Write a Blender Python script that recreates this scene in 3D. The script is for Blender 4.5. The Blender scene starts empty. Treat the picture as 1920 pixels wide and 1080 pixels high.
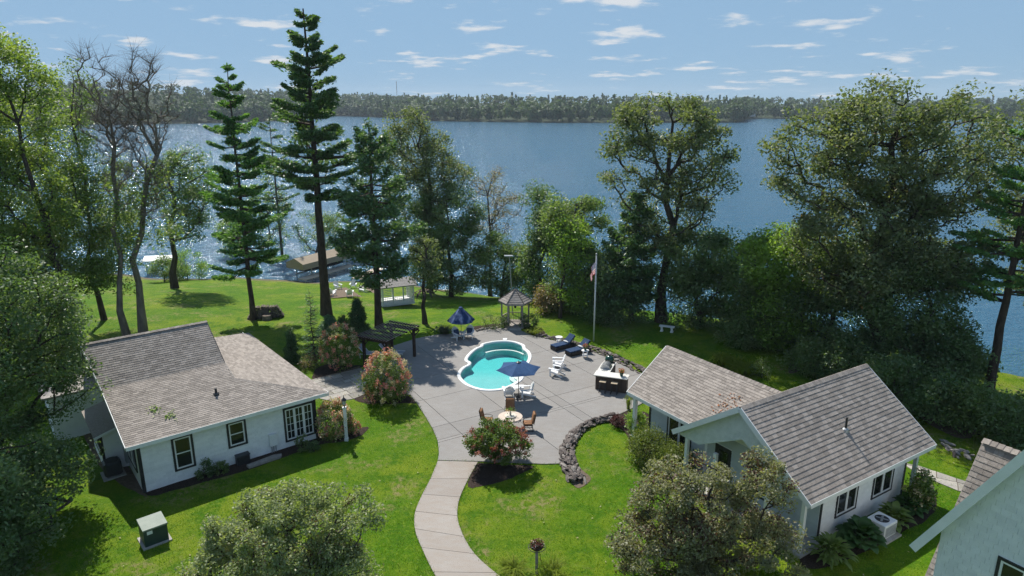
import bpy, bmesh, math, random
import numpy as np
from mathutils import Vector, Matrix
from mathutils.geometry import delaunay_2d_cdt

SC = bpy.context.scene
COL = SC.collection
R = math.radians

# ------------------------------------------------------------------ camera, world, sun, exposure
CAM_H, PITCH, FPX = 18.0, math.atan(350 / 1280.0), 1280.0      # metres, radians, focal length in photo pixels
cam = bpy.data.cameras.new("camera")
cam.sensor_width = 36.0
cam.lens = 36.0 * FPX / 1920.0
cam.clip_end = 12000
cam_o = bpy.data.objects.new("camera", cam)
COL.objects.link(cam_o)
cam_o.location = (0, 0, CAM_H)
cam_o.rotation_euler = (math.pi / 2 - PITCH, 0, 0)
SC.camera = cam_o

SUN_AZ, SUN_EL = R(116.0), R(50.0)          # azimuth from +X towards +Y
SUN_DIR = Vector((math.cos(SUN_AZ) * math.cos(SUN_EL), math.sin(SUN_AZ) * math.cos(SUN_EL), math.sin(SUN_EL)))
sun = bpy.data.lights.new("sun", 'SUN')
sun.energy = 3.9
sun.angle = R(0.53)
sun.color = (1.0, 0.955, 0.88)
sun_o = bpy.data.objects.new("sun", sun)
COL.objects.link(sun_o)
sun_o.location = (0, 0, 60)
sun_o.rotation_euler = (-SUN_DIR).to_track_quat('-Z', 'Y').to_euler()

def build_world():
    w = bpy.data.worlds.new("World")
    SC.world = w
    w.use_nodes = True
    nt = w.node_tree
    nt.nodes.clear()
    N = nt.nodes.new
    L = nt.links.new
    out = N("ShaderNodeOutputWorld")
    sky = N("ShaderNodeTexSky")
    sky.sky_type = 'NISHITA'
    sky.sun_disc = False
    sky.sun_elevation = SUN_EL
    sky.sun_rotation = math.pi / 2 - SUN_AZ
    sky.altitude = 300
    sky.air_density = 1.0
    sky.dust_density = 0.15
    sky.ozone_density = 2.2
    bg = N("ShaderNodeBackground")
    bg.inputs[1].default_value = 0.15
    # scattered fair-weather cumulus: noise over the sky's own direction
    tc = N("ShaderNodeTexCoord")
    # directions projected on a curved cloud deck, so that clouds crowd together towards the horizon
    sp = N("ShaderNodeSeparateXYZ")
    L(tc.outputs['Generated'], sp.inputs[0])
    zc = N("ShaderNodeMath")
    zc.operation = 'MAXIMUM'
    zc.inputs[1].default_value = 0.0
    L(sp.outputs['Z'], zc.inputs[0])
    za = N("ShaderNodeMath")
    za.operation = 'ADD'
    za.inputs[1].default_value = 0.11
    L(zc.outputs[0], za.inputs[0])
    iv = N("ShaderNodeMath")
    iv.operation = 'DIVIDE'
    iv.inputs[0].default_value = 1.0
    L(za.outputs[0], iv.inputs[1])
    mp = N("ShaderNodeVectorMath")
    mp.operation = 'SCALE'
    L(tc.outputs['Generated'], mp.inputs[0])
    L(iv.outputs[0], mp.inputs['Scale'])
    n1 = N("ShaderNodeTexNoise")
    n1.inputs['Scale'].default_value = 2.1
    n1.inputs['Detail'].default_value = 7
    n1.inputs['Roughness'].default_value = 0.56
    L(mp.outputs[0], n1.inputs[0])
    ramp = N("ShaderNodeMapRange")
    ramp.interpolation_type = 'SMOOTHSTEP'
    ramp.inputs[1].default_value = 0.555
    ramp.inputs[2].default_value = 0.68
    L(n1.outputs[0], ramp.inputs[0])
    mul = N("ShaderNodeMath")
    mul.operation = 'MULTIPLY'
    mul.inputs[1].default_value = 0.85
    L(ramp.outputs[0], mul.inputs[0])
    cl = N("ShaderNodeBackground")
    cl.inputs[0].default_value = (0.86, 0.88, 0.90, 1)
    cl.inputs[1].default_value = 0.56
    mix = N("ShaderNodeMixShader")
    # haze-softened sky: bright parts rolled off, the same everywhere
    K = 0.15
    def vmath(op, x, y):
        v = N("ShaderNodeVectorMath")
        v.operation = op
        for i_, q in enumerate((x, y)):
            if isinstance(q, tuple):
                v.inputs[i_].default_value = q
            else:
                L(q, v.inputs[i_])
        return v.outputs[0]
    r_ = vmath('MULTIPLY', sky.outputs[0], (K / 0.185, K / 0.308, K / 0.455))
    r_ = vmath('ADD', vmath('MULTIPLY', r_, r_), (1, 1, 1))
    r_ = vmath('POWER', r_, (0.5, 0.5, 0.5))
    dv = vmath('DIVIDE', sky.outputs[0], r_)
    L(dv, bg.inputs[0])
    L(mul.outputs[0], mix.inputs[0])
    L(bg.outputs[0], mix.inputs[1])
    L(cl.outputs[0], mix.inputs[2])
    L(mix.outputs[0], out.inputs[0])
build_world()

vs = SC.view_settings
vs.view_transform = 'Standard'
vs.look = 'None'
vs.exposure = 0.68
vs.gamma = 1.0
vs.use_curve_mapping = False
cy = SC.cycles
cy.max_bounces = 8
cy.diffuse_bounces = 4
cy.glossy_bounces = 3
cy.transmission_bounces = 4
cy.transparent_max_bounces = 12
cy.volume_bounces = 0
cy.caustics_reflective = False
cy.caustics_refractive = False
cy.sample_clamp_indirect = 6
cy.use_adaptive_sampling = True
cy.adaptive_threshold = 0.02
cy.use_denoising = True
cy.denoiser = 'OPENIMAGEDENOISE'
cy.denoising_input_passes = 'RGB_ALBEDO_NORMAL'
cy.denoising_prefilter = 'NONE'

# ------------------------------------------------------------------ photo pixel -> place
_c, _s = math.cos(PITCH), math.sin(PITCH)
def ray(px, py):
    u = (px - 960) / FPX
    v = (540 - py) / FPX
    return Vector((u, _c + v * _s, -_s + v * _c))

SHX = [-400, -80, -38, -20, -5, 5, 15, 25, 35, 45, 60, 90, 400]
SHY = [110, 93, 87, 86, 81, 75, 67, 59, 51, 43, 33, 20, -60]
WX = [-400, -12, -5, 5, 15, 25, 400]
WW = [36, 36, 29, 18, 10, 8, 8]
LAKE_Z = -4.5
def shore_y(x):
    return float(np.interp(x, SHX, SHY))
def zg(x, y):
    """ground height"""
    d = shore_y(x) + 0.8 * math.sin(x * 0.31) - y
    w = float(np.interp(x, WX, WW))
    t = 1 - d / w
    if t <= 0:
        return 0.0
    if t <= 1:
        return -4.55 * (t * t * (1.6 - 0.6 * t))
    return max(-4.55 + d * 0.45, -8.0)
def P(px, py, z=0.0):
    d = ray(px, py)
    t = (z - CAM_H) / d.z
    return Vector((d.x * t, d.y * t, z))
def G(px, py):
    """where the pixel's ray meets the ground"""
    d = ray(px, py)
    t = 20.0
    for _ in range(4000):
        if CAM_H + d.z * t <= zg(d.x * t, d.y * t):
            break
        t += 0.05
    return Vector((d.x * t, d.y * t, zg(d.x * t, d.y * t)))
def ATY(px, py, y):
    """point of the pixel's ray at distance y"""
    d = ray(px, py)
    t = y / d.y
    return Vector((d.x * t, y, CAM_H + d.z * t))

# ------------------------------------------------------------------ mesh helpers
def link(o, parent=None):
    COL.objects.link(o)
    if parent is not None:
        o.parent = parent
    return o
def npmesh(name, V, F, rnd=None):
    """fast mesh from arrays; F is (n,3) or (n,4)"""
    me = bpy.data.meshes.new(name)
    V = np.asarray(V, dtype=np.float32)
    F = np.asarray(F, dtype=np.int32)
    k = F.shape[1]
    me.vertices.add(len(V))
    me.vertices.foreach_set("co", V.ravel())
    me.loops.add(F.size)
    me.loops.foreach_set("vertex_index", F.ravel())
    me.polygons.add(len(F))
    me.polygons.foreach_set("loop_start", np.arange(0, F.size, k, dtype=np.int32))
    if rnd is not None:
        a = me.attributes.new("rnd", 'FLOAT', 'FACE')
        a.data.foreach_set("value", np.asarray(rnd, dtype=np.float32))
    me.update(calc_edges=True)
    return me
class MB:
    def __init__(s):
        s.v, s.f, s.r = [], [], []
    def add(s, v, f, r=0.0):
        n = len(s.v)
        s.v.extend([tuple(p) for p in v])
        s.f.extend([tuple(i + n for i in q) for q in f])
        s.r.extend([r] * len(f))
        return s
    def box(s, c, d, rz=0.0, m=None, r=0.0):
        x, y, z = d[0] / 2, d[1] / 2, d[2] / 2
        pts = [Vector((a * x, b * y, e * z)) for e in (-1, 1) for b in (-1, 1) for a in (-1, 1)]
        M = m if m is not None else Matrix.Rotation(rz, 3, 'Z')
        c = Vector(c)
        return s.add([M @ p + c for p in pts], [(0, 2, 3, 1), (4, 5, 7, 6), (0, 1, 5, 4), (2, 6, 7, 3), (0, 4, 6, 2), (1, 3, 7, 5)], r)
    def bx(s, x0, x1, y0, y1, z0, z1, r=0.0):
        return s.box(((x0 + x1) / 2, (y0 + y1) / 2, (z0 + z1) / 2), (abs(x1 - x0), abs(y1 - y0), abs(z1 - z0)), r=r)
    def beam(s, p, q, w, h, up=(0, 0, 1), r=0.0):
        p, q, up = Vector(p), Vector(q), Vector(up)
        d = q - p
        l = d.length
        d.normalize()
        sx = d.cross(up)
        if sx.length < 1e-4:
            sx = d.cross(Vector((1, 0, 0)))
        sx.normalize()
        uz = sx.cross(d)
        M = Matrix((sx, d, uz)).transposed()
        return s.box((p + q) / 2, (w, l, h), m=M, r=r)
    def tube(s, pts, rad, n=8, cap=True):
        pts = [Vector(p) for p in pts]
        if not hasattr(rad, '__len__'):
            rad = [rad] * len(pts)
        vs_, fs = [], []
        for i, p in enumerate(pts):
            d = (pts[min(i + 1, len(pts) - 1)] - pts[max(i - 1, 0)]).normalized()
            a = d.cross(Vector((0, 0, 1)) if abs(d.z) < 0.9 else Vector((1, 0, 0))).normalized()
            b = d.cross(a)
            for k in range(n):
                t = 2 * math.pi * k / n
                vs_.append(p + (a * math.cos(t) + b * math.sin(t)) * rad[i])
        for i in range(len(pts) - 1):
            for k in range(n):
                fs.append((i * n + k, i * n + (k + 1) % n, (i + 1) * n + (k + 1) % n, (i + 1) * n + k))
        if cap:
            fs.append(tuple(range(n))[::-1])
            fs.append(tuple(range((len(pts) - 1) * n, len(pts) * n)))
        return s.add(vs_, fs)
    def lathe(s, prof, n=16, c=(0, 0, 0), a0=0.0):
        c = Vector(c)
        v = []
        for r_, z in prof:
            for k in range(n):
                t = a0 + 2 * math.pi * k / n
                v.append(c + Vector((r_ * math.cos(t), r_ * math.sin(t), z)))
        f = []
        m = len(prof)
        for i in range(m - 1):
            for k in range(n):
                f.append((i * n + k, i * n + (k + 1) % n, (i + 1) * n + (k + 1) % n, (i + 1) * n + k))
        f.append(tuple(range(n))[::-1])
        f.append(tuple(range((m - 1) * n, m * n)))
        return s.add(v, f)
    def prism(s, poly, vec, r=0.0):
        """polygon of 3D points extruded by vec"""
        poly = [Vector(p) for p in poly]
        vec = Vector(vec)
        n = len(poly)
        v = poly + [p + vec for p in poly]
        f = [tuple(range(n))[::-1], tuple(range(n, 2 * n))]
        for i in range(n):
            j = (i + 1) % n
            f.append((i, j, n + j, n + i))
        return s.add(v, f, r)
    def ball(s, c, r, seg=10, ring=6, sc=(1, 1, 1), jit=0.0, rng=random):
        c = Vector(c)
        v = [c + Vector((0, 0, -r * sc[2]))]
        for i in range(1, ring):
            ph = -math.pi / 2 + math.pi * i / ring
            for k in range(seg):
                t = 2 * math.pi * k / seg
                q = 1 + jit * rng.uniform(-1, 1)
                v.append(c + Vector((math.cos(ph) * math.cos(t) * r * sc[0], math.cos(ph) * math.sin(t) * r * sc[1], math.sin(ph) * r * sc[2])) * q)
        v.append(c + Vector((0, 0, r * sc[2])))
        f = [(0, 1 + (k + 1) % seg, 1 + k) for k in range(seg)]
        for i in range(ring - 2):
            a = 1 + i * seg
            for k in range(seg):
                f.append((a + k, a + (k + 1) % seg, a + seg + (k + 1) % seg, a + seg + k))
        a = 1 + (ring - 2) * seg
        f += [(a + k, a + (k + 1) % seg, len(v) - 1) for k in range(seg)]
        return s.add(v, f)
    def build(s, name, mat, parent=None, smooth=False, bevel=0.0, fixn=False):
        me = bpy.data.meshes.new(name)
        me.from_pydata(s.v, [], s.f)
        if any(s.r):
            a = me.attributes.new("rnd", 'FLOAT', 'FACE')
            a.data.foreach_set("value", s.r)
        if fixn:
            bm = bmesh.new()
            bm.from_mesh(me)
            bmesh.ops.recalc_face_normals(bm, faces=bm.faces)
            bm.to_mesh(me)
            bm.free()
        if smooth:
            me.polygons.foreach_set("use_smooth", [True] * len(me.polygons))
        me.materials.append(mat)
        o = link(bpy.data.objects.new(name, me), parent)
        if bevel:
            b = o.modifiers.new("edge", 'BEVEL')
            b.width = bevel
            b.segments = 1
            b.limit_method = 'ANGLE'
        return o
def empty(name, loc=(0, 0, 0), rz=0.0):
    o = bpy.data.objects.new(name, None)
    o.empty_display_size = 0.2
    o.location = loc
    o.rotation_euler = (0, 0, rz)
    return link(o)
def tag(o, label=None, cat=None, group=None, kind=None):
    if label:
        o["label"] = label
    if cat:
        o["category"] = cat
    if group:
        o["group"] = group
    if kind:
        o["kind"] = kind
    return o
def thing(name, label, cat, loc=(0, 0, 0), rz=0.0, group=None):
    return tag(empty(name, loc, rz), label, cat, group)
def kids(o):
    return [c for c in COL.objects if c.parent is o]
def copy_tree(o, parent=None, loc=None, rz=None, label=None):
    c = o.copy()
    link(c, parent)
    if loc is not None:
        c.location = loc
    if rz is not None:
        c.rotation_euler = (0, 0, rz)
    if label:
        c["label"] = label
    for ch in o.children:
        copy_tree(ch, c)
    return c

# ------------------------------------------------------------------ materials
def new_mat(name):
    m = bpy.data.materials.new(name)
    m.use_nodes = True
    nt = m.node_tree
    return m, nt, nt.nodes["Principled BSDF"], nt.nodes.new, nt.links.new
def c4(c):
    return (c[0], c[1], c[2], 1.0)
def pmat(name, c1, c2=None, scale=4.0, rough=0.7, bump=0.0, bscale=None, spec=0.3, detail=5, stretch=None, metal=0.0, lo=0.35, hi=0.65, rnd=0.0, space='Object'):
    """two-tone noise material; rnd adds brightness variety per piece"""
    m, nt, b, N, L = new_mat(name)
    b.inputs['Roughness'].default_value = rough
    b.inputs['Specular IOR Level'].default_value = spec
    b.inputs['Metallic'].default_value = metal
    if c2 is None:
        c2 = tuple(x * 0.85 for x in c1)
    tc = N("ShaderNodeTexCoord")
    src = tc.outputs[space]
    if space == 'World':
        pass
    if stretch:
        mp = N("ShaderNodeMapping")
        mp.inputs['Scale'].default_value = stretch
        L(src, mp.inputs[0])
        src = mp.outputs[0]
    n = N("ShaderNodeTexNoise")
    n.inputs['Scale'].default_value = scale
    n.inputs['Detail'].default_value = detail
    n.inputs['Roughness'].default_value = 0.6
    L(src, n.inputs[0])
    mr = N("ShaderNodeMapRange")
    mr.inputs[1].default_value = lo
    mr.inputs[2].default_value = hi
    L(n.outputs[0], mr.inputs[0])
    mx = N("ShaderNodeMix")
    mx.data_type = 'RGBA'
    mx.inputs[6].default_value = c4(c1)
    mx.inputs[7].default_value = c4(c2)
    L(mr.outputs[0], mx.inputs[0])
    col = mx.outputs[2]
    if rnd:
        oi = N("ShaderNodeObjectInfo")
        at = N("ShaderNodeAttribute")
        at.attribute_name = "rnd"
        ad = N("ShaderNodeMath")
        ad.operation = 'ADD'
        L(oi.outputs['Random'], ad.inputs[0])
        L(at.outputs['Fac'], ad.inputs[1])
        fr = N("ShaderNodeMath")
        fr.operation = 'FRACT'
        L(ad.outputs[0], fr.inputs[0])
        mm = N("ShaderNodeMapRange")
        mm.inputs[3].default_value = 1 - rnd
        mm.inputs[4].default_value = 1 + rnd
        L(fr.outputs[0], mm.inputs[0])
        vm = N("ShaderNodeVectorMath")
        vm.operation = 'SCALE'
        L(col, vm.inputs[0])
        L(mm.outputs[0], vm.inputs['Scale'])
        col = vm.outputs[0]
    L(col, b.inputs['Base Color'])
    if bump:
        bn = N("ShaderNodeTexNoise")
        bn.inputs['Scale'].default_value = bscale or scale * 4
        bn.inputs['Detail'].default_value = 4
        L(src, bn.inputs[0])
        bp = N("ShaderNodeBump")
        bp.inputs['Strength'].default_value = bump
        bp.inputs['Distance'].default_value = 0.02
        L(bn.outputs[0], bp.inputs['Height'])
        L(bp.outputs[0], b.inputs['Normal'])
    return m
def leafmat(name, c1, c2, trans=0.35, rough=0.45, spec=0.35, scale=0.7, dry=None, tsat=1.0):
    """leaf: reflecting and letting light through; hue varies by clump and by leaf"""
    m, nt, b, N, L = new_mat(name)
    out = nt.nodes["Material Output"]
    b.inputs['Roughness'].default_value = rough
    b.inputs['Specular IOR Level'].default_value = spec
    tc = N("ShaderNodeTexCoord")
    n = N("ShaderNodeTexNoise")
    n.inputs['Scale'].default_value = scale
    n.inputs['Detail'].default_value = 2
    L(tc.outputs['Object'], n.inputs[0])
    at = N("ShaderNodeAttribute")
    at.attribute_name = "rnd"
    ad = N("ShaderNodeMath")
    ad.operation = 'MULTIPLY_ADD'
    ad.inputs[1].default_value = 0.7
    ad.inputs[2].default_value = -0.35
    L(at.outputs['Fac'], ad.inputs[0])
    a2 = N("ShaderNodeMath")
    a2.operation = 'ADD'
    L(n.outputs[0], a2.inputs[0])
    L(ad.outputs[0], a2.inputs[1])
    mr = N("ShaderNodeMapRange")
    mr.inputs[1].default_value = 0.3
    mr.inputs[2].default_value = 0.75
    L(a2.outputs[0], mr.inputs[0])
    mx = N("ShaderNodeMix")
    mx.data_type = 'RGBA'
    mx.inputs[6].default_value = c4(c1)
    mx.inputs[7].default_value = c4(c2)
    L(mr.outputs[0], mx.inputs[0])
    col = mx.outputs[2]
    if dry:
        gt = N("ShaderNodeMath")
        gt.operation = 'GREATER_THAN'
        gt.inputs[1].default_value = dry[1]
        L(at.outputs['Fac'], gt.inputs[0])
        m2 = N("ShaderNodeMix")
        m2.data_type = 'RGBA'
        m2.inputs[7].default_value = c4(dry[0])
        L(gt.outputs[0], m2.inputs[0])
        L(col, m2.inputs[6])
        col = m2.outputs[2]
    L(col, b.inputs['Base Color'])
    tr = N("ShaderNodeBsdfTranslucent")
    g = N("ShaderNodeMix")
    g.data_type = 'RGBA'
    g.blend_type = 'MULTIPLY'
    g.inputs[0].default_value = 1.0
    g.inputs[7].default_value = (1.5 * tsat, 1.6 * tsat, 0.55 * tsat, 1)
    L(col, g.inputs[6])
    L(g.outputs[2], tr.inputs[0])
    ms = N("ShaderNodeMixShader")
    ms.inputs[0].default_value = trans
    L(b.outputs[0], ms.inputs[1])
    L(tr.outputs[0], ms.inputs[2])
    L(ms.outputs[0], out.inputs[0])
    return m

M = {}
M['shingle'] = pmat('asphalt_shingle', (0.345, 0.305, 0.268), (0.25, 0.218, 0.19), 14, 0.9, 0.35, 160, 0.15, rnd=0.22)
M['deck'] = pmat('roof_underlay', (0.07, 0.065, 0.06), None, 3, 0.9)
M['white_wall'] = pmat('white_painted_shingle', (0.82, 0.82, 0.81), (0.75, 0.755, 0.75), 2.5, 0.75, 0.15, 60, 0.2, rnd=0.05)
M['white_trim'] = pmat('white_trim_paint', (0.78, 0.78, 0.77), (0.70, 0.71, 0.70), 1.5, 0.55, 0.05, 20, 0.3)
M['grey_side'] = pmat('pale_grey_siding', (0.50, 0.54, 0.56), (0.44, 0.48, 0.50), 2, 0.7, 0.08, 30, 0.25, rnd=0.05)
M['black_trim'] = pmat('black_trim_paint', (0.022, 0.024, 0.026), (0.035, 0.036, 0.038), 4, 0.5, 0.05, 30, 0.3)
M['soffit'] = pmat('soffit_paint', (0.55, 0.56, 0.56), None, 2, 0.7)
M['dark_metal'] = pmat('dark_metal', (0.03, 0.03, 0.033), (0.045, 0.045, 0.05), 8, 0.45, 0.05, 30, 0.4, metal=0.3)
M['grey_metal'] = pmat('grey_metal', (0.38, 0.40, 0.41), (0.30, 0.32, 0.33), 5, 0.45, 0.04, 30, 0.5, metal=0.4)
M['white_plastic'] = pmat('white_plastic', (0.80, 0.81, 0.81), (0.72, 0.73, 0.73), 6, 0.5, 0.03, 30, 0.4)
M['concrete'] = pmat('pale_concrete', (0.42, 0.40, 0.37), (0.33, 0.315, 0.29), 3, 0.85, 0.1, 40, 0.2)
def glass_mat():
    m, nt, b, N, L = new_mat('window_glass')
    b.inputs['Base Color'].default_value = (0.016, 0.019, 0.018, 1)
    b.inputs['Roughness'].default_value = 0.06
    b.inputs['Specular IOR Level'].default_value = 0.5
    n = N("ShaderNodeTexNoise")
    n.inputs['Scale'].default_value = 1.3
    bp = N("ShaderNodeBump")
    bp.inputs['Strength'].default_value = 0.05
    L(n.outputs[0], bp.inputs['Height'])
    L(bp.outputs[0], b.inputs['Normal'])
    return m
M['glass'] = glass_mat()
# ------------------------------------------------------------------ outlines on the ground
def catmull(pts, n=6, closed=True):
    out = []
    m = len(pts)
    rng_ = range(m if closed else m - 1)
    for i in rng_:
        p0, p1, p2, p3 = (pts[(i - 1) % m], pts[i], pts[(i + 1) % m], pts[(i + 2) % m]) if closed else (pts[max(i - 1, 0)], pts[i], pts[i + 1], pts[min(i + 2, m - 1)])
        for k in range(n):
            t = k / n
            out.append(0.5 * ((2 * p1) + (p2 - p0) * t + (2 * p0 - 5 * p1 + 4 * p2 - p3) * t * t + (3 * p1 - p0 - 3 * p2 + p3) * t ** 3))
    if not closed:
        out.append(pts[-1])
    return out
def inpoly(p, poly):
    x, y = p[0], p[1]
    r = False
    n = len(poly)
    for i in range(n):
        a, b = poly[i], poly[(i + 1) % n]
        if (a[1] > y) != (b[1] > y) and x < (b[0] - a[0]) * (y - a[1]) / (b[1] - a[1]) + a[0]:
            r = not r
    return r
def edge_dist(p, poly):
    d = 1e9
    n = len(poly)
    for i in range(n):
        ax, ay = poly[i][0], poly[i][1]
        bx_, by = poly[(i + 1) % n][0], poly[(i + 1) % n][1]
        dx, dy = bx_ - ax, by - ay
        t = max(0, min(1, ((p[0] - ax) * dx + (p[1] - ay) * dy) / (dx * dx + dy * dy + 1e-9)))
        d = min(d, math.hypot(p[0] - ax - t * dx, p[1] - ay - t * dy))
    return d
def V2(p):
    return Vector((p[0], p[1]))
def PX(l):
    return [V2(P(*q)) for q in l]
def offset(poly, d):
    """closed outline moved inwards by d (poly counter-clockwise)"""
    n = len(poly)
    out = []
    for i in range(n):
        a, b, c = poly[i - 1], poly[i], poly[(i + 1) % n]
        t = (c - a).normalized()
        out.append(b + Vector((-t.y, t.x)) * d)
    return out
def ccw(poly):
    a = sum(poly[i - 1].x * poly[i].y - poly[i].x * poly[i - 1].y for i in range(len(poly)))
    return poly if a > 0 else poly[::-1]

PATIO_PX = [(821, 864), (823, 849), (821, 828), (812, 806), (799, 784), (782, 757), (768, 741), (735, 733), (694, 728), (678, 705), (686, 684), (706, 666), (735, 650), (780, 635.6),
            (819, 628), (845, 626.5), (892, 620), (936, 616), (962, 615), (985, 624), (1002, 631), (1020, 635), (1041, 640), (1075, 648), (1108, 659), (1140, 672), (1161, 682), (1203, 701),
            (1240, 722), (1225, 745), (1195, 762), (1165, 776), (1145, 781), (1120, 787), (1101, 793), (1080, 805), (1066, 827), (1057, 848), (1055, 870), (1020, 871), (960, 868.5), (897, 866)]
patio = ccw(PX(PATIO_PX))
POOL_PX = [(902, 646.6), (912.6, 643.3), (928, 640.7), (947.6, 639.7), (964.5, 641.4), (977.4, 645.3), (984.5, 649), (986, 654.4), (993, 660), (996.9, 668), (995.6, 676), (992, 683), (988.5, 692), (985, 702),
           (980, 713), (969.6, 721), (956.7, 727.6), (941, 732.8), (920, 734.7), (902, 733.4), (885, 729), (871, 722.4), (860.7, 713), (857, 705.5), (859.5, 697.8), (867, 690), (876, 685.5),
           (877, 681.6), (872.2, 679), (871, 674.4), (875, 668), (882.8, 660), (892, 653.7), (900, 650.5)]
pool_out = ccw(catmull(PX(POOL_PX), 4))
pool_in = offset(pool_out, 0.24)
pool_mid = offset(pool_out, 0.06)

# ------------------------------------------------------------------ lawn and shore
def ground_mat():
    m, nt, b, N, L = new_mat('lawn_grass')
    b.inputs['Roughness'].default_value = 0.75
    b.inputs['Specular IOR Level'].default_value = 0.05
    tc = N("ShaderNodeTexCoord")
    def noise(scale, detail=4, rough=0.6):
        n = N("ShaderNodeTexNoise")
        n.inputs['Scale'].default_value = scale
        n.inputs['Detail'].default_value = detail
        n.inputs['Roughness'].default_value = rough
        L(tc.outputs['Object'], n.inputs[0])
        return n.outputs[0]
    def rng_(src, a, b_):
        r = N("ShaderNodeMapRange")
        r.interpolation_type = 'SMOOTHSTEP'
        r.inputs[1].default_value = a
        r.inputs[2].default_value = b_
        L(src, r.inputs[0])
        return r.outputs[0]
    def mix(f, a, b_):
        x = N("ShaderNodeMix")
        x.data_type = 'RGBA'
        L(f, x.inputs[0])
        for s_, k in ((a, 6), (b_, 7)):
            if isinstance(s_, tuple):
                x.inputs[k].default_value = c4(s_)
            else:
                L(s_, x.inputs[k])
        return x.outputs[2]
    def mul(a, b_):
        x = N("ShaderNodeMath")
        x.operation = 'MULTIPLY'
        L(a, x.inputs[0])
        L(b_, x.inputs[1])
        return x.outputs[0]
    col = mix(rng_(noise(0.13, 5, 0.7), 0.36, 0.62), (0.060, 0.152, 0.004), (0.158, 0.212, 0.014))
    col = mix(rng_(noise(0.75, 6, 0.75), 0.44, 0.62), col, (0.050, 0.128, 0.005))
    col = mix(rng_(noise(4.5, 5, 0.75), 0.48, 0.70), col, (0.150, 0.225, 0.018))
    col = mix(rng_(noise(13, 4, 0.8), 0.50, 0.66), col, (0.040, 0.100, 0.004))
    dry = mul(rng_(noise(0.28, 5, 0.65), 0.50, 0.66), rng_(noise(2.6, 5, 0.75), 0.44, 0.62))
    col = mix(dry, col, (0.230, 0.200, 0.085))
    # bare strip under water and at the water's edge
    sep = N("ShaderNodeSeparateXYZ")
    L(tc.outputs['Object'], sep.inputs[0])
    lo = N("ShaderNodeMapRange")
    lo.inputs[1].default_value = -4.0
    lo.inputs[2].default_value = -4.35
    L(sep.outputs['Z'], lo.inputs[0])
    col = mix(lo.outputs[0], col, (0.13, 0.105, 0.07))
    L(col, b.inputs['Base Color'])
    bp = N("ShaderNodeBump")
    bp.inputs['Strength'].default_value = 0.8
    bp.inputs['Distance'].default_value = 0.07
    L(noise(14, 5, 0.8), bp.inputs['Height'])
    L(bp.outputs[0], b.inputs['Normal'])
    return m
M['lawn'] = ground_mat()
def build_ground():
    xs = np.concatenate([np.linspace(-400, -62, 24), np.linspace(-60, 60, 193), np.linspace(62, 400, 24)])
    ys = np.concatenate([np.linspace(-80, 8, 16), np.linspace(9, 95, 139), np.linspace(98, 130, 8)])
    V = np.zeros((len(ys), len(xs), 3), dtype=np.float32)
    pb = [(min(p.x for p in patio), max(p.x for p in patio)), (min(p.y for p in patio), max(p.y for p in patio))]
    for j, y in enumerate(ys):
        for i, x in enumerate(xs):
            z = zg(x, y)
            z += 0.0 if z == 0 else 0.05 * math.sin(x * 0.9 + y * 0.4) * min(1, -z)
            if pb[0][0] < x < pb[0][1] and pb[1][0] < y < pb[1][1]:
                q = (x, y)
                if inpoly(q, patio) and edge_dist(q, patio) > 0.95:
                    z = -0.35
                    if inpoly(q, pool_out) or edge_dist(q, pool_out) < 1.0:
                        z = -3.4
            V[j, i] = (x, y, z)
    nx = len(xs)
    idx = np.arange(len(ys) * nx).reshape(len(ys), nx)
    F = np.stack([idx[:-1, :-1], idx[:-1, 1:], idx[1:, 1:], idx[1:, :-1]], -1).reshape(-1, 4)
    me = npmesh("lawn", V.reshape(-1, 3), F)
    me.materials.append(M['lawn'])
    o = link(bpy.data.objects.new("lawn", me))
    me.polygons.foreach_set("use_smooth", [True] * len(me.polygons))
    return tag(o, "green lawn sloping down to the lake shore", kind="structure")
build_ground()

def sheet(name, poly, z, mat, label=None, th=0.0, grid=0.6, kind="structure", parent=None, follow=False, mound=0.0, jit=0.0, seed=1):
    """filled outline as a thin sheet lying on the ground"""
    rg = random.Random(seed)
    poly = ccw([V2(p) for p in poly])
    pts = list(poly)
    n = len(pts)
    edges = [(i, (i + 1) % n) for i in range(n)]
    x0, x1 = min(p.x for p in poly), max(p.x for p in poly)
    y0, y1 = min(p.y for p in poly), max(p.y for p in poly)
    if grid:
        y = y0
        while y < y1:
            x = x0
            while x < x1:
                q = Vector((x + rg.uniform(-.2, .2) * grid, y + rg.uniform(-.2, .2) * grid))
                if inpoly(q, poly) and edge_dist(q, poly) > grid * 0.35:
                    pts.append(q)
                x += grid
            y += grid
    v, e, f, *_ = delaunay_2d_cdt(pts, edges, [list(range(n))], 1, 1e-4)
    V = []
    for p in v:
        h = z + (zg(p.x, p.y) if follow else 0)
        if mound:
            d = edge_dist(p, poly)
            h += mound * min(1, d / 0.6) + (rg.uniform(-jit, jit) if d > 0.05 else 0)
        V.append((p.x, p.y, h))
    F = [tuple(q) for q in f]
    me = bpy.data.meshes.new(name)
    me.from_pydata(V, [], F)
    me.materials.append(mat)
    o = link(bpy.data.objects.new(name, me), parent)
    if kind:
        tag(o, label, kind=kind)
    return o

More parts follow.
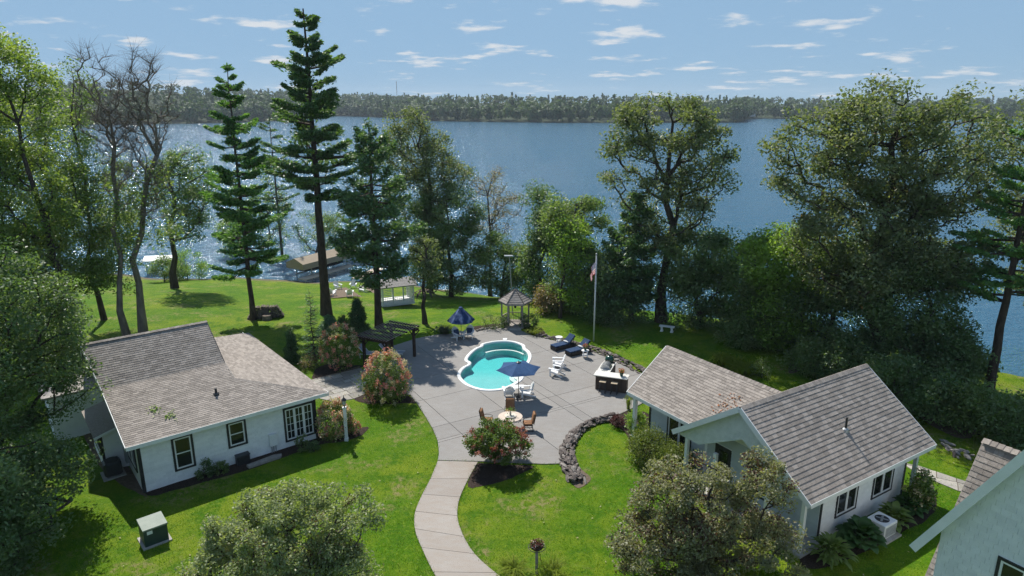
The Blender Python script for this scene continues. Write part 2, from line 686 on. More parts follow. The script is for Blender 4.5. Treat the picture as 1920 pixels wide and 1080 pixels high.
# ------------------------------------------------------------------ patio of concrete slabs, pool let into it
def concrete_mat(name, a, b_, warm):
    m, nt, b, N, L = new_mat(name)
    b.inputs['Roughness'].default_value = 0.82
    b.inputs['Specular IOR Level'].default_value = 0.25
    tc = N("ShaderNodeTexCoord")
    def noise(scale, detail, st=None):
        n = N("ShaderNodeTexNoise")
        n.inputs['Scale'].default_value = scale
        n.inputs['Detail'].default_value = detail
        n.inputs['Roughness'].default_value = 0.65
        if st:
            mp = N("ShaderNodeMapping")
            mp.inputs['Scale'].default_value = st
            mp.inputs['Rotation'].default_value = (0, 0, 0.6)
            L(tc.outputs['Object'], mp.inputs[0])
            L(mp.outputs[0], n.inputs[0])
        else:
            L(tc.outputs['Object'], n.inputs[0])
        r = N("ShaderNodeMapRange")
        r.inputs[1].default_value = 0.33
        r.inputs[2].default_value = 0.68
        L(n.outputs[0], r.inputs[0])
        return r.outputs[0]
    def mix(f, x, y, k=None):
        q = N("ShaderNodeMix")
        q.data_type = 'RGBA'
        L(f, q.inputs[0])
        for s_, i in ((x, 6), (y, 7)):
            if isinstance(s_, tuple):
                q.inputs[i].default_value = c4(s_)
            else:
                L(s_, q.inputs[i])
        return q.outputs[2]
    col = mix(noise(0.45, 6), a, b_)
    stain = N("ShaderNodeMath")
    stain.operation = 'MULTIPLY'
    L(noise(1.6, 6, (1, 2.4, 1)), stain.inputs[0])
    stain.inputs[1].default_value = 0.75
    col = mix(stain.outputs[0], col, warm)
    fine = N("ShaderNodeMath")
    fine.operation = 'MULTIPLY'
    L(noise(18, 4), fine.inputs[0])
    fine.inputs[1].default_value = 0.35
    col = mix(fine.outputs[0], col, tuple(x * 0.72 for x in a))
    oi = N("ShaderNodeObjectInfo")
    mm = N("ShaderNodeMapRange")
    mm.inputs[3].default_value = 0.92
    mm.inputs[4].default_value = 1.07
    L(oi.outputs['Random'], mm.inputs[0])
    vm = N("ShaderNodeVectorMath")
    vm.operation = 'SCALE'
    L(col, vm.inputs[0])
    L(mm.outputs[0], vm.inputs['Scale'])
    L(vm.outputs[0], b.inputs['Base Color'])
    bp = N("ShaderNodeBump")
    bp.inputs['Strength'].default_value = 0.2
    bp.inputs['Distance'].default_value = 0.01
    L(noise(30, 3), bp.inputs['Height'])
    L(bp.outputs[0], b.inputs['Normal'])
    return m
M['patio'] = concrete_mat('patio_concrete', (0.245, 0.236, 0.224), (0.305, 0.295, 0.28), (0.235, 0.212, 0.192))
M['path'] = concrete_mat('path_concrete', (0.32, 0.29, 0.26), (0.36, 0.33, 0.30), (0.31, 0.255, 0.21))
M['joint'] = pmat('joint_filler', (0.10, 0.092, 0.085), (0.075, 0.07, 0.062), 6, 0.95)

def side_of(p, ln):
    (a, d) = ln
    return d.x * (p.y - a.y) - d.y * (p.x - a.x)
def line2(p, q):
    a, b = V2(P(*p)), V2(P(*q))
    return (a, (b - a).normalized())
def build_patio():
    root = thing("patio", "grey concrete pool patio", None)
    del root["label"]
    tag(root, "grey concrete patio of large slabs round the pool", kind="structure")
    l1 = line2((1002, 717), (1112, 786))
    fam1 = [l1, line2((900, 736), (943, 761)), line2((804, 760), (878, 818))]
    d1 = l1[1]
    fam1 = [(l[0], d1) for l in fam1] + [(V2(P(1085, 690)), d1), (V2(P(860, 640)), d1)]
    d2 = Vector((-d1.y, d1.x))
    fam2 = [(V2(P(*q)), d2) for q in ((812, 705), (824, 826), (1075, 762), (905, 628), (1010, 700), (1130, 720))]
    lines = fam1 + fam2
    half = 0.014
    pts, edges = [], []
    def loop(pl):
        n0 = len(pts)
        pts.extend(pl)
        edges.extend([(n0 + i, n0 + (i + 1) % len(pl)) for i in range(len(pl))])
    loop(patio)
    loop(pool_mid)
    for a, d in lines:
        nrm = Vector((-d.y, d.x))
        for s_ in (-half, half):
            n0 = len(pts)
            pts.extend([a + nrm * s_ - d * 45, a + nrm * s_ + d * 45])
            edges.append((n0, n0 + 1))
    v, e, f, *_ = delaunay_2d_cdt(pts, edges, [], 0, 1e-5)
    slabs, base = {}, []
    for q in f:
        c = sum((v[i] for i in q), Vector((0, 0))) / len(q)
        if not inpoly(c, patio) or inpoly(c, pool_mid):
            continue
        base.append(q)
        sd = [side_of(c, l) for l in lines]
        if any(abs(x) < half for x in sd):
            continue
        slabs.setdefault(tuple(x > 0 for x in sd), []).append(q)
    # bed under the joints
    used = sorted({i for q in base for i in q})
    mp = {i: k for k, i in enumerate(used)}
    me = bpy.data.meshes.new("joint_bed")
    me.from_pydata([(v[i].x, v[i].y, 0.016) for i in used], [], [tuple(mp[i] for i in q) for q in base])
    me.materials.append(M['joint'])
    link(bpy.data.objects.new("joint_bed", me), root)
    for key, fs in slabs.items():
        used = sorted({i for q in fs for i in q})
        mp = {i: k for k, i in enumerate(used)}
        top = [(v[i].x, v[i].y, 0.045) for i in used]
        n = len(used)
        bot = [(x, y, -0.06) for x, y, _ in top]
        F = [tuple(mp[i] for i in q) for q in fs]
        cnt = {}
        for q in F:
            for i in range(len(q)):
                a, b = q[i], q[(i + 1) % len(q)]
                cnt[(a, b)] = 1
        side = [(a, a + n, b + n, b) for (a, b) in cnt if (b, a) not in cnt]
        me = bpy.data.meshes.new("slab")
        me.from_pydata(top + bot, [], F + side)
        me.materials.append(M['patio'])
        link(bpy.data.objects.new("slab", me), root)
build_patio()

def build_path():
    root = tag(empty("garden_path"), "pale concrete path curving from the patio across the lawn", kind="structure")
    Lp = PX([(821, 865), (807, 899), (790, 932), (778, 964), (779, 997), (793, 1033), (816, 1080), (850, 1130), (900, 1180)])
    Rp = PX([(896, 867), (878, 899), (861, 938), (858, 973), (872, 1012), (894, 1044), (935, 1080), (990, 1120), (1060, 1165)])
    Lc, Rc = catmull(Lp, 8, False), catmull(Rp, 8, False)
    n = len(Lc)
    cuts = [0, 8, 15, 23, 31, 39, 47, 55, n - 1]
    rg = random.Random(4)
    for a, b in zip(cuts[:-1], cuts[1:]):
        mb = MB()
        ring = []
        for i in range(a, b + 1):
            ring.append((Lc[i], Rc[i]))
        g = 0.012
        d0 = (ring[1][0] - ring[0][0]).normalized() * g
        d1 = (ring[-1][0] - ring[-2][0]).normalized() * g
        ring[0] = (ring[0][0] + d0, ring[0][1] + d0)
        ring[-1] = (ring[-1][0] - d1, ring[-1][1] - d1)
        poly = [p[0] for p in ring] + [p[1] for p in ring[::-1]]
        v = []
        for l, r_ in ring:
            v += [(l.x, l.y, 0.043), (r_.x, r_.y, 0.043), (l.x, l.y, -0.06), (r_.x, r_.y, -0.06)]
        f = []
        m = len(ring)
        for i in range(m - 1):
            k = i * 4
            f += [(k, k + 1, k + 5, k + 4), (k, k + 4, k + 6, k + 2), (k + 1, k + 3, k + 7, k + 5)]
        f += [(0, 2, 3, 1), (4 * m - 4, 4 * m - 3, 4 * m - 1, 4 * m - 2)]
        mb.add(v, f)
        mb.build("slab", M['path'], root)
    mb = MB()
    v = []
    for l, r_ in zip(Lc, Rc):
        v += [(l.x, l.y, 0.014), (r_.x, r_.y, 0.014)]
    mb.add(v, [(2 * i, 2 * i + 1, 2 * i + 3, 2 * i + 2) for i in range(n - 1)])
    mb.build("joint_bed", M['joint'], root)
build_path()

# ------------------------------------------------------------------ pool
def pool_mats():
    m, nt, b, N, L = new_mat('pool_water')
    out = nt.nodes["Material Output"]
    nt.nodes.remove(b)
    tr = N("ShaderNodeBsdfTransparent")
    gl = N("ShaderNodeBsdfGlossy")
    gl.inputs['Roughness'].default_value = 0.03
    fr = N("ShaderNodeFresnel")
    fr.inputs[0].default_value = 1.33
    ms = N("ShaderNodeMixShader")
    L(fr.outputs[0], ms.inputs[0])
    L(tr.outputs[0], ms.inputs[1])
    L(gl.outputs[0], ms.inputs[2])
    n = N("ShaderNodeTexNoise")
    n.inputs['Scale'].default_value = 3.2
    n.inputs['Detail'].default_value = 3
    tc = N("ShaderNodeTexCoord")
    L(tc.outputs['Object'], n.inputs[0])
    bp = N("ShaderNodeBump")
    bp.inputs['Strength'].default_value = 0.12
    bp.inputs['Distance'].default_value = 0.05
    L(n.outputs[0], bp.inputs['Height'])
    L(bp.outputs[0], gl.inputs['Normal'])
    L(bp.outputs[0], fr.inputs['Normal'])
    L(ms.outputs[0], out.inputs['Surface'])
    va = N("ShaderNodeVolumeAbsorption")
    va.inputs[0].default_value = (0.10, 0.965, 0.96, 1)
    va.inputs[1].default_value = 0.85
    L(va.outputs[0], out.inputs['Volume'])
    M['pool_water'] = m
    M['pool_shell'] = pmat('pool_shell', (0.33, 0.52, 0.515), (0.29, 0.49, 0.485), 1.3, 0.5, 0.03, 10, 0.3)
    M['coping'] = pmat('white_coping', (0.82, 0.82, 0.80), (0.74, 0.75, 0.73), 2, 0.55, 0.04, 20, 0.3)
pool_mats()
def build_pool():
    root = thing("swimming_pool", "kidney-shaped turquoise swimming pool with white coping", "pool", (P(925, 690).x, P(925, 690).y, 0))
    o0 = V2(root.location)
    n = len(pool_out)
    po = [p - o0 for p in offset(pool_out, 0.0)]
    pi_ = [p - o0 for p in pool_in]
    # coping ring
    mb = MB()
    v = []
    for a, b in zip(po, pi_):
        m1 = a.lerp(b, 0.25)
        v += [(a.x, a.y, 0.02), (a.x, a.y, 0.075), (m1.x, m1.y, 0.095), (b.x, b.y, 0.085), (b.x, b.y, -0.06)]
    f = []
    for i in range(n):
        j = (i + 1) % n
        for k in range(4):
            f.append((5 * i + k, 5 * j + k, 5 * j + k + 1, 5 * i + k + 1))
    mb.add(v, f)
    mb.build("coping", M['coping'], root, smooth=True)
    # shell: wall and sloping floor
    ys = [p.y for p in pi_]
    y0, y1 = min(ys), max(ys)
    def depth(p):
        t = (p.y - y0) / (y1 - y0)
        return -0.36 - 0.26 * max(0, min(1, (t - 0.30) / 0.28)) + 0.12 * max(0, min(1, (t - .8) / .15))
    pw = offset(pool_out, 0.26)
    pw = [p - o0 for p in pw]
    mb = MB()
    pf = [p - o0 for p in offset(pool_out, 0.36)]
    v = [(p.x, p.y, 0.0) for p in pw] + [(p.x, p.y, depth(p) * 0.8) for p in pw] + [(p.x, p.y, depth(p)) for p in pf]
    mb.add(v, [(i, n + i, n + (i + 1) % n, (i + 1) % n) for i in range(n)] + [(n + i, 2 * n + i, 2 * n + (i + 1) % n, n + (i + 1) % n) for i in range(n)])
    pts = list(pf)
    y = y0
    while y < y1:
        x = min(p.x for p in pf)
        while x < max(p.x for p in pf):
            q = Vector((x, y))
            if inpoly(q, pf) and edge_dist(q, pf) > 0.15:
                pts.append(q)
            x += 0.5
        y += 0.5
    vv, e, ff, *_ = delaunay_2d_cdt(pts, [(i, (i + 1) % n) for i in range(n)], [list(range(n))], 1, 1e-5)
    mb.add([(p.x, p.y, depth(p)) for p in vv], [tuple(q) for q in ff])
    mb.build("basin", M['pool_shell'], root, smooth=True)
    # water body (closed)
    mb = MB()
    vv, e, ff, *_ = delaunay_2d_cdt(pi_, [(i, (i + 1) % n) for i in range(n)], [list(range(n))], 1, 1e-5)
    W = offset([p + o0 for p in pi_], 0.012)
    W = [p - o0 for p in W]
    vv, e, ff, *_ = delaunay_2d_cdt(W, [(i, (i + 1) % n) for i in range(n)], [list(range(n))], 1, 1e-5)
    k = len(vv)
    bd = {}
    for q in ff:
        for i in range(len(q)):
            bd[(q[i], q[(i + 1) % len(q)])] = 1
    side = [(a, b, b + k, a + k) for (a, b) in bd if (b, a) not in bd]
    mb.add([(p.x, p.y, -0.10) for p in vv] + [(p.x, p.y, -3.2) for p in vv], [tuple(q) for q in ff] + [tuple(i + k for i in q)[::-1] for q in ff] + [s_[::-1] for s_ in side])
    mb.build("water", M['pool_water'], root, fixn=True)
    # bench along the far wall and corner steps
    def arc(px, inset, z0, z1, name):
        c = [V2(P(*q)) - o0 for q in px]
        c = catmull(c, 5, False)
        mb = MB()
        v = []
        for i, p in enumerate(c):
            t = (c[min(i + 1, len(c) - 1)] - c[max(i - 1, 0)]).normalized()
            nn = Vector((-t.y, t.x)) * inset
            q = p + nn
            v += [(p.x, p.y, z1), (q.x, q.y, z1), (p.x, p.y, z0), (q.x, q.y, z0)]
        f = []
        for i in range(len(c) - 1):
            k = 4 * i
            f += [(k, k + 1, k + 5, k + 4), (k, k + 4, k + 6, k + 2), (k + 1, k + 3, k + 7, k + 5)]
        f += [(0, 2, 3, 1), (len(v) - 4, len(v) - 3, len(v) - 1, len(v) - 2)]
        mb.add(v, f)
        mb.build(name, M['coping'], root)
    arc([(909, 657), (925, 653.3), (945, 651.8), (962, 653.2), (975, 656.5), (983, 660.5)], -0.16, -0.9, -0.14, "bench_edge")
    cpt = V2(P(984, 703)) - o0
    for r_, z in ((1.05, -0.22), (0.75, -0.13)):
        mb = MB()
        ring = []
        for k in range(13):
            a = R(128) + R(112) * k / 12
            q = cpt + Vector((math.cos(a), math.sin(a))) * r_
            ring.append((q.x, q.y, -1.2))
        ring.append((cpt.x, cpt.y, -1.2))
        mb.prism(ring, (0, 0, z + 1.2))
        mb.build("step", M['coping'], root)
    # skimmer lid behind the far edge
    q = V2(P(947, 638)) - o0
    mb = MB()
    mb.box((q.x, q.y + 0.05, 0.075), (0.32, 0.36, 0.05))
    mb.build("skimmer_lid", M['white_plastic'], root)
build_pool()

# ------------------------------------------------------------------ flagstones and beds
def clip_convex(sub, poly):
    """Sutherland-Hodgman, poly counter-clockwise and convex"""
    out = list(sub)
    n = len(poly)
    for i in range(n):
        a, b = poly[i], poly[(i + 1) % n]
        d = b - a
        inp, out = out, []
        if not inp:
            return []
        for k in range(len(inp)):
            p, q = inp[k - 1], inp[k]
            sp = d.x * (p.y - a.y) - d.y * (p.x - a.x)
            sq = d.x * (q.y - a.y) - d.y * (q.x - a.x)
            if (sp >= 0) != (sq >= 0):
                out.append(p.lerp(q, sp / (sp - sq)))
            if sq >= 0:
                out.append(q)
    return out
def poly_area(p):
    return abs(sum(p[i - 1].x * p[i].y - p[i].x * p[i - 1].y for i in range(len(p)))) / 2
M['flag'] = pmat('flagstone', (0.34, 0.315, 0.27), (0.27, 0.255, 0.235), 2.2, 0.85, 0.25, 25, 0.2, rnd=0.28)
M['mulch'] = pmat('dark_mulch', (0.030, 0.021, 0.017), (0.075, 0.055, 0.045), 22, 0.95, 1.0, 60, 0.1, lo=0.42, hi=0.7)
M['gravel'] = pmat('brown_gravel', (0.20, 0.155, 0.115), (0.13, 0.10, 0.075), 9, 0.95, 0.6, 50, 0.1)
M['soil'] = pmat('bed_soil', (0.17, 0.13, 0.095), (0.10, 0.078, 0.058), 6, 0.95, 0.5, 40, 0.1)
def flagstones(name, label, quad, ang, rowh, seed, z=0.03):
    rg = random.Random(seed)
    quad = ccw([V2(p) for p in quad])
    root = tag(empty(name), label, kind="structure")
    sheet("joint_sand", quad, z - 0.014, M['soil'], grid=0, kind=None, parent=root)
    c = sum(quad, Vector((0, 0))) / len(quad)
    ux, uy = Vector((math.cos(ang), math.sin(ang))), Vector((-math.sin(ang), math.cos(ang)))
    y = -6.0
    while y < 6:
        h = rowh * rg.choice((0.7, 1.0, 1.0, 1.4))
        x = -8.0 + rg.uniform(0, 0.5)
        while x < 8:
            w = rowh * rg.choice((0.9, 1.2, 1.6, 2.0))
            g = 0.018
            rect = [c + ux * a + uy * b for a, b in ((x + g, y + g), (x + w - g, y + g), (x + w - g, y + h - g), (x + g, y + h - g))]
            q = clip_convex(rect, quad)
            if len(q) > 2 and poly_area(q) > 0.02:
                mb = MB()
                zz = z + rg.uniform(0, 0.008)
                mb.prism([(p.x, p.y, -0.02) for p in q], (0, 0, zz + 0.02))
                mb.build("flagstone", M['flag'], root)
            x += w
        y += h
flagstones("flagstone_walk", "light flagstone walk between the white cottage and the patio", PX([(560, 718), (590, 711), (674, 686.5), (688, 706), (700, 733), (664, 748), (628, 754), (600, 748)]), R(38), 0.62, 3)
flagstones("side_walk", "grey stone walk beside the gabled guest house", PX([(1690, 868), (1722, 874), (1812, 904), (1820, 925), (1796, 921), (1722, 890)]), R(-30), 0.7, 8)
def bed(px, label, seed, mound=0.04, mat='mulch', jit=0.012):
    poly = catmull(PX(px), 4)
    rg = random.Random(seed)
    poly = [p + Vector((rg.uniform(-.04, .04), rg.uniform(-.04, .04))) for p in poly]
    return sheet("mulch_bed", poly, 0.012, M[mat], label, grid=0.3, mound=mound, jit=jit, seed=seed)
bed([(664, 749), (690, 739), (735, 735.5), (768, 743), (780, 756), (760, 756), (728, 758), (690, 757)], "dark mulch bed under the big rounded hydrangea", 1)
bed([(586, 712), (592, 692), (620, 682), (655, 684), (690, 686), (688, 690), (670, 688.5), (640, 697), (600, 708)], "dark mulch bed under the hydrangea by the pergola", 2)
bed([(894, 868.5), (930, 871), (985, 872.5), (1000, 876), (975, 890), (940, 903), (905, 912), (880, 915), (877, 905), (885, 885)], "dark mulch bed under the small flowering tree", 3)
bed([(275, 921), (340, 897), (420, 868), (500, 842), (560, 824), (596, 812), (640, 808), (690, 800), (678, 816), (640, 829), (600, 834), (540, 855), (470, 880), (390, 902), (320, 922), (285, 930)], "dark mulch bed along the white cottage wall", 4)
bed([(1528, 1020), (1580, 998), (1640, 965), (1700, 930), (1712, 897), (1740, 905), (1758, 945), (1735, 975), (1690, 1000), (1650, 1022), (1590, 1050), (1545, 1066), (1505, 1062), (1500, 1040)], "dark mulch bed with leafy plants beside the guest house", 5)
bed([(1136, 786), (1160, 776), (1200, 770), (1232, 790), (1262, 830), (1300, 870), (1290, 890), (1240, 880), (1205, 862), (1185, 845), (1172, 812), (1150, 797)], "mulch bed of shrubs in front of the guest house", 6)
bed([(880, 614), (905, 610), (936, 607), (944, 612), (925, 617), (895, 621)], "narrow flower bed beside the gazebo", 7)
bed([(985, 612), (1006, 612), (1022, 622), (1018, 632), (1002, 630), (986, 622)], "flower bed beside the gazebo with rock edge", 8)
bed([(160, 780), (215, 840), (272, 924), (262, 926), (215, 900), (185, 870), (150, 800)], "shaded leaf litter beside the cottage", 9, 0.02, 'soil')
bed([(1480, 700), (1530, 690), (1610, 720), (1700, 770), (1790, 820), (1830, 812), (1800, 780), (1700, 735), (1600, 690), (1500, 668)], "leaf litter under the lakeside shrubs", 10, 0.02, 'soil')
def follow_sheet(name, px, mat, label, z=0.03, grid=0.8, seed=1):
    poly = [V2(G(*q)) for q in px]
    return sheet(name, catmull(poly, 4), z, mat, label, grid=grid, follow=True, seed=seed)
follow_sheet("gravel_pad", [(606, 553), (640, 540), (690, 538), (706, 546), (706, 562), (690, 560), (664, 556), (625, 559)], M['gravel'], "brown gravel pad under the ring of lawn chairs")

# ------------------------------------------------------------------ lake
def lake_mat():
    m, nt, b, N, L = new_mat('lake_water')
    b.inputs['Base Color'].default_value = (0.035, 0.118, 0.190, 1)
    b.inputs['Roughness'].default_value = 0.12
    b.inputs['IOR'].default_value = 1.33
    b.inputs['Specular IOR Level'].default_value = 0.5
    tc = N("ShaderNodeTexCoord")
    mp = N("ShaderNodeMapping")
    mp.inputs['Rotation'].default_value = (0, 0, R(20))
    mp.inputs['Scale'].default_value = (1.0, 1.7, 1.0)
    L(tc.outputs['Object'], mp.inputs[0])
    def noise(sc, d):
        n = N("ShaderNodeTexNoise")
        n.inputs['Scale'].default_value = sc
        n.inputs['Detail'].default_value = d
        n.inputs['Roughness'].default_value = 0.62
        L(mp.outputs[0], n.inputs[0])
        return n.outputs[0]
    a = noise(0.9, 5)
    c = noise(0.12, 3)
    ad = N("ShaderNodeMath")
    ad.operation = 'MULTIPLY_ADD'
    ad.inputs[1].default_value = 1.5
    L(c, ad.inputs[0])
    L(a, ad.inputs[2])
    bp = N("ShaderNodeBump")
    bp.inputs['Strength'].default_value = 1.0
    bp.inputs['Distance'].default_value = 0.42
    L(ad.outputs[0], bp.inputs['Height'])
    L(bp.outputs[0], b.inputs['Normal'])
    return m
M['lake'] = lake_mat()
mb = MB()
mb.add([(-5000, -200, LAKE_Z), (5000, -200, LAKE_Z), (5000, 3000, LAKE_Z), (-5000, 3000, LAKE_Z)], [(0, 1, 2, 3)])
tag(mb.build("lake", M['lake']), "wide blue lake with sun glitter", kind="structure")
# ------------------------------------------------------------------ building helpers (house-local coordinates: u along the front, v to the back, z up)
def tabs_on(O, U, Vv, polys, course, tab, rg, wvar=0.0):
    """shingle tabs laid in courses over convex outlines of a plane -> list of (outline in u,v; v0)"""
    out = []
    for poly in polys:
        poly = ccw([Vector(p) for p in poly])
        v0 = min(p.y for p in poly)
        v1 = max(p.y for p in poly)
        k = int(math.floor(v0 / course))
        while k * course < v1:
            y = k * course
            x = math.floor((min(p.x for p in poly)) / tab) * tab - (k % 2) * tab * 0.5 - tab * ((k * 7) % 3) * 0.12
            while x < max(p.x for p in poly):
                full = [Vector((x, y)), Vector((x + tab - 0.006, y)), Vector((x + tab - 0.006, y + course)), Vector((x, y + course))]
                q = clip_convex(full, poly)
                if len(q) > 2 and poly_area(q) > 0.1 * tab * course:
                    out.append((q, x, y, abs(poly_area(q) - (tab - 0.006) * course) < 1e-4))
                x += tab
            k += 1
    return out
def tab_geom(q, y0, course, th, x0=0.0, ys=0.0):
    n = len(q)
    def h(p):
        return th * (1 - 0.8 * (p.y - y0) / course)
    v = [Vector((p.x - x0, p.y - ys, h(p))) for p in q] + [Vector((p.x - x0, p.y - ys, -0.004)) for p in q]
    f = [tuple(range(n))] + [(i, n + i, n + (i + 1) % n, (i + 1) % n) for i in range(n)]
    return v, f
def shingle_plane(parent, O, U, Vv, polys, course, tab, th, mat, rg, nmax, part, rest, world_m, jit=0.0):
    """the nearest nmax shingles one by one, the others joined in one part"""
    O, U, Vv = Vector(O), Vector(U).normalized(), Vector(Vv).normalized()
    Nn = U.cross(Vv)
    F3 = Matrix((U, Vv, Nn)).transposed()
    T = tabs_on(O, U, Vv, polys, course, tab, rg)
    camp = Vector((0, 0, CAM_H))
    ex = []
    for q, x, y, full in T:
        c = O + F3 @ Vector((x + tab / 2, y + course / 2, 0))
        ex.append(((world_m @ c - camp).length, q, x, y, full))
    ex.sort(key=lambda e: e[0])
    shared = None
    M4 = F3.to_4x4()
    for d, q, x, y, full in ex[:nmax]:
        if full:
            if shared is None:
                v, f = tab_geom([p - Vector((x, y)) for p in q], 0, course, th)
                shared = bpy.data.meshes.new(part)
                shared.from_pydata(v, [], f)
                shared.materials.append(mat)
            me = shared
        else:
            v, f = tab_geom([p - Vector((x, y)) for p in q], 0, course, th)
            me = bpy.data.meshes.new(part)
            me.from_pydata(v, [], f)
            me.materials.append(mat)
        o = link(bpy.data.objects.new(part, me), parent)
        o.matrix_local = Matrix.Translation(O + F3 @ Vector((x, y, rg.uniform(0, jit)))) @ M4
    if ex[nmax:]:
        mb = MB()
        for d, q, x, y, full in ex[nmax:]:
            v, f = tab_geom(q, y, course, th)
            lift = Vector((0, 0, rg.uniform(0, jit)))
            mb.add([O + F3 @ (p + lift) for p in v], f, rg.random() * 0.999 + 0.0005)
        o = mb.build(rest, mat, parent)
        o["kind"] = "stuff"
def wall_box(mb, p0, Rv, Nv, r0, r1, z0, z1, n0, n1, rr=0.0):
    """box in a wall's frame: Rv to the right seen from outside, Nv outwards"""
    p0, Rv, Nv = Vector(p0), Vector(Rv), Vector(Nv)
    pts = [p0 + Rv * a + Vector((0, 0, b)) + Nv * c for c in (n0, n1) for b in (z0, z1) for a in (r0, r1)]
    mb.add(pts, [(0, 2, 3, 1), (4, 5, 7, 6), (0, 1, 5, 4), (2, 6, 7, 3), (0, 4, 6, 2), (1, 3, 7, 5)], rr)
def window(parent, p0, Rv, Nv, r0, r1, z0, z1, units=1, muntins=None, rail=True, trim=0.10, label=None):
    """black surround > white sash, pane, muntins"""
    mb = MB()
    t = trim
    for a in ((r0, r0 + t, z0, z1), (r1 - t, r1, z0, z1), (r0 + t, r1 - t, z1 - t, z1), (r0 + t, r1 - t, z0, z0 + t)):
        wall_box(mb, p0, Rv, Nv, *a, 0.0, 0.055)
    w = mb.build("window", M['black_trim'], parent)
    a0, a1, b0, b1 = r0 + t + 0.002, r1 - t - 0.002, z0 + t + 0.002, z1 - t - 0.002
    uw = (a1 - a0) / units
    s_ = MB()
    fr = 0.065
    for k in range(units):
        x0, x1 = a0 + k * uw, a0 + (k + 1) * uw
        for q in ((x0, x0 + fr, b0, b1), (x1 - fr, x1, b0, b1), (x0 + fr, x1 - fr, b1 - fr, b1), (x0 + fr, x1 - fr, b0, b0 + fr)):
            wall_box(s_, p0, Rv, Nv, *q, 0.0, 0.04)
        if rail:
            zm = b0 + (b1 - b0) * 0.5
            wall_box(s_, p0, Rv, Nv, x0 + fr, x1 - fr, zm - 0.025, zm + 0.025, 0.0, 0.035)
    s_.build("sash", M['white_trim'], w)
    for k in range(units):
        x0, x1 = a0 + k * uw + fr, a0 + (k + 1) * uw - fr
        g = MB()
        wall_box(g, p0, Rv, Nv, x0, x1, b0 + fr, b1 - fr, 0.0, 0.014)
        g.build("pane", M['glass'], w)
        if muntins:
            nx, nz = muntins
            for i in range(1, nx):
                g = MB()
                x = x0 + (x1 - x0) * i / nx
                wall_box(g, p0, Rv, Nv, x - 0.013, x + 0.013, b0 + fr, b1 - fr, 0.014, 0.03)
                g.build("muntin", M['white_trim'], w)
            for i in range(1, nz):
                g = MB()
                z = b0 + fr + (b1 - b0 - 2 * fr) * i / nz
                wall_box(g, p0, Rv, Nv, x0, x1, z - 0.013, z + 0.013, 0.014, 0.028)
                g.build("muntin", M['white_trim'], w)
    if label:
        w["label"] = label
    return w
def slab_roof(mb, poly, th=0.14, drop=0.02):
    """roof deck under the shingles"""
    mb.prism([Vector(p) - Vector((0, 0, th + drop)) for p in poly], (0, 0, th))
def fascia(mb, p, q, w=0.03, h=0.18, out=(0, 0, 0)):
    p, q = Vector(p) + Vector(out), Vector(q) + Vector(out)
    mb.beam(p - Vector((0, 0, h / 2 - 0.01)), q - Vector((0, 0, h / 2 - 0.01)), w, h)
def lap_boards(parent, p0, Rv, Nv, r0, r1, z0, z1, ex, mat, cuts=()):
    """overlapping siding boards, one object each; cuts = openings (ra, rb, za, zb)"""
    z = z0
    while z < z1 - 0.02:
        zt = min(z + ex, z1)
        segs = [(r0, r1)]
        for ra, rb, za, zb in cuts:
            if za < (z + zt) / 2 < zb:
                ns = []
                for a, b in segs:
                    if rb <= a or ra >= b:
                        ns.append((a, b))
                    else:
                        if ra > a:
                            ns.append((a, ra))
                        if rb < b:
                            ns.append((rb, b))
                segs = ns
        for a, b in segs:
            if b - a < 0.03:
                continue
            mb = MB()
            P0, Rr, Nn = Vector(p0), Vector(Rv), Vector(Nv)
            pts = []
            for rr in (a, b):
                pts += [P0 + Rr * rr + Vector((0, 0, z)), P0 + Rr * rr + Vector((0, 0, z)) + Nn * 0.03, P0 + Rr * rr + Vector((0, 0, zt)) + Nn * 0.008, P0 + Rr * rr + Vector((0, 0, zt))]
            mb.add(pts, [(0, 1, 5, 4), (1, 2, 6, 5), (2, 3, 7, 6), (0, 3, 2, 1), (4, 5, 6, 7)])
            mb.build("siding_board", mat, parent)
        z += ex
UX, UY, UZ = Vector((1, 0, 0)), Vector((0, 1, 0)), Vector((0, 0, 1))

